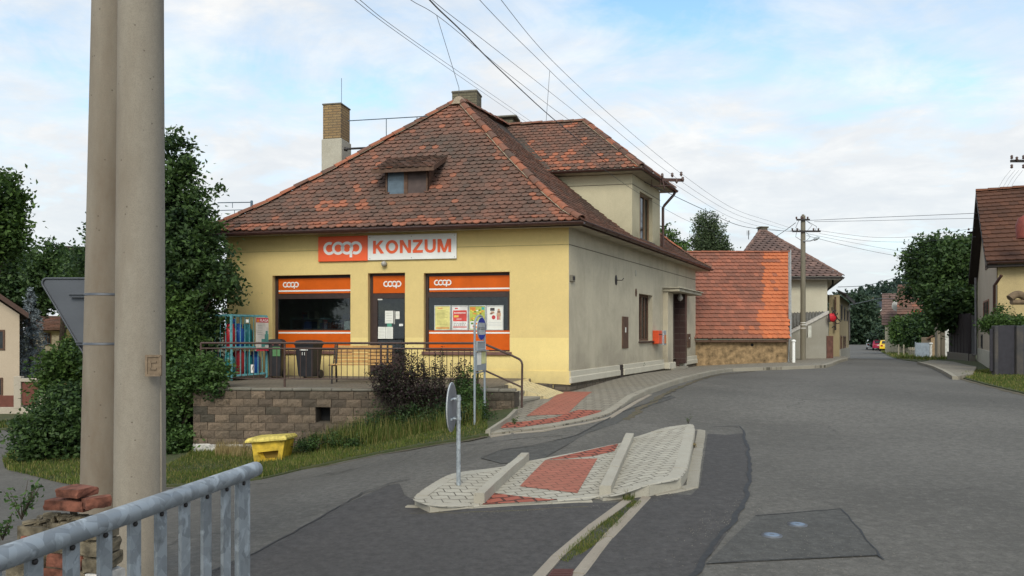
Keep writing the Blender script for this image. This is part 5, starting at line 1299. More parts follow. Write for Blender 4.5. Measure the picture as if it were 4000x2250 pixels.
# ------------------------------------------------------------------ terrace, retaining wall, steps
def v2(p): return (p.x, p.y)
RWl = P(755, 1530, 14.5); RWr = P(2010, 1540, 14.05); RW = Frame((RWl.x, RWl.y), (RWr.x - RWl.x, RWr.y - RWl.y)); RWL = (Vector(v2(RWr)) - Vector(v2(RWl))).length
wtop = E - 1.135
ha, hb = RW.hit(1233, 1587), RW.hit(1290, 1651)
rw = thing('retaining_wall', 'brown block retaining wall holding up the terrace in front of the shop', 'retaining wall', (RWl.x, RWl.y, g(RWl.x, RWl.y)))
mb = MB(); wall(mb, RW, 0, RWL, E - 3.2, wtop, [(ha[0], hb[0], hb[1], ha[1])], -.02, .3, 1, 1)
def rough_block(u0, u1, w0, w1):
    nx_, nz_ = 4, 3; t = (R.random(), .8 if R.random() < .06 else (.55 * max(0, (w1 - wtop + .25) / .25) * R.random()), R.random()); vs = []; off = R.uniform(-.004, .010)
    for j in range(nz_ + 1):
        for i in range(nx_ + 1):
            e_ = i in (0, nx_) or j in (0, nz_); vs.append(RW.p(u0 + (u1-u0)*i/nx_, (.004 if e_ else .014 + R.uniform(-.007, .008)) + off, w0 + (w1-w0)*j/nz_))
    fs = [(j*(nx_+1)+i, j*(nx_+1)+i+1, (j+1)*(nx_+1)+i+1, (j+1)*(nx_+1)+i) for j in range(nz_) for i in range(nx_)]
    c0_, c1_, c2_, c3_ = 0, nx_, (nz_+1)*(nx_+1)-1, nz_*(nx_+1); b0 = len(vs); vs += [RW.p(u0, -.02, w0), RW.p(u1, -.02, w0), RW.p(u1, -.02, w1), RW.p(u0, -.02, w1)]
    fs += [(c0_, c1_, b0+1, b0), (c1_, c2_, b0+2, b0+1), (c2_, c3_, b0+3, b0+2), (c3_, c0_, b0, b0+3)]; mb.add(vs, fs, 0, t)
row = 0; w1_ = wtop
while w1_ > E - 2.75:
    w0_ = w1_ - .155; u = -.145 * (row % 2)
    while u < RWL:
        a_, b_ = max(u, 0), min(u + .29, RWL); u += .29
        if b_ - a_ < .03: continue
        segs = [(a_, b_)]
        if w0_ < ha[1] - .02 and w1_ > hb[1] + .02: segs = [(x, y) for x, y in ((a_, min(b_, ha[0])), (max(a_, hb[0]), b_)) if y - x > .02]
        for x, y in segs: rough_block(x + .004, y - .004, w0_ + .004, w1_ - .003)
    w1_ = w0_; row += 1
lft = FA.p(-WL, 0, 0)
mb.quad(RW.p(0, 0, E-3.2), Vector((lft.x - .6, lft.y, E-3.2)), Vector((lft.x - .6, lft.y, wtop)), RW.p(0, 0, wtop), 1)
pier0 = RW.p(RWL, 0, 0); sdir = Vector((.30, .95, 0)).normalized()
mb.quad(RW.p(RWL, 0, E-2.2), pier0 + sdir*.3 + UP*(E-2.2), pier0 + sdir*.3 + UP*wtop, RW.p(RWL, 0, wtop))
mb.build('blocks', [M['blocks'], paint('wall_joint', (.095, .078, .06), .95)], rw)
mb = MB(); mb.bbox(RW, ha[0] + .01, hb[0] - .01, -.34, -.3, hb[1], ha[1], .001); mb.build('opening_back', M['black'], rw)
mb = MB(); k = 0
u = -.03
while u < RWL - .02:
    L = min(R.uniform(.36, .44), RWL + .03 - u); mb.bbox(RW, u, u + L - .008, -.30, .035 + R.uniform(-.008, .008), wtop + .003, wtop + .055 + R.uniform(-.006, .006), .012); u += L
mb.build('coping', M['cap'], rw)
mb = MB(); u = 0
while u < 2.6: L = R.uniform(.2, .5); mb.bbox(RW, u, u + L, -.02, .03 + R.uniform(0, .02), E - 3.0, E - 2.16 - u * .035 + R.uniform(-.02, .02), .02); u += L
mb.build('whitewashed_base', M['whitestone'], rw)
# terrace slab and steps
T0 = RW.p(-.05, -.05, 0); tzz = zt
M['paving_old'] = brickmat('old_paving', (.23,.195,.15), (.18,.155,.12), (.08,.07,.055), .3, .15, .01, axes='xy', rot=.06, vary=.5, stain=(.10,.09,.06), bump=.5)
r1a, r1b = P(1899, 1523, 14.42), P(1985, 1506, 15.25)
ter = thing('terrace', 'raised paved terrace with two steps in front of the yellow shop', 'terrace', (FA.p(-4, 2, 0).x, FA.p(-4, 2, 0).y, zt - .3))
mb = MB(); q1 = FA.p(-WL - .5, 0, 0); q2 = FA.p(-.6, 0, 0)
rampTL, rampTR = P(1979, 1500, 15.3), P(2066, 1489, 16.3)
pts = [T0, RW.p(RWL - .62, -.02, 0), Vector((r1a.x, r1a.y, 0)), Vector((r1b.x, r1b.y, 0)), Vector((rampTL.x, rampTL.y, 0)), Vector((rampTR.x, rampTR.y, 0)), FA.p(-.9, -.02, 0), q1 - FA.v * .02]
mb.prism([Vector((p.x, p.y, tzz - .25)) for p in pts], (0, 0, .25)); mb.build('floor', M['paving_old'], ter)
def step(x0a, x1a, zz, name='step'):
    a0, a1 = Vector((r1a.x + x0a, r1a.y - .02)), Vector((r1b.x + x0a, r1b.y)); b0, b1 = Vector((r1a.x + x1a, r1a.y)), Vector((r1b.x + x1a, r1b.y))
    mb = MB(); mb.prism([(a0.x, a0.y, zz - .5), (b0.x, b0.y, zz - .5), (b1.x, b1.y, zz - .5), (a1.x, a1.y, zz - .5)], (0, 0, .46)); mb.prism([(a0.x, a0.y, zz - .045), (b0.x + .02, b0.y, zz - .045), (b1.x + .02, b1.y, zz - .045), (a1.x, a1.y, zz - .045)], (0, 0, .045))
    return mb.build(name, M['kerb'], ter)
step(-.02, .32, zt - .115); step(.30, .66, zt - .23)
mb = MB(); rBL, rBR = P(2144, 1563, 15.2), P(2203, 1538, 16.6)
rBL.z = g(rBL.x, rBL.y) + hp(rBL.x, rBL.y) + .012; rBR.z = g(rBR.x, rBR.y) + hp(rBR.x, rBR.y) + .012
a, b = Vector((rampTL.x, rampTL.y, zt + .004)), Vector((rampTR.x, rampTR.y, zt + .004))
a2, b2 = a + (a - rBL) * .0 , b
mb.add([a, b, rBR, rBL, a - UP*.5, b - UP*.5, rBR - UP*.4, rBL - UP*.4], [(0,1,2,3),(0,3,7,4),(3,2,6,7),(1,2,6,5)])
mb.quad(FA.p(-.95, .0, zt + .006), b, a, P(1960, 1502, 15.4))
mb.build('ramp', M['paving_cream'], ter)

# ------------------------------------------------------------------ brown railing on the terrace edge
RD = 14.75
rl = thing('terrace_railing', 'rusty brown steel railing along the terrace with a sloping handrail down the steps', 'railing', P(1300, 1495, RD))
zt1 = P(0, 1340, RD).z; zt2 = P(0, 1361, RD).z; zb = P(0, 1478, RD).z; xr = P(1870, 0, 14.5).x; xl = P(785, 0, RD).x
def RLp(px, z): 
    D = RD + (14.45 - RD) * (px - 785) / (1870 - 785); p = P(px, 0, D); return Vector((p.x, p.y, z))
mb = MB(); mb.tube([RLp(785, zt1), RLp(1870, zt1 - .0), P(1900, 1347, 14.4), P(1996, 1387, 14.25), P(2030, 1404, 14.15), P(2037, 1412, 14.12), P(2040, 1425, 14.12), P(2038, 1603, 14.12)], .022, 8)
mb.build('handrail', M['rust_rail'], rl)
mb = MB(); mb.tube([RLp(785, zt2), RLp(1870, zt2)], .017, 8); mb.tube([P(1880, 1441, 14.4), P(2038, 1512, 14.12)], .018, 8); mb.build('rail', M['rust_rail'], rl)
mb = MB(); mb.tube([RLp(785, zb), RLp(1870, zb)], .013, 6); mb.build('rail', M['rust_rail'], rl)
for px in (785, 1112, 1488, 1866): mb = MB(); mb.tube([RLp(px, zt - .06), RLp(px, zt1)], .022, 8); mb.build('post', M['rust_rail'], rl)
px = 806.5
while px < 1860:
    if min(abs(px - q) for q in (785, 1112, 1488, 1866)) > 9: mb = MB(); mb.tube([RLp(px, zb), RLp(px, zt2)], .0075, 5, cap=False); mb.build('baluster', M['rust_rail'], rl)
    px += 22.9

# ------------------------------------------------------------------ gas cylinder cage
A = P(903, 1480, 16.4); A.z = zt; CG = Frame((A.x, A.y), (.393, .92)); 
if CG.v.x < 0: CG.v = -CG.v
CG.v = Vector((CG.u.y, -CG.u.x, 0))      # outward = towards the right/front
cl, cw, chh = 1.12, .78, 1.46
cage = thing('gas_cage', 'turquoise steel cage full of gas cylinders on the terrace under the tree', 'gas cage', A)
for (u, v) in ((0, 0), (cl, 0), (0, -cw), (cl, -cw)):
    mb = MB(); mb.box(CG, u - .02, u + .02, v - .02, v + .02, zt + .02, zt + chh); mb.build('post', M['teal'], cage)
mb = MB(); 
for z in (.12, .74, chh):
    for v in (0, -cw): mb.box(CG, 0, cl, v - .016, v + .016, zt + z - .02, zt + z + .02)
    for u in (0, cl): mb.box(CG, u - .016, u + .016, -cw, 0, zt + z - .021, zt + z + .019)
mb.build('frame', M['teal'], cage)
mb = MB(); mb.box(CG, .02, cl - .02, -cw + .02, -.02, zt + .10, zt + .115); mb.box(CG, .02, cl - .02, -cw + .02, -.02, zt + .73, zt + .745); mb.build('shelf', paint('cage_shelf', (.06, .10, .11), .8), cage)
nb_ = 0
for k in range(1, 8):
    u = cl * k / 8; mb = MB(); mb.box(CG, u - .006, u + .006, -.008, .006, zt + .14, zt + chh - .02); mb.build('bar', M['teal'], cage)
for k in range(1, 5):
    v = -cw * k / 5; mb = MB(); mb.box(CG, -.006, .006, v - .006, v + .006, zt + .14, zt + chh - .02); mb.build('bar', M['teal'], cage)
mb = MB()
def cylinder(u, v, z0, m_, lab, h=.46, r=.13):
    c = CG.p(u, v, z0); t = thing('gas_cylinder', lab, 'gas cylinder', c, 'gas cylinders in the cage')
    mb = MB(); mb.lathe(c, [(r*.8, 0), (r*.85, .02), (r*.84, .05), (r, .07), (r, h*.72), (r*.92, h*.82), (r*.6, h*.92), (.035, h*.96), (.03, h)], 18); mb.build('body', M[m_], t)
    mb = MB(); mb.lathe(c + UP*h*.9, [(r*.62, 0), (r*.64, .09), (r*.58, .09), (r*.56, 0)], 14); mb.lathe(c + UP*h, [(.018, 0), (.02, .05), (.008, .06)], 8); mb.build('collar', M[m_], t)
LS = [(.16, -.18, .745, 'gas_red', 'red gas cylinder on the upper shelf of the cage, left end'), (.43, -.2, .745, 'gas_blue', 'blue gas cylinder on the upper shelf next to the red one'), (.70, -.2, .745, 'gas_teal', 'teal gas cylinder on the upper shelf of the cage, front row'), (.58, -.52, .745, 'gas_blue', 'tall blue gas cylinder on the upper shelf, back row'),
      (.15, -.2, .115, 'gas_teal', 'teal gas cylinder at the bottom of the cage, left of the red one'), (.42, -.18, .115, 'gas_red', 'tall red gas cylinder at the bottom of the cage'), (.95, -.2, .115, 'gas_blue', 'blue gas cylinder at the bottom right of the cage'), (.16, -.55, .115, 'gas_teal', 'teal gas cylinder at the bottom back left of the cage'), (.69, -.2, .115, 'gas_teal', 'teal gas cylinder at the bottom between the red and blue ones')]
for i, (u, v, z, m_, lab) in enumerate(LS): cylinder(u, v, zt + z, m_, lab, .62 if i in (3, 5) else .48)
# price board, hung on the right end of the cage and turned to the viewer
pb0 = P(1000, 1247, 17.0); pbr = P(1049, 1247, 17.35); PB = Frame((pb0.x, pb0.y), (pbr.x - pb0.x, pbr.y - pb0.y)); pw = (Vector(v2(pbr)) - Vector(v2(pb0))).length
zb0 = P(0, 1371, 17.15).z; zb1 = P(0, 1240, 17.15).z
t = thing('price_board', 'white gas price board with a red header hung on the cage', 'sign', (pb0.x, pb0.y, zb0))
mb = MB(); mb.box(PB, 0, pw, -.008, .0, zb0, zb1); pbd = mb.build('board', paint('board_white', (.62, .58, .53), .5, bump=0), t)
mb = MB(); hh = zb1 - zb0
mb.quad(PB.p(.005, .003, zb1 - hh*.15), PB.p(pw-.005, .003, zb1 - hh*.15), PB.p(pw-.005, .003, zb1 - .01), PB.p(.005, .003, zb1 - .01), 0); mb.quad(PB.p(.005, .003, zb0), PB.p(pw-.005, .003, zb0), PB.p(pw-.005, .003, zb0 + hh*.09), PB.p(.005, .003, zb0 + hh*.09), 0)
put_text(mb, 'FLAGA', PB, pw*.30, pw*.97, zb1 - hh*.125, zb1 - hh*.045, .006, 1, .02)
mb.add([PB.p(pw*.04, .006, zb1 - hh*.13), PB.p(pw*.25, .006, zb1 - hh*.13), PB.p(pw*.145, .006, zb1 - hh*.03)], [(0,1,2)], 2)
for k in range(6): mb.quad(PB.p(pw*(.12 if k % 2 == 0 else .12), .004, zb1 - hh*(.24+k*.055)), PB.p(pw*.5, .004, zb1 - hh*(.24+k*.055)), PB.p(pw*.5, .004, zb1 - hh*(.225+k*.055)), PB.p(pw*.12, .004, zb1 - hh*(.225+k*.055)), 3)
for (a_, b_, c_, d_) in ((.68, .98, .18, .5), (.42, .70, .12, .36)):
    mb.quad(PB.p(pw*a_, .005, zb0 + hh*c_), PB.p(pw*b_, .005, zb0 + hh*c_), PB.p(pw*b_, .005, zb0 + hh*d_), PB.p(pw*a_, .005, zb0 + hh*d_), 4)
mb.quad(PB.p(pw*.75, .005, zb0 + hh*.5), PB.p(pw*.92, .005, zb0 + hh*.5), PB.p(pw*.92, .005, zb0 + hh*.6), PB.p(pw*.75, .005, zb0 + hh*.6), 4)
mb.build('print', [M['redlabel'], M['white'], paint('logo_orange', (.8, .3, .03)), paint('print_grey', (.35, .35, .33)), paint('print_teal', (.08, .25, .22))], pbd, recalc=False)
for i, (px, py, s, m_, lab) in enumerate(((986, 1440, (12, 32), 'white', 'small white warning plate low on the cage front'), (966, 1254, (10, 12), 'paper', 'small white note at the top of the cage front'), (926, 1362, (15, 14), 'paper', 'cream label hanging at mid height on the cage'))):
    c_ = P(px, py, 16.55 + i*.08); t = tag(None or thing('warning_plate', lab, 'plate', c_), None)
    w = s[0]/F*16.6; h = s[1]/F*16.6; mb = MB(); f_ = Frame((c_.x, c_.y), (1, .25)); mb.box(f_, -w/2, w/2, -.004, 0, c_.z - h/2, c_.z + h/2); mb.build('plate', M[m_], t)
    if i == 0: mb = MB(); mb.add([f_.p(-w*.2, .002, c_.z - h*.2), f_.p(-w*.05, .002, c_.z - h*.22), f_.p(w*.25, .002, c_.z + h*.3), f_.p(w*.1, .002, c_.z + h*.3)], [(0,1,2,3)]); mb.build('symbol', M['iron'], t)

# ------------------------------------------------------------------ wheelie bins
def bin_(name, label, pxc, D, w, d, h, mat, rot=0):
    c = P(pxc, 0, D); f_ = Frame((c.x, c.y), (math.cos(rot), math.sin(rot)), (math.sin(rot), -math.cos(rot))); t = thing(name, label, 'wheelie bin', (c.x, c.y, zt), 'black wheelie bins on the terrace')
    mb = MB()
    def ring(hw, hd, z, r=.03, sh=0):
        pts = []
        for cx_, cy_, a0 in ((hw-r, hd-r, 0), (-hw+r, hd-r, 90), (-hw+r, -hd+r, 180), (hw-r, -hd+r, 270)):
            for k in range(4): a = math.radians(a0 + k*30); pts.append(f_.p(cx_ + math.cos(a)*r, cy_ + math.sin(a)*r + sh, z))
        return pts
    rings = [ring(w*.36, d*.34, zt + .05), ring(w*.38, d*.36, zt + .12), ring(w*.46, d*.46, zt + h*.80), ring(w*.47, d*.47, zt + h*.86), ring(w*.5, d*.5, zt + h*.865), ring(w*.5, d*.5, zt + h*.9)]
    n = len(rings[0]); vs = [p for r_ in rings for p in r_]
    mb.add(vs, [(i*n+k, i*n+(k+1) % n, (i+1)*n+(k+1) % n, (i+1)*n+k) for i in range(len(rings)-1) for k in range(n)] + [tuple(range(n))[::-1], tuple(range((len(rings)-1)*n, len(rings)*n))])
    mb.build('body', mat, t)
    mb = MB(); rings = [ring(w*.52, d*.53, zt + h*.905), ring(w*.52, d*.53, zt + h*.93), ring(w*.44, d*.44, zt + h*.985, .05), ring(w*.3, d*.3, zt + h, .06)]
    vs = [p for r_ in rings for p in r_]; mb.add(vs, [(i*n+k, i*n+(k+1) % n, (i+1)*n+(k+1) % n, (i+1)*n+k) for i in range(len(rings)-1) for k in range(n)] + [tuple(range(n))[::-1], tuple(range((len(rings)-1)*n, len(rings)*n))])
    mb.tube([f_.p(-w*.5, -d*.56, zt + h*.93), f_.p(w*.5, -d*.56, zt + h*.93)], .016, 8); mb.build('lid', mat, t)
    for s in (-1, 1): mb = MB(); mb.lathe(f_.p(s*w*.40, -d*.36, zt + .10), [(.10, -.02), (.10, .02)], 16, ax=(f_.v, UP, f_.u)); mb.build('wheel', M['iron'], t)
    return t, f_
t, f_ = bin_('wheelie_bin', 'black wheelie bin with a pale green sticker beside the gas cage', 1079, 17.6, .36, .44, .92, M['bin_black'], .1)
mb = MB(); mb.quad(f_.p(-.04, .205, zt + .52), f_.p(.13, .205, zt + .52), f_.p(.13, .212, zt + .74), f_.p(-.04, .212, zt + .74)); mb.build('sticker', M['bin_green'], t)
for s in (-.05, .10): mb = MB(); mb.quad(f_.p(s, .213, zt + .78), f_.p(s + .04, .213, zt + .78), f_.p(s + .04, .215, zt + .83), f_.p(s, .215, zt + .83)); mb.build('number_plate', paint('pink_label', (.6, .2, .2)), t)
t, f_ = bin_('wheelie_bin', 'black wheelie bin with two small white marks in front of the left shop window', 1207, 17.4, .50, .52, .90, M['bin_black'], -.25)
mb = MB(); put_text(mb, '11', f_, -.03, .04, zt + .55, zt + .62, .262, 0); mb.quad(f_.p(-.09, .262, zt + .66), f_.p(.12, .262, zt + .66), f_.p(.12, .264, zt + .685), f_.p(-.09, .264, zt + .685)); mb.build('number_plate', M['white'], t)

# ------------------------------------------------------------------ bench
bc = P(1290, 0, 15.7); B_ = Frame((bc.x, bc.y), (1, .02)); bl = 1.25
bench = thing('park_bench', 'wooden slatted bench with a dark metal frame behind the terrace railing', 'bench', B_.p(bl/2, 0, zt))
for i in range(5): mb = MB(); mb.bbox(B_, 0, bl, -.36 - i*.018, -.335 - i*.018, zt + .42 + i*.078, zt + .482 + i*.078, .006); mb.build('backrest_slat', M['benchwood'], bench)
for i in range(5): mb = MB(); mb.bbox(B_, 0, bl, -.30 + i*.075, -.24 + i*.075, zt + .385, zt + .405, .006); mb.build('seat_slat', M['benchwood'], bench)
for u in (.06, bl - .10):
    mb = MB(); mb.tube([B_.p(u, .12, zt), B_.p(u, .10, zt + .375), B_.p(u, -.30, zt + .375), B_.p(u, -.325, zt + .42), B_.p(u, -.40, zt + .82)], .018, 6); mb.tube([B_.p(u, -.30, zt + .375), B_.p(u, -.36, zt)], .018, 6); mb.build('leg', M['iron'], bench)
mb = MB(); mb.tube([B_.p(.02, -.40, zt + .83), B_.p(-.0, -.30, zt + .38), B_.p(.0, .12, zt + .39)], .012, 6); mb.build('frame', M['iron'], bench)

# ------------------------------------------------------------------ bus stop
bA, bB = P(1854, 0, 12.9), P(1893, 0, 13.35); BS = Frame((bA.x, bA.y), (bB.x - bA.x, bB.y - bA.y)); BS.v = Vector((BS.u.y, -BS.u.x, 0)); bw = (Vector(v2(bB)) - Vector(v2(bA))).length
Zb = lambda py, s=.5: E + (HY - py) / F * (12.9 + .45 * s)
bus = thing('bus_stop_sign', 'grey two legged bus stop post with a round blue and white disc and timetable boards', 'bus stop sign', (bA.x, bA.y, g(bA.x, bA.y)))
for u, s in ((0, 0), (bw, 1)):
    mb = MB(); p = BS.p(u, 0, 0); mb.tube([Vector((p.x, p.y, g(p.x, p.y) - .1)), Vector((p.x, p.y, Zb(1275)))], .02, 8); mb.build('post', M['signgrey'], bus)
mb = MB(); mb.tube([BS.p(bw/2 - math.cos(math.pi*k/12)*bw/2, 0, Zb(1275) + math.sin(math.pi*k/12)*.19) for k in range(13)], .02, 8); mb.build('arch', M['signgrey'], bus)
cz = Zb(1284); r_ = .205
mb = MB(); cc = BS.p(bw*.52, .02, cz); mb.lathe(cc, [(r_*.9, 0), (r_, .004), (r_, .012), (r_*.97, .014)], 32, ax=(BS.u, UP, BS.v)); disc = mb.build('disc', paint('disc_grey', (.42, .45, .46), .45, bump=0), bus)
mb = MB(); v = .036; rr_ = r_ * .95; hcut = rr_ * .55
for sg in (1, -1):
    a0 = math.asin(.55); pts = [BS.p(bw*.52 + math.cos(a0 + (math.pi - 2*a0)*k/16)*rr_, v, cz + sg*math.sin(a0 + (math.pi - 2*a0)*k/16)*rr_) for k in range(17)]; mb.add(pts, [tuple(range(17))], 0)
ring_pts = 40
for k in range(ring_pts):
    a, b = 2*math.pi*k/ring_pts, 2*math.pi*(k+1)/ring_pts
    mb.add([BS.p(bw*.52 + math.cos(x_)*q_, v + .001, cz + math.sin(x_)*q_) for x_, q_ in ((a, rr_*.95), (b, rr_*.95), (b, rr_*1.0), (a, rr_*1.0))], [(0,1,2,3)], 0)
for (a_, b_, c_, d_) in ((-.75, -.6, -.10, .14), (-.4, .75, .06, .10), (-.3, .7, -.08, -.04)): mb.quad(*[BS.p(bw*.52 + x_*rr_, v + .002, cz + y_*rr_) for x_, y_ in ((a_, c_), (b_, c_), (b_, d_), (a_, d_))], 1)
mb.build('marking', [M['blue'], M['iron']], disc, recalc=False)
mb = MB(); mb.box(BS, .02, bw - .02, .015, .03, Zb(1367), Zb(1331)); pl_ = mb.build('line_board', M['signgrey'], bus)
mb = MB(); ring_frame(mb, BS, .03, bw - .03, Zb(1365), Zb(1332), .03, .036, .014); mb.build('border', paint('pale_border', (.5, .52, .53)), pl_)
mb = MB(); mb.box(BS, .0, bw + .03, -.02, .07, Zb(1371), Zb(1368)); mb.build('ledge', M['signgrey'], bus)
mb = MB(); mb.box(BS, .015, bw + .015, .0, .03, Zb(1447), Zb(1373)); tb_ = mb.build('timetable_board', M['signgrey'], bus)
mb = MB(); mb.box(BS, .05, bw*.48, .03, .034, Zb(1424), Zb(1374)); mb.build('timetable', M['paper'], tb_)
mb = MB(); mb.box(BS, bw*.52, bw - .03, .03, .034, Zb(1421), Zb(1374)); mb.build('timetable', paint('yellow_paper', (.62, .62, .30), .6), tb_)
mb = MB(); mb.tube([BS.p(0, 0, Zb(1456)), BS.p(bw, 0, Zb(1452))], .012, 6); mb.build('crossbar', M['signgrey'], bus)

# ------------------------------------------------------------------ island sign seen from behind
sb = G(1791, 1882, .1); D = sb.y; pz0 = g(sb.x, sb.y) + .06
ks = thing('road_sign', 'round road sign seen nearly edge on from behind on a galvanised post on the island', 'road sign', (sb.x, sb.y, pz0))
ptop = E + (HY - 1543) / F * D
mb = MB(); mb.tube([(sb.x, sb.y, pz0 - .05), (sb.x, sb.y, ptop)], .0235, 12); mb.build('post', M['galv_f'], ks)
nrm = Vector((-.992, .118, 0)).normalized(); t1 = Vector((nrm.y, -nrm.x, 0)); dc = P(1766, 1590, D - .02); rs = .272
mb = MB(); mb.lathe(dc, [(rs*.9, -.004), (rs, -.002), (rs + .004, .012), (rs - .004, .016), (rs - .012, .003), (.002, .003)], 40, ax=(t1, UP, nrm)); dsc = mb.build('disc', paint('disc_back', (.19, .21, .235), .5, metal=.2), ks)
mb = MB(); mb.tube([dc + (t1*math.cos(2*math.pi*k/40) + UP*math.sin(2*math.pi*k/40))*(rs - .002) + nrm*.004 for k in range(41)], .006, 6, cap=False); mb.build('rim', paint('rim_pale', (.55, .57, .58), .4), dsc)
mb = MB(); 
for py in (1558, 1635): z = E + (HY - py)/F*D; mb.tube([dc + Vector((0, 0, z - dc.z)) - nrm*.008 + t1*s*.10 for s in (-1, 1)], .012, 6); mb.tube([dc + Vector((0, 0, z - dc.z)) - nrm*.01, Vector((sb.x, sb.y, z))], .012, 6)
mb.build('bracket', M['galv_f'], ks)
mb = MB()
for py in (1558, 1635): z = E + (HY - py)/F*D; mb.lathe((sb.x, sb.y, z - .018), [(.03, 0), (.03, .036)], 12)
mb.build('clamp', M['galv_f'], ks)

# ------------------------------------------------------------------ yellow grit bin
gbc = G(1075, 1812, 0); gd = gbc.y + .1
gb = thing('grit_bin', 'tilted yellow plastic grit bin with an opening, half sunk in the grass below the wall', 'grit bin', (P(1060, 0, gd).x, gd, g(gbc.x, gbc.y)))
def GP(px, py, dd=0): return P(px, py, gd + dd)
fl = [GP(982, 1727), GP(1112, 1722), GP(1098, 1812), GP(994, 1818)]    # front face, top-left, top-right, bottom-right, bottom-left
bk = [GP(1150, 1712, .42), GP(1138, 1778, .42)]; bl_ = [GP(1020, 1722, .45), GP(1030, 1780, .45)]
ol = [fl[3].lerp(fl[0], .22).lerp(fl[2].lerp(fl[1], .22), .24), fl[3].lerp(fl[0], .22).lerp(fl[2].lerp(fl[1], .22), .84), fl[3].lerp(fl[0], .60).lerp(fl[2].lerp(fl[1], .60), .84), fl[3].lerp(fl[0], .54).lerp(fl[2].lerp(fl[1], .54), .14)]
mb = MB(); F_ = [fl[3], fl[2], fl[1], fl[0]]
for k in range(4): mb.quad(F_[k], F_[(k+1) % 4], ol[(k+1) % 4], ol[k])
mb.quad(fl[1], fl[2], bk[1], bk[0]); mb.quad(bk[0], bk[1], bl_[1], bl_[0]); mb.quad(bl_[0], bl_[1], fl[3], fl[0]); mb.quad(fl[3], fl[2], bk[1], bl_[1])
inn = [p + Vector((.05, .12, .01)) for p in ol]
for k in range(4): mb.quad(ol[k], ol[(k+1) % 4], inn[(k+1) % 4], inn[k])
mb.build('body', M['grit_yellow'], gb)
mb = MB(); mb.add([p + Vector((0, .002, 0)) for p in inn], [(0,1,2,3)]); mb.build('opening_back', paint('grit_inside', (.20, .13, .02), .8), gb)
mb = MB(); a, b, c, d = GP(956, 1724, -.06), GP(1118, 1712, -.08), GP(1162, 1700, .5), GP(1018, 1708, .5)
bm = bmesh.new(); lo = [a, b, c, d]; ct = (a + b + c + d) / 4
hi_ = [p.lerp(ct, .10) + UP * .045 for p in lo]
mb.add(lo + hi_ + [p - UP * .03 for p in lo], [(0,1,5,4),(1,2,6,5),(2,3,7,6),(3,0,4,7),(4,5,6,7),(8,9,1,0),(9,10,2,1),(10,11,3,2),(11,8,0,3),(11,10,9,8)]); bm.free()
mb.build('lid', M['grit_dirty'], gb)

# ------------------------------------------------------------------ double concrete pole with the back of a triangular sign
dpz = g(-2.4, 4.8) - .2
dp_ = thing('utility_pole', 'huge weathered double concrete utility pole in the left foreground', 'utility pole', (-2.45, 4.85, g(-2.4, 4.85)))
def pole(pxt, pxb, rt, rb, D):
    t_ = P(pxt, 0, D); b_ = P(pxb, 1960, D); dz = (t_ - b_) / (t_.z - b_.z); mb = MB(); z0, z1 = dpz, E + 8.2
    rr = lambda z: rb + (rt - rb) * (z - b_.z) / (t_.z - b_.z)
    mb.tube([b_ + dz * (z - b_.z) for z in (z0, .5, 2, 4, 6, z1)], [rr(z) for z in (z0, .5, 2, 4, 6, z1)], 40); return mb.build('shaft', M['pole'], dp_)
sh_r = pole(551, 547, .1345, .154, 4.8); b_ = P(547, 1960, 4.8); t_ = P(551, 0, 4.8); mb = MB(); mb.tube([b_ + Vector((.151, -.03, -.5)), b_ + Vector((.151, -.03, .3)), b_.lerp(t_, .32) + Vector((.144, -.03, 0))], .007, 6); mb.build('casting_seam', M['pole'], sh_r); sh_l = pole(444, 409, .134, .152, 5.12)
# embossed patch
c_ = P(601, 1428, 4.655); EB_ = Frame((c_.x, c_.y), (1, .16)); c_ = c_ + EB_.v * .015
s_ = 4.65 / F
mb = MB(); 
def er(a_, b_, c2, d_): mb.box(EB_, (a_-601)*s_, (b_-601)*s_, .0, .012, E + (HY-d_)*s_, E + (HY-c2)*s_)
for (a_, b_, c2, d_) in ((571, 579, 1386, 1470), (579, 626, 1386, 1395), (579, 626, 1461, 1470), (622, 630, 1390, 1466), (590, 612, 1410, 1417), (590, 612, 1437, 1444), (588, 594, 1410, 1444)): er(a_, b_, c2, d_)
mb.box(EB_, (571-601)*s_, (630-601)*s_, -.01, .006, E + (HY-1469)*s_, E + (HY-1387)*s_)
mb.build('embossed_mark', paint('emboss', (.21, .155, .105), .9, var=.3, scale=30), sh_r)
# steel bands
rb_ = lambda z: .152 + (.134 - .152) * (z - (E - .59*2)) / 3.5
gw = thing('road_sign', 'grey back of a triangular give way sign strapped to the left concrete shaft', 'road sign', P(300, 1300, 5.24))
TD = 5.22; s = .83; gz1 = E + (HY - 1088) / F * TD; x0_ = P(160, 0, TD).x
pts = []
for (cx_, cz_, a0) in ((x0_ + .045, gz1 - .032, 90), (x0_ + s/2, gz1 - .84*s + .045, 210), (x0_ + s - .045, gz1 - .032, 330)):
    for k in range(7): a = math.radians(a0 + k*20); pts.append(Vector((cx_ + math.cos(a)*.033, TD, cz_ + math.sin(a)*.033)))
gr_ = Frame((x0_ + s/2, TD), (1, .0), (0, -1)); 
mb = MB(); mb.prism(pts, (0, .004, 0)); tri = mb.build('plate', M['signback'], gw)
mb = MB(); mb.tube([p - Vector((0, .004, 0)) for p in pts + [pts[0]]], .007, 6, cap=False); mb.build('rim', M['signback'], tri)
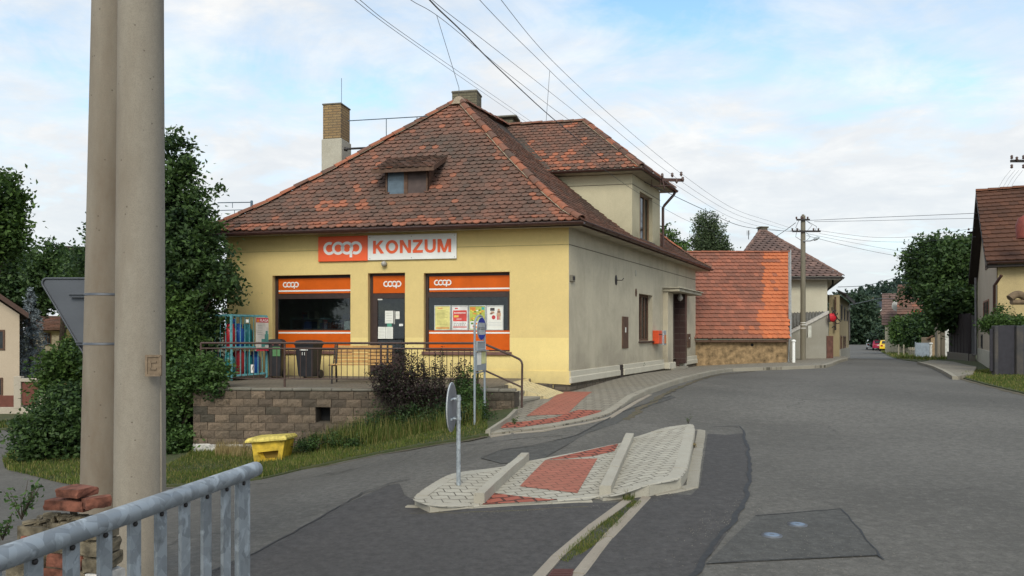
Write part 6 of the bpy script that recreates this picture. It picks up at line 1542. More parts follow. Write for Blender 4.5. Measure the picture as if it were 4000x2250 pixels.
for py in (1152, 1342):
    z = E + (HY - py) / F * 5.1; mb = MB(); hw_ = .22 if py < 1200 else .12
    mb.box(gr_, -.09 - hw_*.5, -.09 + hw_, .004, .03, z - .013, z + .013); mb.box(gr_, -.09 - hw_*.5, -.09 + hw_, .03, .045, z + .006, z + .016); mb.build('bracket', M['signback'], gw)
    b_ = P(409, 1960, 5.12); t_ = P(444, 0, 5.12); dz = (t_ - b_) / (t_.z - b_.z); c_ = b_ + dz * (z - b_.z); r__ = .152 + (.134 - .152) * (z - b_.z) / (t_.z - b_.z) + .0025
    mb = MB(); n_ = 40
    mb.lathe(c_, [(r__, -.008), (r__, .008), (r__ - .004, .008), (r__ - .004, -.008)], n_); mb.build('band', M['signback'], gw)

# ------------------------------------------------------------------ galvanised bridge railing in the foreground
zr_ = E - .572; ra = Vector((-1.47, .62, zr_ + .0)); r0 = P(0, 2183, 1.875); r1 = P(996, 1833, 3.1)
dirr = (r1 - r0).normalized(); ra = r0 - dirr * 1.2
gr = thing('bridge_railing', 'galvanised steel tube railing with flat vertical bars in the left foreground', 'railing', (r1.x, r1.y, g(r1.x, r1.y)))
mb = MB(); tip = r1 + dirr * .0; R_ = .0315
mb.tube([ra, r1 - dirr*.0] + [r1 + dirr * (R_ * math.sin(a)) for a in (.35, .7, 1.05, 1.3, 1.5)], [R_, R_] + [R_ * math.cos(a) for a in (.35, .7, 1.05, 1.3, 1.5)], 28); mb.build('handrail', M['galv'], gr)
dh = Vector((dirr.x, dirr.y, 0)).normalized(); GF = Frame((r1.x, r1.y), dh); GF.v = Vector((dh.y, -dh.x, 0)); GF.nrm = GF.v
def on(px):   # distance back from the tip of the point under column px
    k = (px - CX) / F; lo, hi = 0, 3.0
    for _ in range(40):
        m = (lo + hi) / 2; q = r1 - dirr * m
        if q.x / q.y > k: lo = m
        else: hi = m
    return lo
bx = [on(p) for p in (882, 806, 723, 631, 530, 414, 283, 132)]; stp = (bx[-1] - bx[0]) / 7
us = [bx[0] + stp * i for i in range(12)]
def bar(u0, wdt, fl_, name, thickn=.006):
    q = r1 - dirr * u0; z1 = q.z - R_ * .8; zb_ = g(q.x, q.y) - .02
    mb = MB(); u = -u0 * 1.0; u = (Vector((q.x, q.y, 0)) - GF.o).dot(GF.u)
    mb.box(GF, u - wdt/2, u + wdt/2, -thickn, thickn, zb_, z1); mb.box(GF, u + wdt/2 - .006, u + wdt/2, -thickn - fl_, -thickn, zb_, z1)
    o = mb.build(name, M['galv'], gr)
    mb = MB(); mb.lathe(GF.p(u - wdt*.1, thickn, z1 - .012), [(.008, 0), (.008, .006), (.004, .008)], 10, ax=(GF.u, UP, GF.v)); mb.build('bolt', M['iron'], o); return o
for u in us: bar(u, .052, .026, 'baluster')
bar(on(948), .088, .05, 'end_post', .008)
mb = MB(); q = ra - UP * .95; mb.tube([ra - UP * .95, r1 - UP * .95], .02, 10); mb.build('rail', M['galv'], gr)

# ------------------------------------------------------------------ broken brick wall behind the railing
bb = thing('broken_brick_wall', 'crumbling stub of an old red brick wall with moss behind the galvanised railing', 'brick wall', (-2.05, 3.55, g(-2.05, 3.55)))
BW = Frame((P(215, 0, 3.6).x, 3.6), (1, -.25)); rr = random.Random(21)
def rock(mb, fr, u0, u1, v0, v1, w0, w1, rot, mat, j=.012):
    bm = bmesh.new(); bmesh.ops.create_cube(bm, size=1); bmesh.ops.subdivide_edges(bm, edges=bm.edges[:], cuts=2, use_grid_fill=True)
    c = Vector(((u0+u1)/2, (v0+v1)/2, (w0+w1)/2)); mr = Matrix.Rotation(rot, 3, 'Z') @ Matrix.Rotation(rr.uniform(-.1, .1), 3, 'X')
    for v in bm.verts:
        q = Vector((v.co.x*(u1-u0), v.co.y*(v1-v0), v.co.z*(w1-w0))) * (1 - .05 * (abs(v.co.x*v.co.y*v.co.z)*8)) + Vector((rr.uniform(-j, j), rr.uniform(-j, j), rr.uniform(-j, j))) * .55; v.co = c + mr @ q
    bm.verts.index_update(); mb.add([fr.p(*v.co) for v in bm.verts], [[v.index for v in f.verts] for f in bm.faces], mat); bm.free()
sf = 3.6 / F
def bz(py): return E + (HY - py) * sf
core = [(-.20, .30, 2060, 2700), (-.28, .28, 2120, 2700), (-.13, .26, 2030, 2100)]
mb = MB()
for row in range(11):
    z1 = bz(2052) - row * .075; wl_ = -.21 - .012*row - (0.05 if row > 1 else 0); wr_ = .20 + .01*row; u = wl_ + rr.uniform(-.03, 0)
    while u < wr_:
        L = rr.uniform(.10, .24); 
        if row > 0 or u > -.16: rock(mb, BW, u, min(u + L, wr_ + .03), -.16, .0 + rr.uniform(-.02, .02), z1 - .065, z1, rr.uniform(-.05, .05), rr.choice([0, 0, 1, 1]) if row < 3 else rr.choice([0, 1, 2, 2] if u > .0 else [0, 0, 1]), .009)
        u += L + .008
mb.box(BW, -.26, .22, -.15, -.03, -.4, bz(2075), 1)
mb.build('masonry', [M['brick_red'], M['brick_moss'], M['whitestone']], bb)
for (a_, b_, y0, y1, rot) in ((152, 330, 1958, 1998, -.06), (205, 322, 1912, 1945, .08), (330, 385, 1945, 1985, .5)):
    mb = MB(); rock(mb, BW, (a_-215)*sf, (b_-215)*sf, -.13, -.01, bz(y1), bz(y0), rot, 0, .006); mb.build('brick', M['brick_red'], bb)
mb = MB()
for k in range(60): u = rr.uniform(-.22, .2); z = bz(2052) + rr.uniform(-.03, .02) - (0.03 if u < -.1 else 0); rock(mb, BW, u, u + rr.uniform(.015, .05), -.12, -.12 + rr.uniform(.02, .13), z, z + rr.uniform(.01, .03), rr.uniform(0, 3), 0, .006)
mb.build('crumbled_mortar', M['brick_moss'], bb)
# ------------------------------------------------------------------ vegetation near the shop
M['leaf_weed'] = leafmat('leaf_weed', (.012, .032, .011), (.05, .09, .026))
def bl(px, py, D, r, rz=None): p = P(px, py, D); return (p.x, p.y, p.z, r) if rz is None else (p.x, p.y, p.z, r, rz)
tree('dense_tree', 'tall dark dense tree between the concrete pole and the yellow shop', 'tree', (-7.5, 17.0, -.75),
     [bl(655, 800, 16.8, .75, 1.3), bl(590, 900, 17, .9, 1.2), bl(740, 960, 16.6, .75, .9), bl(520, 1060, 17.2, 1.1, 1.2), bl(700, 1120, 16.6, 1.2, 1.3), bl(785, 1090, 16.4, .55, .65), bl(370, 1080, 17.4, .45, .9), bl(600, 1330, 16.6, 1.4, 1.3), bl(750, 1270, 16.8, .35, .5), bl(345, 960, 17.6, .32, .7), bl(680, 640, 16.9, .35, .75), bl(620, 1600, 16.5, .9, 1.0), bl(770, 830, 16.7, .3, .45), bl(650, 580, 16.8, .16, .3), bl(745, 620, 16.8, .18, .35), bl(845, 720, 16.6, .1, .2), bl(860, 800, 16.6, .14, .3), bl(700, 545, 16.9, .07, .16), bl(885, 1130, 16.2, .15, .15)],
     900, 64, .15, .060, M['leaf'], 3, .2, 'trees left of the shop', limbs=16)
tree('leafy_tree', 'lighter green branch mass at the right foot of the dense tree', 'tree', (-7.0, 16.2, -.7), [bl(700, 1240, 15.6, .3, .35), bl(650, 1180, 15.7, .25, .3), bl(740, 1320, 15.6, .3, .3), bl(670, 1350, 15.6, .35, .3)], 130, 50, .10, .05, M['leaf_mid'], 15, .05, 'trees left of the shop', limbs=5)
tree('ivy_shrub', 'bright green leafy shrub spilling over the left end of the block wall', 'shrub', (P(690, 0, 14.9).x, 14.9, -.6),
     [bl(770, 1450, 14.55, .36), bl(700, 1530, 14.8, .5), bl(640, 1640, 15, .55), bl(830, 1500, 14.45, .2), bl(855, 1440, 14.6, .16), bl(700, 1720, 14.6, .3)], 330, 50, .10, .042, M['leaf_ivy'], 4, .05, limbs=6)
tree('dark_bush', 'dark bush on the grassy corner left of the concrete pole', 'bush', (P(250, 0, 15.5).x, 15.5, -.9),
     [bl(270, 1610, 15.6, .6), bl(160, 1700, 15.2, .5), bl(300, 1700, 15.3, .7), bl(335, 1570, 15.6, .45), bl(215, 1660, 15.2, .42), bl(420, 1700, 15.6, .8), bl(125, 1755, 15, .22)], 420, 55, .13, .05, M['leaf'], 5, .08, limbs=8)
tree('leafy_tree', 'yellowish green young tree behind the triangular sign', 'tree', (P(260, 0, 17).x, 17.5, -.95),
     [bl(335, 1150, 18, .42), bl(350, 1260, 17.6, .42), bl(345, 1060, 18, .35), bl(265, 1420, 16.6, .42), bl(340, 1400, 17, .55), bl(200, 1450, 16.4, .25), bl(180, 1500, 16.4, .22)], 240, 50, .12, .05, M['leaf_mid'], 6, .1, 'trees left of the shop', limbs=9)
# purple shrub in front of the wall
pbase = (P(1600, 0, 14.0).x, 13.95, g(P(1600, 0, 13.95).x, 13.95))
tree('purple_shrub', 'dark purple leaved shrub growing up through the terrace railing', 'shrub', pbase,
     [bl(1530, 1470, 14.1, .33, .36), bl(1590, 1430, 14.1, .26, .26), bl(1490, 1510, 14.0, .2), bl(1640, 1500, 14.0, .32, .30), bl(1560, 1570, 14.0, .36), bl(1680, 1580, 14.0, .32), bl(1750, 1570, 14, .2), bl(1560, 1500, 14.1, .3), bl(1480, 1460, 14.1, .18)], 300, 38, .08, .022, M['leaf_purple'], 8, .05, limbs=14)
root = thing('purple_shrub', 'sparse upright twigs with small dark leaves just left of the bus stop', 'shrub', (P(1760, 0, 13.9).x, 13.9, g(P(1760, 0, 13.9).x, 13.9)))
rng = np.random.default_rng(9); rr = random.Random(9); tw = MB(); pts = []; tc = []
for k in range(46):
    px = rr.uniform(1585, 1865); topy = 1338 + abs(px - 1728) * .55 + rr.uniform(0, 110) if px < 1760 else rr.uniform(1395, 1480)
    D = rr.uniform(13.7, 14.2); a = P(px * .5 + 865, 1640, 13.9); b = P(px, topy, D); m = a.lerp(b, .55) + Vector((rr.uniform(-.05, .05), 0, .03)); tw.tube([a, m, b], [.008, .006, .002], 4, cap=False)
    for s in np.linspace(.25, 1, int(26 * rr.uniform(.7, 1.2))):
        q = a.lerp(m, s / .55) if s < .55 else m.lerp(b, (s - .55) / .45); 
        for _ in range(3): pts.append([q.x + rng.normal() * .022, q.y + rng.normal() * .03, q.z + rng.normal() * .022]); tc.append(.2 + .5 * (px > 1740) * rr.random())
V, Fc, t_ = leaves(np.array(pts), .022, rng, np.array(tc)); np_mesh('leaves', V, Fc, t_, M['leaf_purple'], root); tw.build('twigs', M['bark'], root)
tree('green_shrub', 'loose green shrub climbing behind the two legs of the bus stop', 'shrub', (P(1850, 0, 13.7).x, 13.7, .25),
     [bl(1840, 1560, 13.6, .22, .3), bl(1800, 1500, 13.8, .14, .22), bl(1870, 1620, 13.3, .2), bl(1845, 1470, 13.75, .09, .16)], 100, 34, .07, .024, M['leaf_ivy'], 10, .02, limbs=6)
tree('bramble', 'low dark bramble thicket at the foot of the block wall', 'bush', (P(1560, 0, 13.6).x, 13.5, .1),
     [bl(1490, 1650, 13.8, .24), bl(1600, 1640, 13.7, .28), bl(1720, 1625, 13.5, .28), bl(1810, 1650, 13.1, .2), bl(1410, 1690, 13.8, .16), bl(1895, 1640, 13.3, .12), bl(1340, 1705, 13.8, .12)], 190, 30, .10, .024, M['leaf_weed'], 12, .02, limbs=4)
tree('juniper_bush', 'low spreading bluish green shrub right of the yellow grit bin', 'bush', (P(1240, 0, 13.4).x, 13.4, -.15),
     [bl(1240, 1730, 13.5, .16, .1), bl(1310, 1722, 13.5, .18, .12), bl(1190, 1742, 13.5, .12, .08), bl(1385, 1735, 13.3, .2, .12)], 90, 40, .06, .024, M['leaf'], 13, .015, limbs=3)
# grass on the verge
vg = [(p[0], p[1]) for p in [G(*q) for q in [(1905, 1700), (1800, 1720), (1650, 1742), (1475, 1774), (1330, 1804), (1180, 1836), (1025, 1874), (850, 1890), (645, 1903), (640, 1830), (755, 1772)]]] + [(P(755, 0, 14.45).x, 14.45), (P(1900, 0, 14.1).x, 14.05), (-.45, 13.4)]
grass('verge_grass', 'green and yellowing grass on the bank below the block wall', vg, 46000, .025, .085, M['grass'], 31, .03, .006)
grass('verge_grass', 'taller seeding grass stems standing along the foot of the block wall', [(P(1180, 0, 14.3).x, 14.4), (P(1880, 0, 14).x, 13.95), (P(1880, 0, 12.9).x, 12.9), (P(1500, 0, 13).x, 13.0), (P(1230, 0, 13.4).x, 13.4)], 11000, .12, .42, M['grass'], 32, .03, .004)
grass('dry_grass', 'straw coloured dry grass tuft beside the yellow grit bin', [tuple(G(*q)) for q in [(840, 1790), (985, 1800), (985, 1742), (850, 1750)]], 3200, .06, .22, M['grass_dry'], 33, .03, .004, clump=60)
grass('verge_grass', 'bright grass on the rounded corner left of the concrete pole', [tuple(G(*q)) for q in [(10, 1800), (20, 1838), (120, 1862), (220, 1888), (330, 1906), (470, 1918), (640, 1906), (640, 1840), (450, 1740), (150, 1745), (60, 1745)]], 26000, .03, .09, M['grass'], 34, .03, .008)
sg = [tuple(G(*q)) for q in [(2480, 1958), (2300, 2080), (2170, 2190), (2215, 2200), (2360, 2110), (2510, 1965)]]
grass('drain_grass', 'green grass growing in the drain strip between the edging stones', sg, 9000, .015, .05, M['grass'], 35, 0, .003, clump=70)
grass('drain_grass', 'sprig of weeds against the kerb where the drain strip meets the island', [tuple(G(*q)) for q in [(2430, 1958), (2475, 1965), (2480, 1940), (2438, 1938)]], 350, .04, .11, M['grass'], 36, 0, .003)
grass('verge_grass', 'long grass strip along the right road edge below the dark gate', [tuple(G(*q)) for q in [(4200, 1580), (4000, 1537), (3852, 1502), (3745, 1472), (3800, 1452), (3870, 1448), (4010, 1462), (4250, 1480)]], 24000, .03, .09, M['grass'], 37, .03, .010)
grass('verge_grass', 'grass strip beside the far road in front of the picket fence', [tuple(G(*q)) for q in [(3600, 1412), (3526, 1405), (3474, 1391), (3441, 1372), (3520, 1372), (3640, 1385), (3710, 1400), (3690, 1408)]], 9000, .08, .2, M['grass'], 38, .03, .02)
grass('verge_grass', 'grass strip in front of the beige garden wall across the left road', [(-16.4, 23.4), (-13.4, 24.0), (-11.0, 29.0), (-12.0, 29.6), (-14.5, 26.0), (-17.6, 25.0)], 9000, .06, .16, M['grass'], 39, .03, .015)
def weed(name, label, px, py, h, n_, seed, mat='leaf_ivy', leaf=.02, hh=0.0, D=None):
    c = G(px, py, hh) if D is None else Vector((P(px, 0, D).x, D)); z = (g(c.x, c.y) + hh) if D is None else P(px, py, D).z
    rng = np.random.default_rng(seed); root = thing(name, label, 'weed', (c.x, c.y, z)); mb = MB(); pts = []
    for k in range(n_):
        a = rng.uniform(0, 6.28); L = h * rng.uniform(.5, 1); tip = Vector((c.x + math.cos(a) * L * .5, c.y + math.sin(a) * L * .5, z + L)); b0 = Vector((c.x, c.y, z)); mb.tube([b0, b0.lerp(tip, .5) + UP * L * .1, tip], [.003, .002, .001], 4, cap=False)
        for s in np.linspace(.3, 1, 9): q = b0.lerp(tip, s); pts.append([q.x + rng.normal() * .012, q.y + rng.normal() * .012, q.z + rng.normal() * .01 + L * .08])
    V, Fc, t_ = leaves(np.array(pts), leaf, rng, rng.random(len(pts))); np_mesh('leaves', V, Fc, t_, M[mat], root); mb.build('stems', M['bark'], root)
weed('weed', 'small weed growing out of the plinth by the vent on the street wall', 2500, 1460, .32, 12, 41, hh=.1)
weed('weed', 'little weed on the red paving strip at the pavement tip', 2010, 1658, .13, 10, 42, 'leaf_mid', .014, .03)
weed('weed', 'thin weed at the back corner of the traffic island', 2688, 1655, .16, 5, 43, 'leaf_mid', .01, .1)
weed('weed', 'brown dry weed in the gutter on the right side of the island', 2712, 1750, .1, 10, 44, 'grass_dry', .012, .01)
weed('weed', 'green leafy weed growing beside the crumbling brick wall', 85, 2030, .17, 14, 45, 'leaf_ivy', .013, D=3.5)
weed('weed', 'second pale weed at the very left foot of the brick wall', 10, 2110, .12, 10, 46, 'leaf_ivy', .012, D=3.4)

# ------------------------------------------------------------------ barn behind the shop
bD = 29.0; bxl, bxr = P(2600, 0, bD).x, P(3073, 0, bD).x
barn = thing('barn', 'low stone barn with a big red tiled roof and an orange repaired strip', 'barn', (bxl, bD, g(10, bD)))
BF = Frame((bxl, bD), (1, 0)); BL = bxr - bxl; zev = P(0, 1322, bD - .25).z; zri = E + 3.52
M['rubble'] = stucco('rubble_wall', (.44, .31, .15), (.13, .10, .065), .8, 18, streak=.9)
mb = MB(); shear = 1.45 / 3.74
mb.quad(BF.p(0, 0, -.6), BF.p(BL, 0, -.6), BF.p(BL, 0, zev - .06), BF.p(0, 0, zev - .06)); 
e1 = BF.p(BL, 0, 0); rdg = Vector((e1.x + 1.5, bD + 3.74, 0)); bk_ = Vector((e1.x + 3.0, bD + 7.5, 0))
mb.add([Vector((e1.x, e1.y, -.6)), Vector((bk_.x, bk_.y, -.6)), Vector((bk_.x, bk_.y, zev)), Vector((rdg.x, rdg.y, zri - .1)), Vector((e1.x, e1.y, zev))], [(0,1,2,3,4)])
mb.build('wall', paint('rubble_wall', (.30, .205, .11), .95, var=.7, scale=5, bump=1, bs=14), barn)
mb = MB(); mb.box(BF, 0, BL, .0, .07, -.6, -.6 + .78); mb.build('plaster_base', stucco('barn_base', (.16, .125, .08), (.09, .075, .05), .6, 40), barn)
mb = MB(); mb.lathe(BF.p(BL - 1.35, 0, P(0, 1347, bD).z), [(.06, 0), (.06, .006), (.002, .006)], 12, ax=(BF.u, UP, BF.v)); mb.build('vent', M['black'], barn)
tm = MB(); Hb = 3.99; ex = .238
def tb(x, h, rr):
    xr = BL - x; s = h / Hb
    fr = 0
    edge = .98 + .22 * s + .20 * (.1 < s < .32)
    if xr < edge + .0: fr = .95 if rr.random() < .97 else .25
    if .86 < s < .91 and .45 < xr < 1.1: fr = .15
    if .60 < s < .64 and .55 < xr < .85: fr = .2
    if s < .12: fr = max(fr,   .6 if rr.random() < .06 + .3 * (xr < 2.0) else .1)
    return (rr.random() * .55, fr, .3 * rr.random())
Lf_ = lambda h: -1.0 + shear * h * .97; Rf_ = lambda h: BL + shear * h * .97
tile_face(tm, BF.p(0, .25, zev), BF.u, -BF.v, Hb, zri - zev, prof_lin(), Lf_, Rf_, tw=.195, ex=ex, arc=.025, lift=.05, tf=lambda x, h, rr: tb(x - shear * h * .97, h, rr), thick=.04, jit=.8)
bp = lambda: None
tm.quad(Vector((bxl, bD + 3.74, zri)) , Vector((rdg.x, rdg.y, zri)), Vector((bk_.x, bk_.y, zev)), Vector((bxl, bk_.y, zev)), 0)
br = tm.build('roof', [M['tile_barn'], M['underroof']], barn)
mb = MB(); a = BF.p(BL + .03, .28, zev - .05); b = Vector((rdg.x + .03, rdg.y, zri + .03)); mb.prism([a, b, b + UP * .09, a + UP * .09], (.05, -.01, 0)); mb.build('verge_flashing', paint('zinc', (.27, .28, .28), .5), br)
mb = MB(); mb.tube([P(3082, 985, 30), P(3083, 1322, 29.4), P(3080, 1416, 29.2)], .03, 8); mb.build('downpipe', paint('zinc', (.42, .43, .43), .5), barn)
mb = MB(); mb.box(BF, 0, BL, .02, .2, zev - .14, zev - .06); mb.build('eaves_board', M['brown_wood'], barn)
mb = MB(); ridge_caps(mb, [Vector((bxl, bD + 3.74, zri + .03)), Vector((rdg.x, rdg.y, zri + .03))], .08, .38, 0, None, .0, 4); mb.build('ridge_tiles', [M['tile_barn']], br)

# ------------------------------------------------------------------ generic background house
def poly_obj(name, pts, mat, parent, ext=None): 
    mb = MB(); mb.prism(pts, ext) if ext else mb.add(pts, [tuple(range(len(pts)))]); return mb.build(name, mat, parent)
def hwin(parent, fr, a, b, c, d, mat=None, v=0):
    mb = MB(); ring_frame(mb, fr, a, b, c, d, v - .02, v + .03, min(.07, (b-a)*.15)); mb.box(fr, (a+b)/2 - .02, (a+b)/2 + .02, v-.01, v+.025, c, d); o = mb.build('window', mat or M['brown_wood'], parent)
    mb = MB(); mb.box(fr, a+.02, b-.02, v - .01, v+.008, c+.02, d-.02); mb.build('pane', paint('dark_pane', (.03, .035, .04), .15, bump=0), o)
# two storey cream house with a hipped roof
hD = 37.0; hx1 = P(3232, 0, hD).x; ze = P(0, 1086, hD).z; H2 = Frame((hx1, hD), (1, .0)); 
M['cream'] = stucco('cream_plaster', (.64, .60, .48), (.3, .26, .18), .35, 60)
M['greyish'] = stucco('annex_plaster', (.36, .345, .30), (.2, .18, .14), .45, 60)
hs = thing('house', 'two storey cream house with a mossy hipped roof behind the barn', 'house', (hx1, hD, g(hx1, hD)))
mb = MB(); x0h = P(2870, 0, hD).x; sdH = Vector((.37, .93, 0)).normalized()
c1 = Vector((hx1, hD, 0)); c0 = Vector((x0h, hD, 0)); c2 = c1 + sdH * 9; c3 = c0 + sdH * 9
for a, b in ((c0, c1), (c1, c2), (c2, c3), (c3, c0)): mb.quad(a + UP*-1, b + UP*-1, b + UP*ze, a + UP*ze)
mb.build('wall', M['cream'], hs)
ov = .55; e0, e1_, e2, e3 = c0 + Vector((-ov, -ov, 0)), c1 + Vector((ov, -ov, 0)), c2 + Vector((ov, ov, 0)), c3 + Vector((-ov, ov, 0))
ap1 = P(2975, 893, 41.2); ap2 = ap1 + sdH * 2.0; rm = MB()
Hf = ap1.y - e0.y
L2, R2 = line_fns(e0, Vector((1,0,0)), Vector((0,1,0)), e0, Vector((ap1.x, ap1.y, 0)), e1_, Vector((ap1.x, ap1.y, 0)), Hf)
tile_face(rm, e0 + UP * (ze + .05), (1,0,0), (0,1,0), Hf, ap1.z - ze - .05, prof_lin(), L2, R2, tw=.34, ex=.26, arc=.12, lift=.03, tf=lambda x, h, rr: (rr.random(), 0, .2 * rr.random()))
rm.quad(e1_ + UP*ze, e2 + UP*ze, ap2, ap1, 0); rm.quad(e2 + UP*ze, e3 + UP*ze, ap2, ap2, 0) if False else rm.add([e2 + UP*ze, e3 + UP*ze, ap2], [(0,1,2)], 0); rm.quad(e3 + UP*ze, e0 + UP*ze, ap1, ap2, 0)
rf = rm.build('roof', [M['tile_slate'], M['underroof']], hs)
mb = MB(); ridge_caps(mb, [e1_ + UP*(ze+.08), ap1 + UP*.03], .08, .45, 0, None, .1, 5); ridge_caps(mb, [e0 + UP*(ze+.08), ap1 + UP*.03], .08, .45, 0, None, .1, 5); mb.build('ridge_tiles', M['tile_slate'], rf)
mb = MB(); halfgutter(mb, [e0 + UP*(ze), e1_ + UP*(ze)], .07); halfgutter(mb, [e1_ + UP*ze, e2 + UP*ze], .07); q = e1_ + UP*ze; mb.tube([q + Vector((.0, 1.2, -.05)), q + Vector((0, 1.2, -.3)), q + Vector((-.45, 1.2, -.75)), q + Vector((-.5, 1.2, -3.5))], .05, 6); mb.build('gutter', M['iron'], rf)
mb = MB(); mb.quad(e0 + UP*(ze-.05), e1_ + UP*(ze-.05), c1 + UP*(ze-.05), c0 + UP*(ze-.05)); mb.quad(e1_ + UP*(ze-.05), e2 + UP*(ze-.05), c2 + UP*(ze-.05), c1 + UP*(ze-.05)); mb.box(Frame((e0.x, e0.y), (1, 0)), 0, (e1_-e0).length, -.03, 0, ze - .10, ze + .03); mb.build('soffit', paint('white_soffit', (.38, .36, .33)), rf)
mb = MB(); q = P(2986, 890, 41); f_ = Frame((q.x, q.y), (1, .2)); mb.bbox(f_, -.2, .2, -.4, 0, q.z - .9, q.z, .02); mb.bbox(f_, -.25, .25, -.45, .05, q.z, q.z + .08, .02); mb.build('chimney', M['brickgrey'], rf)
mb = MB(); a = P(2921, 915, 40.8); mb.tube([P(2924, 935, 40.8), P(2924, 900, 40.8)], .02, 5)
for k in range(4): mb.tube([P(2916, 903 + k*5, 40.8), P(2930, 902 + k*5, 40.8)], .01, 4)
mb.build('antenna', M['iron'], rf)
# lean-to annex with a sloping coping
an = thing('annex', 'grey rendered lean-to with a sloping white coping behind the utility pole', 'annex', (P(3150, 0, 34).x, 34, g(13, 34)))
AD = 34.2; A0 = Frame((0, AD), (1, 0)); 
pa = [P(3080, 1440, AD), P(3236, 1440, AD), P(3236, 1222, AD), P(3090, 1296, AD), P(3080, 1296, AD)]
mb = MB(); mb.prism(pa, Vector((1.0, 2.6, 0))); mb.build('wall', M['greyish'], an)
mb = MB(); a, b = P(3092, 1290, AD - .06), P(3238, 1214, AD - .06); mb.prism([a, b, b - UP*.14, a - UP*.14], (.05, .35, 0)); mb.build('coping', paint('white_coping', (.52, .50, .47)), an)
mb = MB(); q = [P(3080, 1290, AD + .4), P(3225, 1221, AD + .4), P(3225, 1218, AD + 2.6), P(3080, 1224, AD + 2.6)]
for k in range(12):
    s0, s1 = k / 12, (k + .55) / 12; A_a, B_a = q[0].lerp(q[1], s0), q[0].lerp(q[1], s1); C_a, D_a = q[3].lerp(q[2], s1), q[3].lerp(q[2], s0); mb.add([A_a, B_a, C_a, D_a], [(0,1,2,3)]); s2 = (k+1)/12; mb.add([B_a, q[0].lerp(q[1], s2), q[3].lerp(q[2], s2), C_a], [(0,1,2,3)]); mb.tube([A_a, D_a], .05, 5)
mb.build('corrugated_roof', paint('grey_sheet', (.15, .145, .13), .8, var=.5), an)
mb = MB(); mb.box(Frame((P(3233, 0, AD).x, AD), (1, .1)), -.06, .25, -.02, .04, -.5, P(0, 1312, AD).z); mb.build('gate_post', paint('rusty_post', (.14, .065, .05), .9, var=.4), an)
# ochre building along the street
ob = thing('house', 'narrow ochre building with tall windows facing the street beyond the cream house', 'house', (P(3280, 0, 40).x, 40, g(P(3280, 0, 40).x, 40)))
M['ochre'] = stucco('ochre_plaster', (.38, .31, .19), (.2, .16, .1), .5, 50)
oa, obp, oc = P(3238, 0, 40), P(3279, 0, 40), P(3316, 0, 46.5); zo = E + (HY - 1152) / F * 40
mb = MB(); b1_, b2_ = Vector(v2(obp)), Vector(v2(oc)); zo2 = P(0, 1182, 46.5).z
def vq(a, b, z0a, z1a, z1b): mb.quad(Vector((a[0], a[1], z0a)), Vector((b[0], b[1], z0a)), Vector((b[0], b[1], z1b)), Vector((a[0], a[1], z1a)))
vq(v2(oa), v2(obp), -1, zo, zo); vq(v2(obp), v2(oc), -1, zo, zo2)
mb.quad(Vector((oa.x, 40, zo)), Vector((obp.x, 40, zo)), Vector((oc.x, oc.y, zo2)), Vector((oc.x - 4, oc.y + 1, zo2))); mb.build('wall', M['ochre'], ob)
mb = MB(); OF_ = Frame(v2(obp), (oc.x - obp.x, oc.y - obp.y)); OF_.v = Vector((OF_.u.y, -OF_.u.x, 0)); OL = (Vector(v2(oc)) - Vector(v2(obp))).length
def ohit(px, D): p = P(px, 0, D); return (Vector((p.x, p.y, 0)) - OF_.o).dot(OF_.u)
rs_ = MB(); a = OF_.p(0, .35, zo - .02); b = OF_.p(OL + .2, .35, zo2 - .02); rs_.prism([a, b, b - OF_.v * .5 + UP * .25, a - OF_.v * .5 + UP * .25], (0, 0, .08)); rs_.prism([a + UP*.05, a - UP*.12, b - UP*.12, b + UP*.05], -OF_.v*.03); rs_.build('roof', M['iron'], ob)
for (s0, s1) in ((.10, .24), (.42, .55), (.72, .84)):
    f2 = MB(); z0, z1 = P(0, 1245, 43).z - .1, zo - .45
    hwin(ob, OF_, OL*s0, OL*s1, z0, z1 - .3*s0, M['iron'])
hwin(ob, OF_, OL*.08, OL*.2, P(0, 1360, 43).z, P(0, 1310, 43).z); hwin(ob, OF_, OL*.34, OL*.60, P(0, 1360, 43).z, P(0, 1312, 43).z, M['brown_wood'])
mb = MB(); mb.box(OF_, 0, OL, 0, .06, -1, P(0, 1362, 42).z); mb.build('plinth', M['greyish'], ob)
mb = MB(); mb.tube([P(3263, 1160, 39.8), P(3263, 1290, 39.8)], .05, 6); mb.build('downpipe', M['brown_wood'], ob)
# red round ornament with iron scrolls
rd = thing('wall_ornament', 'round red ornament with dark iron scrolls mounted by the corner of the grey annex', 'ornament', P(3250, 1240, 34))
c_ = P(3252, 1240, 34.0); mb = MB(); mb.lathe(c_, [(.02, -.10), (.12, -.08), (.20, -.03), (.21, .02), (.13, .07), (.02, .09)], 20, ax=(Vector((1, .2, 0)), UP, Vector((.2, -1, 0)))); mb.build('disc', paint('flower_red', (.55, .015, .03), .6, var=.5, scale=20, bump=1), rd)
mb = MB()
for (x, y, r, a0, a1) in ((3262, 1222, 10, 0, 300), (3272, 1255, 9, 40, 330), (3258, 1282, 7, 180, 420)):
    mb.tube([P(x + r*math.cos(math.radians(a0 + (a1-a0)*k/12)), y + r*math.sin(math.radians(a0 + (a1-a0)*k/12)), 33.95) for k in range(13)], .022, 5)
mb.tube([P(3250, 1200, 34), P(3251, 1215, 34)], .03, 5); mb.tube([P(3255, 1215, 33.95), P(3272, 1245, 33.95), P(3284, 1256, 33.95)], .025, 5); mb.tube([P(3264, 1262, 33.95), P(3264, 1288, 33.95)], .02, 5); mb.tube([P(3237, 1225, 33.95), P(3240, 1258, 33.95)], .04, 5)
mb.build('scrolls', M['iron'], rd)
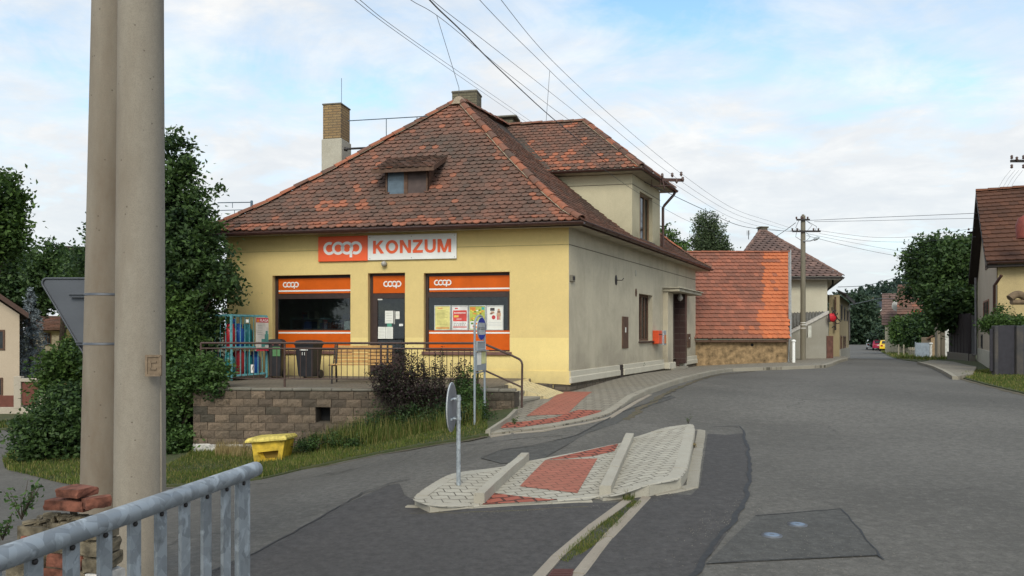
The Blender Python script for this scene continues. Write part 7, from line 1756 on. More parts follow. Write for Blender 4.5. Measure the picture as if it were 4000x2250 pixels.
# white post and cabinet
q = G(3100, 1417, .1); t = thing('white_post', 'short white post with a cap on the pavement before the barn corner', 'post', (q.x, q.y, g(*q) + .08)); z = g(*q) + .08
mb = MB(); mb.lathe((q.x, q.y, z), [(.065, -.1), (.062, .02), (.058, .80), (.05, .82)], 14); mb.build('shaft', M['white'], t); mb = MB(); mb.lathe((q.x, q.y, z + .81), [(.045, 0), (.085, .03), (.085, .07), (.05, .10), (.01, .11)], 14); mb.build('cap', M['white'], t)

# concrete utility pole on the street
pD = 32.6; pz = P(3137, 843, pD); pb_ = P(3137, 1408, pD); up_ = thing('utility_pole', 'slim round concrete utility pole with two crossarms beside the barn', 'utility pole', (pb_.x, pD, g(pb_.x, pD)))
mb = MB(); mb.tube([(pb_.x, pD, -.4), (pb_.x, pD, pz.z)], [.118, .098], 20); sh2 = mb.build('shaft', M['pole2'], up_)
mb = MB(); mb.tube([(pb_.x, pD, pz.z - .02), (pb_.x, pD, pz.z + .06)], [.06, .05], 12); mb.build('cap', M['pole2'], up_)
for y, xa, xb in ((860, 3108, 3158), (905, 3092, 3200)):
    mb = MB(); f_ = Frame((pb_.x, pD - .13), (1, 0)); s = pD / F; mb.box(f_, (xa-3137)*s, (xb-3137)*s, -.04, .04, E + (HY-y)*s - .035, E + (HY-y)*s + .035); arm = mb.build('crossarm', M['iron'], up_)
    for px in (xa + 3, xa + 22, xb - 22, xb - 3):
        mb = MB(); c_ = P(px, y, pD - .13) + UP*.035; mb.lathe(c_, [(.02, 0), (.04, .03), (.03, .06), (.045, .09), (.02, .12)], 10); mb.build('insulator', M['insul'], arm)
mb = MB(); mb.tube([P(3137, 942, pD - .1), P(3165, 941, pD - .3), P(3192, 931, pD - .6)], .025, 6); la = mb.build('lamp_arm', M['galv_f'], up_)
mb = MB(); c_ = P(3188, 932, pD - .6); mb.lathe(c_, [(.02, -.12), (.07, -.08), (.08, .05), (.03, .14)], 10, ax=(UP, Vector((0, 1, 0)), Vector((1, 0, .35)))); mb.build('lamp_head', M['galv_f'], la)
mb = MB()
for (a, b, c) in (((3120, 862), (3108, 890), (3128, 900)), ((3150, 862), (3172, 880), (3150, 905)), ((3155, 865), (3190, 885), (3185, 900)), ((3112, 905), (3108, 925), (3128, 938)), ((3150, 908), (3165, 925), (3150, 940))): mb.tube([P(*a, pD-.15), P(*b, pD-.2), P(*c, pD-.15)], .010, 4)
mb.build('jumper_wires', M['wire'], up_)
mb = MB(); s = pD/F; f_ = Frame((pb_.x, pD - .1), (1, 0)); mb.bbox(f_, (3149-3137)*s, (3163-3137)*s, -.06, .1, E+(HY-1319)*s, E+(HY-1273)*s, .01); mb.build('cabinet', paint('cab_white', (.55, .55, .5)), up_)
mb = MB(); 
for y in (1270, 1283, 1262): mb.lathe((pb_.x, pD, E + (HY-y)*s), [(.122, 0), (.122, .03)], 20)
mb.build('band', M['white'], sh2)

# ------------------------------------------------------------------ right hand house
rc = P(3894, 0, 26.5); rfar = P(3819, 0, 35.3); udir = (Vector((rfar.x, rfar.y, 0)) - Vector((rc.x, rc.y, 0))).normalized(); RG = Frame(v2(rc), (udir.x, udir.y)); RG.v = Vector((-udir.y, udir.x, 0)); RG.nrm = RG.v
if RG.v.x > 0: RG.v = -RG.v
gl = (Vector((rfar.x, rfar.y, 0)) - Vector((rc.x, rc.y, 0))).length; RS_ = Frame(v2(rc), (-RG.v.x, -RG.v.y)); RS_.v = -udir; RS_.nrm = RS_.v
zev2 = P(0, 1024, 26.5).z; zap = P(0, 748, 30.9).z
rh = thing('house', 'gabled house with a brown tiled roof and peeling yellow front at the right edge', 'house', (rc.x, rc.y, g(rc.x, rc.y)))
M['gable'] = stucco('gable_plaster', (.52, .44, .34), (.32, .25, .18), .3, 60); M['oldyellow'] = stucco('old_yellow', (.58, .46, .24), (.35, .27, .15), .7, 40, streak=.8)
mb = MB(); mb.add([RG.p(0, 0, -.6), RG.p(gl, 0, -.6), RG.p(gl, 0, zev2 - .05), RG.p(gl/2, 0, zap - .12), RG.p(0, 0, zev2 - .05)], [(0,1,2,3,4)]); mb.build('gable_wall', M['gable'], rh)
mb = MB(); mb.quad(RS_.p(.02, 0, -.6), RS_.p(12, 0, -.6), RS_.p(12, 0, zev2), RS_.p(.02, 0, zev2)); mb.quad(RS_.p(0, -gl, -.6), RS_.p(12, -gl, -.6), RS_.p(12, -gl, zev2), RS_.p(0, -gl, zev2)); mb.build('front_wall', M['oldyellow'], rh)
mb = MB(); mb.bbox(RG, -.03, gl, -.02, .04, -.8, P(0, 1375, 28).z, .01); mb.build('plinth', M['plinth'], rh)
rm = MB(); hw = gl / 2 + .35
def wave(x, h, rr): return (rr.random() * .6, .25 * rr.random(), .25 * rr.random())
tile_face(rm, RS_.p(-.35, .35, zev2 + .02), RS_.u, -RS_.v, hw, zap - zev2, prof_lin(), lambda h: 0, lambda h: 12.5, tw=.30, ex=.36, arc=.03, lift=.05, tf=wave, thick=.05, jit=.4)
rm.quad(RS_.p(-.35, -gl/2, zap), RS_.p(12.3, -gl/2, zap), RS_.p(12.3, -gl - .35, zev2), RS_.p(-.35, -gl - .35, zev2), 0)
rro = rm.build('roof', [M['tile_brown'], M['underroof']], rh)
mb = MB(); a, b, c_ = RS_.p(-.36, .36, zev2 - .02), RS_.p(-.36, -gl/2, zap + .02), RS_.p(-.36, -gl - .4, zev2 - .05)
mb.prism([a, b, b - UP*.22, a - UP*.2], RS_.u*.05); mb.prism([b, c_, c_ - UP*.2, b - UP*.22], RS_.u*.05); mb.quad(RS_.p(-.36, -gl/2, zap - .15), RS_.p(-.36, -gl - .4, zev2 - .2), RS_.p(.0, -gl - .4, zev2 - .2), RS_.p(0, -gl/2, zap - .15)); mb.quad(a - UP*.2, b - UP*.2, RS_.p(.0, -gl/2, zap - .18), RS_.p(0, .36, zev2 - .2)); mb.build('bargeboard', paint('barge', (.03, .022, .02), .7), rro)
mb = MB(); ridge_caps(mb, [RS_.p(-.36, -gl/2, zap + .05), RS_.p(12, -gl/2, zap + .05)], .12, .42, 0, None, .2, 7); mb.build('ridge_tiles', M['tile_brown'], rro)
mb = MB(); halfgutter(mb, [RS_.p(-.3, .45, zev2 - .03), RS_.p(12, .45, zev2 - .03)], .075); mb.tube([P(3912, 1075, 26.0), P(3890, 1108, 26.2), P(3884, 1115, 26.3), P(3884, 1450, 26.4)], .05, 8); mb.build('gutter', M['brown_metal'], rro)
mb = MB(); mb.box(RS_, -.3, 12, .0, .4, zev2 - .2, zev2 - .12); mb.build('soffit', paint('barge', (.03, .022, .02), .7), rro)
mb = MB(); mb.lathe(P(4003, 880, 25.4), [(.25, -.45), (.28, 0), (.2, .25), (.02, .36)], 16); mb.build('dormer', paint('red_sheet', (.22, .05, .035), .6), rro)
def rgw(px0, px1, y0, y1, D, mat=None, rec=.0):
    def uu(px):
        k = (px - CX)/F; o = RG.o; return (k*o.y - o.x) / (RG.u.x - k*RG.u.y)
    a, b = sorted((uu(px0), uu(px1))); hwin(rh, RG, a, b, P(0, y1, D).z, P(0, y0, D).z, mat)
rgw(3851, 3863, 938, 1052, 30.5); rgw(3843, 3864, 1172, 1272, 30.4, paint('rollshut', (.26, .13, .08), .7)); rgw(3834, 3839, 1306, 1360, 33, M['iron'])
# ornate eave over the front door
c_ = P(3985, 1160, 25.9); t = MB(); 
arch = MB(); arch.tube([P(3944 + 4*k, 1166 - 16*math.sin(k/16*math.pi) - (0 if k > 3 else 0), 25.4) for k in range(17)], .13, 8); arch.tube([P(3950 + 3*k, 1180, 25.4) for k in range(18)], .09, 8); arch.build('door_hood', paint('hood', (.17, .12, .075), .9, var=.4), rh)
# dark gate and posts at right
gt = thing('gate', 'dark sheet gate with concrete posts in front of the peeling yellow house', 'gate', P(3935, 1455, 23.5))
GD = 23.5; GFp = Frame((0, GD), (1, 0)); s = GD/F
def gx_(px): return (px - CX)*s
zg = lambda py: E + (HY - py)*s
mb = MB(); mb.bbox(GFp, gx_(3895), gx_(3962), -.02, .02, zg(1464), zg(1271), .01); mb.build('panel', paint('gate_dark', (.03, .028, .036), .6), gt)
mb = MB(); mb.bbox(GFp, gx_(3866), gx_(3878), -.02, .02, zg(1450), zg(1285), .01); mb.build('panel', paint('gate_dark', (.03, .028, .036), .6), gt)
mb = MB(); mb.bbox(GFp, gx_(3995), gx_(4300), -.02, .02, zg(1470), zg(1270), .01); mb.build('panel', paint('gate_blue', (.02, .03, .06), .6), gt)
for a_, b_ in ((3879, 3893), (3964, 3992)):
    mb = MB(); mb.bbox(GFp, gx_(a_), gx_(b_), -.1, .1, zg(1480), zg(1272), .02); mb.build('post', concrete('gate_post', (.055, .055, .06)), gt)
tree('trumpet_vine', 'green climbing plant spilling over the dark gate', 'climbing plant', P(3920, 1460, 24), [bl(3890, 1265, 24.4, .4, .28), bl(3950, 1262, 24.2, .5, .2), bl(3908, 1225, 24.6, .18, .3), bl(3860, 1268, 24.8, .2), bl(4000, 1268, 24.3, .3, .12)], 200, 34, .10, .045, M['leaf_mid'], 51, .04, limbs=6)
# timber shed wall on concrete base
sh_ = thing('shed', 'tall dark timber fence wall on a concrete base beyond the gabled house', 'shed', P(3760, 1420, 36.8))
SD = 36.8; S0 = Frame(v2(P(3706, 0, 39)), (P(3792, 0, 35).x - P(3706, 0, 39).x, -4.0)); sl = (Vector(v2(P(3792, 0, 35))) - Vector(v2(P(3706, 0, 39)))).length
zs_ = P(0, 1380, 36).z; n_ = 14
mb = MB()
for k in range(n_): mb.bbox(S0, sl*k/n_, sl*(k+1)/n_ - .02, -.03, .0 + .015*(k % 2), zs_, P(0, 1225, 36).z, .005)
mb.build('boards', paint('shed_dark', (.032, .024, .026), .8), sh_)
mb = MB(); mb.bbox(S0, -.1, sl + .05, -.2, .06, -.5, zs_, .02); mb.build('base', concrete('shed_base', (.20, .18, .155)), sh_)
mb = MB(); q = P(3792, 0, 35); f_ = Frame((q.x, q.y), (.6, .8)); mb.box(f_, 0, 2.2, -.1, 0, -.5, P(0, 1230, 35).z); mb.build('side', paint('shed_dark', (.032, .024, .026), .8), sh_)
mb = MB(); mb.tube([P(3811, 1085, 34), P(3813, 1385, 34), P(3800, 1388, 34)], .05, 8); mb.build('downpipe', paint('pipe_grey', (.14, .13, .13), .5), sh_)
# trees of the street
tree('walnut_tree', 'big dark tree overhanging the street behind the timber fence', 'tree', (P(3760, 0, 40).x, 40, -.1),
     [bl(3745, 1080, 39, 1.75, 1.9), bl(3640, 1010, 41, 1.15, 1.1), bl(3795, 1000, 39, .85, .8), bl(3715, 1180, 38, 1.05, 1.1), bl(3600, 1060, 42, .5, .5), bl(3800, 1120, 38, 1.2, 1.8), bl(3645, 1120, 41, .65, .7), bl(3700, 1240, 39, .5, .5), bl(3765, 1230, 38, .9, .7), bl(3560, 1140, 44, .3)], 700, 55, .30, .12, M['leaf'], 61, .25, limbs=14)
tree('birch_tree', 'pale drooping birch tree behind the barn roof', 'tree', (P(2765, 0, 48).x, 48, -.3),
     [bl(2775, 850, 48, .45, .8), bl(2740, 880, 48, .5, 1.0), bl(2795, 890, 48, .5, 1.0), bl(2745, 950, 48, .75, 1.0), bl(2800, 950, 48, .7, 1.0), bl(2840, 975, 48, .4, .5)], 300, 42, .16, .07, M['leaf_birch'], 62, .12, limbs=10, droop=.5)
tree('leafy_tree', 'small tree peeking over the street side eave of the shop', 'tree', (P(2620, 0, 44).x, 44, -.3), [bl(2600, 940, 44, .6, .7), bl(2640, 975, 44, .6, .5), bl(2625, 1010, 44, .7)], 90, 36, .22, .10, M['leaf_mid'], 63, .1, limbs=6)
tree('street_tree', 'round dark tree beyond the ochre building at the bend', 'tree', (P(3362, 0, 152).x, 152, -.6), [bl(3362, 1225, 152, 2.7, 3.0), bl(3388, 1275, 150, 2.3, 2.2), bl(3340, 1290, 152, 2.8, 2.6), bl(3360, 1175, 152, 1.3, 1.3), bl(3403, 1250, 150, 1.2)], 300, 40, .8, .38, M['leaf_far'], 64, .25, limbs=6)
tree('street_tree', 'bright green rounded tree beside the parked yellow car', 'tree', (P(3530, 0, 70).x, 70, -.5), [bl(3525, 1275, 70, .9, .9), bl(3540, 1310, 69, 1.0, .9), bl(3510, 1315, 71, .6, .7), bl(3550, 1280, 70, .6)], 220, 40, .26, .14, M['leaf_mid'], 65, .2, limbs=6)
tree('street_tree', 'dark low trees between the green tree and the garden gate', 'tree', (P(3600, 0, 58).x, 58, -.4), [bl(3605, 1270, 58, 1.2, 1.3), bl(3640, 1300, 56, 1.2, 1.0), bl(3590, 1320, 58, .8)], 220, 40, .3, .15, M['leaf'], 66, .2, limbs=6)
tree('street_tree', 'dark bush behind the parked cars', 'bush', (P(3450, 0, 103).x, 103, -.6), [bl(3455, 1315, 103, 1.1, 1.0), bl(3480, 1310, 101, 1.1), bl(3432, 1328, 104, .7)], 150, 36, .45, .24, M['leaf_far'], 67, .2, limbs=5)

# ------------------------------------------------------------------ far houses
def house(name, label, xl, xr, D, ytop, yeave, ybase, dep, wmat, rmat, wins=(), over=.3, gable_side=None, chim=None):
    """ridge across the view: eave at yeave, ridge at ytop"""
    a, b = P(xl, ybase, D), P(xr, ybase, D); t = thing(name, label, 'house', ((a.x+b.x)/2, D, a.z)); rd_ = ((a + b) / 2); rd_.z = 0; rd_.normalize(); f_ = Frame((a.x, D), (rd_.y, -rd_.x), (-rd_.x, -rd_.y)); L = (b.x - a.x) * rd_.y; ze_ = P(0, yeave, D).z; zr2 = E + (HY - ytop)/F*(D + dep/2)
    mb = MB(); z0 = a.z - .5
    mb.quad(f_.p(0,0,z0), f_.p(L,0,z0), f_.p(L,0,ze_), f_.p(0,0,ze_)); mb.quad(f_.p(0,-dep,z0), f_.p(L,-dep,z0), f_.p(L,-dep,ze_), f_.p(0,-dep,ze_))
    for u in (0, L): mb.add([f_.p(u,0,z0), f_.p(u,-dep,z0), f_.p(u,-dep,ze_), f_.p(u,-dep/2,zr2-.05), f_.p(u,0,ze_)], [(0,1,2,3,4)])
    mb.build('wall', wmat, t); rmb = MB()
    tile_face(rmb, f_.p(-over, over, ze_), f_.u, -f_.v, dep/2 + over, zr2 - ze_, prof_lin(), lambda h: 0, lambda h: L + 2*over, tw=.5, ex=.38, arc=.04, lift=.06, thick=.05, tf=lambda x, h, rr: (rr.random(), .5 if rr.random() < .05 else .1, .3 * rr.random()))
    rmb.quad(f_.p(-over, -dep/2, zr2), f_.p(L+over, -dep/2, zr2), f_.p(L+over, -dep-over, ze_), f_.p(-over, -dep-over, ze_), 0); ro = rmb.build('roof', [rmat, M['underroof']], t)
    for (xa, xb, ya, yb) in wins: hwin(t, f_, (xa-xl)*D/F, (xb-xl)*D/F, P(0, yb, D).z, P(0, ya, D).z)
    if chim: mb = MB(); q = P(chim[0], chim[1], D + dep/2); ff = Frame((q.x, q.y), (1, 0)); mb.bbox(ff, -.3, .3, -.3, .3, q.z - 1.2, q.z, .02); mb.build('chimney', M['brickgrey'], ro)
    return t, f_, ro
wc_ = paint('wall_cream', (.5, .45, .34), .9); ww_ = paint('wall_white', (.6, .6, .58), .9); wy_ = paint('wall_yellow', (.62, .5, .2), .9)
t, f_, ro = house('house', 'house with a weathered dark brown roof and a satellite dish behind the street trees', 3457, 3520, 76, 1147, 1270, 1370, 6, wc_, M['tile_slate'])
mb = MB(); mb.lathe(P(3501, 1195, 75.5), [(.02, .0), (.3, .05), (.55, .16), (.56, .18)], 18, ax=(Vector((1, 0, 0)), UP, Vector((0, -1, 0)))); mb.build('satellite_dish', ww_, ro)
house('house', 'house with a tall reddish brown tiled roof half hidden by the big tree', 3518, 3625, 70, 1113, 1228, 1370, 7, wc_, M['tile'], chim=(3597, 1130))
house('house', 'distant white house with a dark slate roof near the end of the street', 3412, 3470, 200, 1178, 1205, 1330, 9, ww_, paint('slate_dark', (.05, .06, .075), .6), wins=((3418, 3426, 1211, 1222),))
house('house', 'distant house with a reddish roof behind the round street tree', 3365, 3418, 215, 1180, 1208, 1330, 9, wc_, M['tile_slate'], chim=(3408, 1160))
house('house', 'small ochre house with a low roof at the far end of the street', 3422, 3462, 165, 1215, 1245, 1340, 6, wc_, M['tile_slate'], wins=((3430, 3437, 1255, 1275),))
t = thing('garden_wall', 'pale sandy wall by the road beyond the parked cars', 'garden wall', P(3395, 1345, 155)); mb = MB(); mb.bbox(Frame(v2(P(3378, 0, 156)), (1, -.1)), 0, 38*155/F, -.3, 0, P(0, 1350, 155).z - .3, P(0, 1304, 155).z, .02); mb.build('blocks', paint('sandwall', (.33, .25, .17), .9), t)
lh = thing('house', 'beige house with a dark brown roof edge at the far left', 'house', P(40, 1610, 29)); LD = 29.0; BE = stucco('beige_plaster', (.56, .46, .35), (.38, .29, .21), .3, 50)
mb = MB(); mb.prism([P(x, y, LD) for x, y in ((-420, 1640), (76, 1640), (76, 1228), (-170, 1066), (-420, 1228))], (-6, 9, 0)); mb.build('wall', BE, lh)
mb = MB(); a, b, c_ = P(112, 1243, LD - .5), P(-170, 1052, LD - .5), P(-450, 1243, LD - .5)
for p, q in ((a, b), (b, c_)): mb.prism([p, q, q + UP*.2, p + UP*.2], (-7, 10, 0))
mb.build('roof', paint('brown_sheet', (.075, .04, .03), .7), lh); LF_ = Frame((0, LD), (1, 0)); q_ = LD / F
for (x0_, x1_, y0_, y1_) in ((-40, 20, 1288, 1368), (-50, 12, 1475, 1548)): hwin(lh, LF_, (x0_-CX)*q_, (x1_-CX)*q_, E + (HY-y1_)*q_, E + (HY-y0_)*q_)
house('house', 'pale house with a reddish roof glimpsed behind the blue spruce', 120, 260, 44, 1235, 1290, 1560, 8, wc_, M['tile'], wins=((165, 188, 1300, 1350),))
house('house', 'yellow house glimpsed through the leaves behind the triangular sign', 240, 430, 40, 968, 978, 1640, 7, wy_, M['underroof'], wins=((300, 330, 1100, 1180),))
# left garden wall with brown panels
lw = thing('garden_wall', 'beige garden wall with reddish brown panels in front of the far left house', 'garden wall', P(90, 1600, 27.5)); LW = Frame((0, 27.5), (1, 0)); s = 27.5/F
lx = lambda px: (px - CX)*s; lz = lambda py: E + (HY - py)*s
bw_ = M['greyish2'] = stucco('garden_wall_plaster', (.50, .44, .36), (.3, .25, .2), .3, 50)
mb = MB(); mb.bbox(LW, lx(-300), lx(205), -.15, .05, lz(1640), lz(1590), .01); mb.build('base', bw_, lw)
for a_, b_ in ((57, 85), (150, 200)): mb = MB(); mb.bbox(LW, lx(a_), lx(b_), -.15, .06, lz(1595), lz(1470) if a_ < 100 else lz(1535), .01); mb.build('pillar', bw_, lw)
for a_, b_, c2, d_ in ((-300, 57, 1545, 1590), (86, 149, 1492, 1583)): mb = MB(); mb.bbox(LW, lx(a_), lx(b_), -.05, .0, lz(d_), lz(c2), .01); mb.build('panel', paint('panel_brown', (.15, .05, .035), .7), lw)
mb = MB(); mb.bbox(LW, lx(84), lx(151), -.15, .07, lz(1491), lz(1478), .01); mb.build('cap', bw_, lw)
# blue spruce
root = thing('blue_spruce', 'silvery blue spruce beside the far left house', 'spruce', P(112, 1480, 31)); rng = np.random.default_rng(71); pts = []; tc = []
sp0 = P(120, 1125, 31); H_s = P(0, 1125, 31).z - P(0, 1500, 31).z; rr = random.Random(71)
for k in range(260):
    s = rr.random() ** .75; z = sp0.z - s * H_s; rad = .08 + s * 1.05; a = rr.uniform(0, 6.283); c_ = rr.random(); L = rad * rr.uniform(.75, 1.1)
    for q in range(34): w = (q / 34) ** .6; pts.append([sp0.x + math.cos(a)*L*w + rng.normal()*.05, 31 + math.sin(a)*L*w + rng.normal()*.05, z - .25*w*w*L + rng.normal()*.045]); tc.append(c_ * .5 + .5 * w)
V, Fc, t_ = leaves(np.array(pts), .06, rng, np.array(tc), asp=.3); np_mesh('crown', V, Fc, t_, M['leaf_spruce'], root)
mb = MB(); mb.tube([(sp0.x, 31, sp0.z - H_s - .3), (sp0.x, 31, sp0.z - .1)], [.14, .02], 8); mb.build('trunk', M['bark'], root)
tree('broadleaf_tree', 'big tree crown entering the frame at the far left', 'tree', (P(-60, 0, 24).x, 24, -1), [bl(-30, 760, 24, .8, .8), bl(10, 900, 24, .65, .5), bl(-60, 920, 24, 1.0, 1.0), bl(30, 830, 24.4, .3)], 230, 42, .2, .09, M['leaf_mid'], 72, .15, 'trees left of the shop', limbs=8)
tree('broadleaf_tree', 'dark round tree behind the blue spruce', 'tree', (P(80, 0, 38).x, 38, -1.4), [bl(40, 1040, 38, 1.5, 1.3), bl(110, 1110, 38, 1.4, 1.2), bl(180, 1120, 37, 1.1, 1.1), bl(-40, 1100, 38, 1.6, 1.6), bl(40, 1180, 37.5, 1.4, 1.0), bl(140, 1070, 38, .5)], 420, 46, .3, .12, M['leaf'], 73, .2, 'trees left of the shop', limbs=8)
tree('broadleaf_tree', 'green tree top right of the round tree behind the triangular sign', 'tree', (P(240, 0, 33).x, 33, -1.3), [bl(215, 1020, 33, .8, .8), bl(260, 1070, 33, .9, .7), bl(190, 1090, 33, .7), bl(310, 1120, 32, .9)], 240, 44, .25, .10, M['leaf'], 74, .15, 'trees left of the shop', limbs=8)
# cars -----------------------------------------------------------------------------------------------
def car(label, px, D, col, rear=True, scale=1.0):
    q = P(px, 0, D); z = g(q.x, q.y); dirv = Vector((.42, .9, 0)).normalized(); f_ = Frame((q.x, q.y), (dirv.y, -dirv.x)); f_.v = -dirv; L, W = 4.1, 1.68
    t = thing('parked_car', label, 'car', (q.x, q.y, z), 'cars parked at the far right roadside'); pm = plain('car_' + label.split()[0], col, .3, var=.05, coat=.5, bump=0)
    side = [(0, .30), (.0, .62), (.05, .86), (.55, .93), (1.0, 1.30), (1.3, 1.40), (2.3, 1.40), (3.0, .95), (3.95, .78), (4.1, .5), (4.1, .28)]
    bm = MB(); n = len(side)
    def sec(u, inset_top=.18): return [f_.p(u * (1 - (inset_top * (h - .9) / .5 if h > .9 else 0)) , -x, z + h) for x, h in side]
    A_, B_ = sec(-W/2), sec(W/2); bm.add(A_ + B_, [tuple(range(n)), tuple(range(n, 2*n))[::-1]] + [(i, (i+1) % n, n+(i+1) % n, n+i) for i in range(n)]); bm.build('body', pm, t)
    gm = paint('car_glass', (.03, .035, .04), .1, bump=0); wn = MB()
    wn.add([f_.p(-.60, -.58, z + .97), f_.p(.60, -.58, z + .97), f_.p(.53, -.97, z + 1.30), f_.p(-.53, -.97, z + 1.30)], [(0,1,2,3)])
    w_ = [(v + Vector((0, 0, 0))) for v in ()]; wn.v = [tuple(Vector(v) + f_.v * .02 + UP * .015) for v in wn.v]; wn.build('rear_window', gm, t)
    for s in (-1, 1):
        sw = MB(); k_ = lambda h: W/2 * (1 - .18 * (h - .9) / .5) + .012
        sw.add([f_.p(s*k_(.97), -.75, z + .97), f_.p(s*k_(.97), -2.9, z + .97), f_.p(s*k_(1.32), -2.3, z + 1.32), f_.p(s*k_(1.32), -1.15, z + 1.32)], [(0,1,2,3)]); sw.build('side_window', gm, t)
        lm = MB(); lm.bbox(f_, s*W*.36 - .12, s*W*.36 + .12, -.03, .03, z + .62, z + .82, .01); lm.build('tail_light', paint('tail_red', (.35, .02, .02), .3, bump=0), t)
        for x in (.75, 3.25): wm = MB(); wm.lathe(f_.p(s*(W/2 - .09), -x, z + .3), [(.30, -.09), (.31, 0), (.30, .09)], 18, ax=(f_.v, UP, f_.u)); wh = wm.build('wheel', paint('tyre', (.02, .02, .02), .8), t)
    bm = MB(); bm.bbox(f_, -W/2 - .01, W/2 + .01, -.05, .06, z + .32, z + .52, .03); bm.build('bumper', pm, t)
    bm = MB(); bm.bbox(f_, -.26, .26, .03, .035, z + .66, z + .77, .002); bm.build('number_plate', M['white'], t)
car('yellow hatchback parked nearest on the far right roadside', 3465, 94, (.75, .50, .02))
car('dark red car parked just ahead of the yellow one', 3436, 100, (.28, .01, .05))
car('white car parked ahead of the dark red one', 3410, 105, (.7, .7, .7))
# small things by the far road
pk = thing('picket_fence', 'pale leaning wooden picket fence by the garden beyond the grass', 'picket fence', P(3560, 1385, 55)); 
for i, px in enumerate((3510, 3530, 3550, 3557, 3564, 3571, 3577)): 
    mb = MB(); q = P(px, 0, 57 - i*.3); z = g(q.x, q.y); mb.bbox(WF, q.x - .05, q.x + .05, q.y - .03, q.y + .03, z - .1, z + (.9 if i < 2 else .7), .01); mb.build('picket', paint('picket', (.30, .27, .21), .9), pk)
mb = MB(); a, b = P(3550, 0, 55), P(3577, 0, 55); z = g(a.x, a.y); mb.tube([(a.x, 55, z + .55), (b.x, 55, z + .5)], .03, 5); mb.build('rail', paint('picket', (.30, .27, .21), .9), pk)
q = P(3604, 0, 50); z = g(q.x, q.y); gg_ = thing('garden_gate', 'plain blue grey metal garden gate before the dark trees', 'gate', (q.x, 50, z)); mb = MB(); mb.bbox(WF, P(3577, 0, 50).x, P(3630, 0, 50).x, 49.97, 50.03, z + .02, z + 1.0, .01); mb.build('panel', paint('gate_grey', (.24, .28, .33), .6), gg_); mb = MB(); mb.bbox(WF, P(3577, 0, 50).x - .04, P(3577, 0, 50).x, 49.95, 50.05, z - .1, z + 1.05, .01); mb.build('post', M['signgrey'], gg_)
q = P(3636, 0, 48); z = g(q.x, q.y); t = thing('white_post', 'slim white post standing right of the blue grey gate', 'post', (q.x, 48, z)); mb = MB(); mb.lathe((q.x, 48, z), [(.08, -.1), (.07, .9)], 12); mb.build('shaft', ww_, t); mb = MB(); mb.lathe((q.x, 48, z + .88), [(.08, 0), (.12, .03), (.12, .10), (.03, .13)], 12); mb.build('cap', ww_, t)
q = P(3668, 0, 45); z = g(q.x, q.y); t = thing('gate_pillar', 'pair of tall beige plastered gate pillars by the white wall', 'pillar', (q.x, 45, z))
for a_, b_, yt_ in ((3654, 3667, 1245), (3669, 3685, 1262)): mb = MB(); mb.bbox(WF, P(a_, 0, 45).x, P(b_, 0, 45).x, 44.8, 45.1, z - .2, P(0, yt_, 45).z, .02); mb.build('pillar', concrete('pillar_beige', (.36, .31, .24) if a_ == 3654 else (.2, .17, .13)), t)
q = P(3698, 0, 47); z = g(q.x, q.y); t = thing('garden_wall', 'short bright white wall segment behind the gate pillars', 'garden wall', (q.x, 47, z)); mb = MB(); mb.bbox(WF, P(3687, 0, 47).x, P(3712, 0, 47).x, 46.9, 47.1, z - .2, P(0, 1268, 47).z, .01); mb.build('panel', ww_, t)
t = thing('garden_shed', 'little ochre shed with a slanting roof left of the gate pillars', 'shed', P(3645, 1390, 50)); mb = MB(); mb.bbox(WF, P(3630, 0, 51).x, P(3655, 0, 51).x, 50.8, 52, P(0, 1400, 51).z, P(0, 1318, 51).z, .01); mb.build('wall', paint('ochre_shed', (.30, .21, .12)), t); mb = MB(); a, b = P(3618, 1322, 50.7), P(3657, 1300, 50.7); mb.prism([a, b, b - UP*.12, a - UP*.12], (.6, .9, 0)); mb.build('roof', M['brown_wood'], t)
t = thing('red_awning', 'small bright red awning on the white house wall under the reddish roof', 'awning', P(3580, 1220, 66)); mb = MB(); mb.bbox(WF, P(3567, 0, 66).x, P(3597, 0, 66).x, 65.2, 66.2, P(0, 1225, 66).z, P(0, 1216, 66).z, .02); mb.build('cloth', paint('awning_red', (.75, .05, .03), .6), t); mb = MB(); mb.bbox(WF, P(3577, 0, 66).x, P(3597, 0, 66).x, 66.2, 66.5, P(0, 1380, 66).z, P(0, 1224, 66).z, .02); mb.build('wall', ww_, t)

# ------------------------------------------------------------------ far hill and forest
hx = np.linspace(120, 620, 60); prof = np.interp(hx, [120, 160, 200, 235, 255, 300, 420, 620], [8, 14, 23, 32, 42, 48, 54, 58])
hv = []; 
for d, k in ((360, 0), (420, .55), (470, .92), (520, 1.0), (640, .9)): 
    for x, h in zip(hx, prof): hv.append((x * d / 460, d, -2 + h * k))
nn_ = len(hx); me = bpy.data.meshes.new('hill'); me.from_pydata(hv, [], [(j*nn_+i, j*nn_+i+1, (j+1)*nn_+i+1, (j+1)*nn_+i) for j in range(4) for i in range(nn_-1)]); me.materials.append(M['soil']); ho = bpy.data.objects.new('hill', me); COL.objects.link(ho); ho['kind'] = 'structure'
rng = np.random.default_rng(81); n_t = 2600; jj = rng.random(n_t); xx = rng.uniform(130, 520, n_t); dd_ = 370 + jj * 150; pr_ = np.interp(xx, [120, 160, 200, 235, 255, 300, 420, 620], [8, 14, 23, 32, 42, 48, 54, 58]); kk = np.interp(dd_, [360, 420, 470, 520], [0, .55, .92, 1.0])
C_ = np.stack([xx * dd_ / 460, dd_, -2 + pr_ * kk], 1); kk_ = 16; idx = np.repeat(np.arange(n_t), kk_); hgt = rng.uniform(5, 9, n_t)[idx]; s_ = rng.random(len(idx))
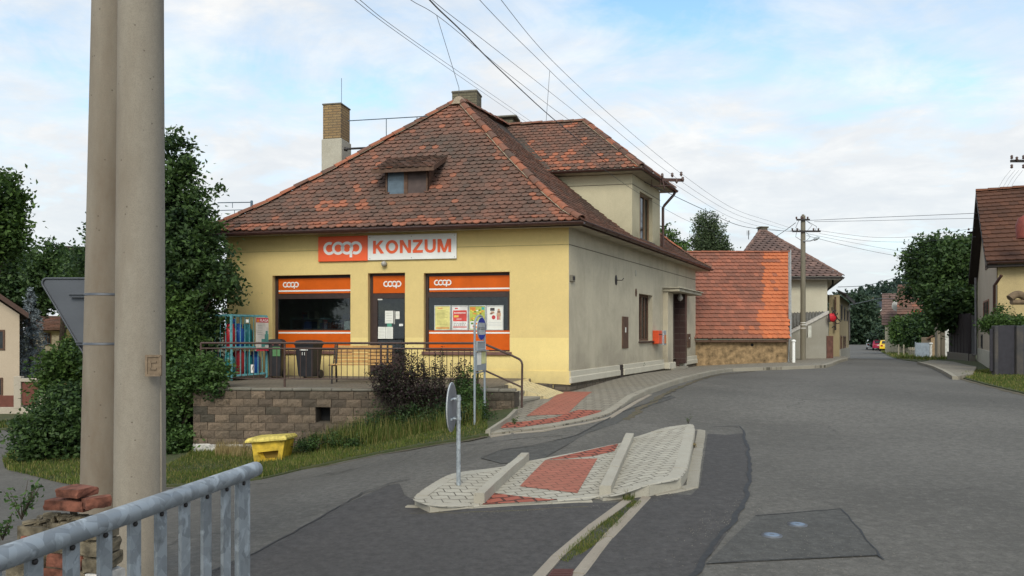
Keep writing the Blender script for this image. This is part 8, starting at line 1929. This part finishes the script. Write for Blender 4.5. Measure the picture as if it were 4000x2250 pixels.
pts = C_[idx] + np.stack([rng.normal(size=len(idx)) * 1.6 * (1.1 - s_), rng.normal(size=len(idx)) * 1.6 * (1.1 - s_), s_ * hgt], 1)
V, Fc, t_ = leaves(pts, 1.3, rng, rng.random(n_t)[idx]); fo = np_mesh('forest', V, Fc, t_, M['leaf_forest'], None, (200, 450, 0)); tag(fo, 'dark pine forest covering the hill at the end of the street', 'forest', kind='stuff')

# ------------------------------------------------------------------ overhead wires and their brackets
br_ = thing('wire_bracket', 'steel bracket with insulators fixed under the eave of the upper street wing', 'wire bracket', P(2600, 720, 22.8))
bD_ = 22.6; mb = MB(); mb.box(Frame(v2(P(2585, 0, bD_)), (1, .1)), 0, 88*bD_/F, -.03, .03, P(0, 702, bD_).z - .045, P(0, 702, bD_).z + .045); mb.build('arm', paint('rust_arm', (.07, .035, .03), .6), br_)
mb = MB(); mb.tube([P(2540, 728, 22.4), P(2625, 724, 22.4)], .014, 5); mb.tube([P(2546, 690, 22.4), P(2546, 728, 22.4)], .012, 5); mb.tube([P(2580, 702, 22.4), P(2580, 728, 22.4)], .012, 5); mb.tube([P(2596, 740, 22.5), P(2588, 702, 22.6)], .02, 5); mb.build('strut', paint('rust_arm', (.07, .035, .03), .6), br_)
for (px, py, m_) in ((2550, 684, 'insul_w'), (2587, 686, 'insul'), (2626, 684, 'insul'), (2661, 680, 'insul'), (2643, 708, 'insul'), (2667, 700, 'insul')):
    mb = MB(); mb.lathe(P(px, py + 5, 22.55), [(.015, -.03), (.035, 0), (.05, .03), (.03, .05), (.045, .08), (.02, .11)], 10); mb.build('insulator', M[m_], br_)
def wire(lab, pts, r, grp='overhead wires', mat='wire'):
    """pts: (px, py, depth) knots; smooth spline through them"""
    K = [P(*p) for p in pts]; out = []
    for i in range(len(K) - 1):
        p0, p1, p2, p3 = K[max(i-1, 0)], K[i], K[i+1], K[min(i+2, len(K)-1)]
        for j in range(10):
            t = j / 10; out.append(.5 * ((2*p1) + (p2-p0)*t + (2*p0-5*p1+4*p2-p3)*t*t + (-p0+3*p1-3*p2+p3)*t**3))
    out.append(K[-1])
    if pts[0][1] < 0: out.insert(0, Vector((-3 + (pts[0][0] - 1500) * .004, -22, E + 8.6 + .1 * (pts[0][0] % 3))))
    mb = MB(); mb.tube(out, r, 5); o = mb.build('overhead_wire', M[mat]); tag(o, lab, 'wire', grp)
wire('thick black cable running from the upper centre down past the wing to the birch', [(1560, -140, 8.2), (1690, 12, 9), (1800, 118, 10.5), (1945, 265, 13), (2180, 480, 17.5), (2400, 652, 22), (2588, 743, 23), (2740, 815, 25.6), (2905, 885, 29), (3108, 872 + 33, 32.4)], .010)
wire('outermost right thin wire reaching the tip of the wing bracket', [(1870, -140, 9), (1958, 0, 10.2), (2160, 240, 14), (2420, 480, 18.5), (2661, 678, 22.5), (2860, 812, 27), (3020, 868, 30.4), (3112, 898, 32.5)], .0045)
wire('thin wire second from the right reaching the wing bracket', [(1760, -140, 8.8), (1874, 0, 10), (2060, 190, 13), (2330, 445, 17.6), (2626, 684, 22.5), (2850, 826, 27), (3010, 880, 30.4), (3100, 902, 32.5)], .0045)
wire('third thin wire from the right crossing above the wing roof', [(1490, -90, 8.6), (1605, 0, 9.8), (1740, 85, 11.4), (2000, 300, 15.5), (2270, 500, 18.8), (2587, 690, 22.5), (2840, 842, 27), (3000, 892, 30.4), (3096, 905, 32.5)], .0045)
wire('thin wire running just beside the thick black cable', [(1570, -120, 8.6), (1712, 20, 10), (1900, 165, 13), (2130, 345, 17), (2350, 520, 21), (2550, 684, 22.6)], .0045)
wire('upper of the two parallel wires that vanish behind the shop roof', [(1310, -80, 8), (1406, 0, 9.4), (1560, 120, 12), (1850, 320, 19), (2085, 482, 27)], .0045)
wire('lower of the two parallel wires that vanish behind the shop roof', [(1290, -80, 8), (1386, 0, 9.4), (1540, 118, 12), (1830, 322, 19), (2060, 480, 27)], .0045)
wire('faint wire crossing in front of the wing wall towards the trees', [(2330, 640, 18), (2480, 745, 21), (2660, 850, 25), (2790, 905, 29)], .005)
wire('upper street wire from the utility pole to the gabled house', [(3160, 861, 32.4), (3400, 850, 32), (3600, 842, 31), (3830, 832, 30)], .010, 'street wires right of the utility pole')
wire('second street wire from the utility pole to the gabled house', [(3180, 866, 32.4), (3400, 862, 32), (3600, 857, 31), (3830, 852, 30)], .008, 'street wires right of the utility pole')
wire('upper sagging street wire right of the utility pole', [(3196, 900, 32.4), (3400, 926, 33), (3560, 925, 33), (3700, 908, 32), (3810, 890, 30)], .006, 'street wires right of the utility pole')
wire('middle sagging street wire right of the utility pole', [(3200, 912, 32.4), (3380, 940, 33), (3560, 945, 33), (3700, 935, 32), (3812, 925, 30)], .006, 'street wires right of the utility pole')
wire('long wire dropping from the utility pole to the big tree', [(3150, 920, 32.4), (3300, 958, 34), (3450, 990, 36), (3585, 1012, 39)], .008, 'street wires right of the utility pole')
wire('faint wire just above the long wire to the big tree', [(3150, 912, 32.4), (3300, 942, 34), (3450, 970, 36), (3600, 995, 39)], .006, 'street wires right of the utility pole')
wire('cable from the cream house eave sagging to the big tree', [(3273, 1121, 38), (3380, 1115, 39), (3480, 1090, 40), (3560, 1058, 41)], .014, 'street wires right of the utility pole')
wire('service cable from the utility pole to the house roof', [(3108, 870, 32.4), (3060, 905, 34), (2990, 950, 38)], .013, 'street wires right of the utility pole')
wire('cable from the ochre building sagging towards the far houses', [(3315, 1192, 46), (3380, 1178, 55), (3440, 1167, 64), (3520, 1168, 72)], .025, 'street wires right of the utility pole')
mb = MB(); q = P(3310, 1202, 45.8); mb.bbox(WF, q.x - .1, q.x + .14, q.y - .1, q.y, q.z - .1, q.z + .14, .02); o = mb.build('junction_box', ww_); tag(o, 'white junction box at the top corner of the ochre building', 'junction box')
mb = MB(); mb.tube([P(3317, 1215, 46), P(3318, 1330, 46)], .05, 6); o = mb.build('downpipe', paint('pipe_grey', (.14, .13, .13))); tag(o, 'thin grey downpipe on the street end of the ochre building', 'downpipe')
rt_ = thing('wire_bracket', 'roof mast crossarm with insulators above the brown tiled roof at the right edge', 'wire bracket', P(3985, 640, 24)); mb = MB(); mb.box(Frame(v2(P(3948, 0, 24)), (1, 0)), 0, 1.2, -.03, .03, P(0, 629, 24).z - .04, P(0, 629, 24).z + .04); mb.tube([P(4040, 560, 24), P(4040, 760, 24)], .04, 8); mb.build('arm', M['iron'], rt_)
for (px, py) in ((3952, 612), (3952, 648), (3972, 618), (3998, 612), (3998, 648)): mb = MB(); mb.lathe(P(px, py, 23.95) - UP*.03, [(.02, -.05), (.045, -.02), (.03, .02), (.045, .05), (.02, .08)], 10); mb.build('insulator', M['insul'], rt_)
for i, px in enumerate((3948, 3965, 3980, 3996)): wire('faint line dropping from the roof mast behind the brown roof, number %s from the left' % ('one', 'two', 'three', 'four')[i], [(px, 665, 24), (px - 28, 700, 26), (px - 50, 738, 29)], .004, 'lines below the roof mast')
gbk = thing('wire_bracket', 'short black wall bracket on the dark gable edge of the right house', 'wire bracket', P(3795, 906, 33)); mb = MB(); mb.box(Frame(v2(P(3779, 0, 33)), (1, 0)), 0, .42, -.03, .03, P(0, 908, 33).z - .04, P(0, 908, 33).z + .04); mb.build('arm', M['iron'], gbk); mb = MB(); mb.lathe(P(3784, 900, 33), [(.02, 0), (.05, .04), (.02, .1)], 8); mb.build('insulator', M['insul'], gbk)
# ------------------------------------------------------------------ camera, light, sky
cam = bpy.data.cameras.new('camera'); co = bpy.data.objects.new('camera', cam); COL.objects.link(co)
co.location = (0, 0, E); co.rotation_euler = (math.radians(90), 0, 0)
cam.sensor_width = 36; cam.lens = F / 4000 * 36; cam.shift_y = (HY - 1125) / 4000; cam.clip_start = .05; cam.clip_end = 4000
scene.camera = co
SUN_EL, SUN_AZ = math.radians(40), math.radians(184)     # azimuth clockwise from +Y: behind the camera, to the left
world = bpy.data.worlds.new('World'); scene.world = world; world.use_nodes = True
nt = world.node_tree; nt.nodes.clear(); n = N(nt)
out = n.n('ShaderNodeOutputWorld'); bg = n.n('ShaderNodeBackground'); sky = n.n('ShaderNodeTexSky'); sky.sky_type = 'NISHITA'; sky.sun_disc = False
sky.sun_elevation = SUN_EL; sky.sun_rotation = SUN_AZ; sky.air_density = 1.0; sky.dust_density = 1.5; sky.ozone_density = 1.2
bg.inputs['Strength'].default_value = .084
# clouds: noise on the view direction, projected on a flat cloud deck
sp = n.n('ShaderNodeSeparateXYZ'); n.l(n.co.outputs['Generated'], sp.inputs[0])
zc = n.math('MAXIMUM', sp.outputs[2], .0); zz = n.math('ADD', zc, .18)
cx = n.math('DIVIDE', sp.outputs[0], zz); cy = n.math('DIVIDE', sp.outputs[1], zz)
cb = n.n('ShaderNodeCombineXYZ'); n.l(cx, cb.inputs[0]); n.l(cy, cb.inputs[1]); cb.inputs[2].default_value = 3.1
mp = n.n('ShaderNodeMapping'); n.l(cb.outputs[0], mp.inputs[0]); mp.inputs['Scale'].default_value = (1.0, 1.1, 1); mp.inputs['Rotation'].default_value = (0, 0, .35); mp.inputs['Location'].default_value = CLOUD_LOC
n1 = n.noise(mp.outputs[0], .75, 8, .58, .35); n2 = n.noise(mp.outputs[0], 2.6, 7, .62, .6)
den = n.math('ADD', n.math('MULTIPLY', n1, .75), n.math('MULTIPLY', n2, .25))
low = n.n('ShaderNodeMapRange'); n.l(sp.outputs[2], low.inputs[0]); low.inputs[1].default_value = 0; low.inputs[2].default_value = .42; low.inputs[3].default_value = .16; low.inputs[4].default_value = -.02
cov = n.ramp(n.math('ADD', den, low.outputs[0]), [(.40, 0.0), (.48, .6), (.57, 1.0)])
cov = n.math('MINIMUM', cov, .95)
n3 = n.noise(mp.outputs[0], 3.4, 8, .6, .3)
shade = n.ramp(n.math('ADD', n.math('MULTIPLY', n2, .5), n.math('MULTIPLY', n3, .5)), [(.36, (7.2, 7.45, 7.8)), (.5, (8.1, 8.2, 8.3)), (.64, (9.5, 9.4, 9.2))])
hz = n.n('ShaderNodeMapRange'); n.l(sp.outputs[2], hz.inputs[0]); hz.inputs[1].default_value = -.02; hz.inputs[2].default_value = .22; hz.inputs[3].default_value = .75; hz.inputs[4].default_value = 0
clouds = n.mix(hz.outputs[0], shade, (6.9, 7.5, 8.1))
skyc = n.mix(1.0, sky.outputs[0], SKYGAIN, 'MULTIPLY')
final = n.mix(cov, skyc, clouds)
n.l(final, bg.inputs[0]); n.l(bg.outputs[0], out.inputs[0])
sun = bpy.data.lights.new('sun', 'SUN'); sun.energy = SUN_E; sun.angle = math.radians(24); sun.color = (1, .93, .80)
so = bpy.data.objects.new('sun', sun); COL.objects.link(so)
d = Vector((math.sin(SUN_AZ) * math.cos(SUN_EL), math.cos(SUN_AZ) * math.cos(SUN_EL), math.sin(SUN_EL)))
so.rotation_euler = (-d).to_track_quat('-Z', 'Y').to_euler(); so.location = (-20, -30, 40)
vs = scene.view_settings; vs.view_transform = 'Standard'; vs.look = 'None'; vs.exposure = EXPO; vs.gamma = 1; vs.use_curve_mapping = False
scene.cycles.max_bounces = 6; scene.cycles.transparent_max_bounces = 8; scene.cycles.use_denoising = True
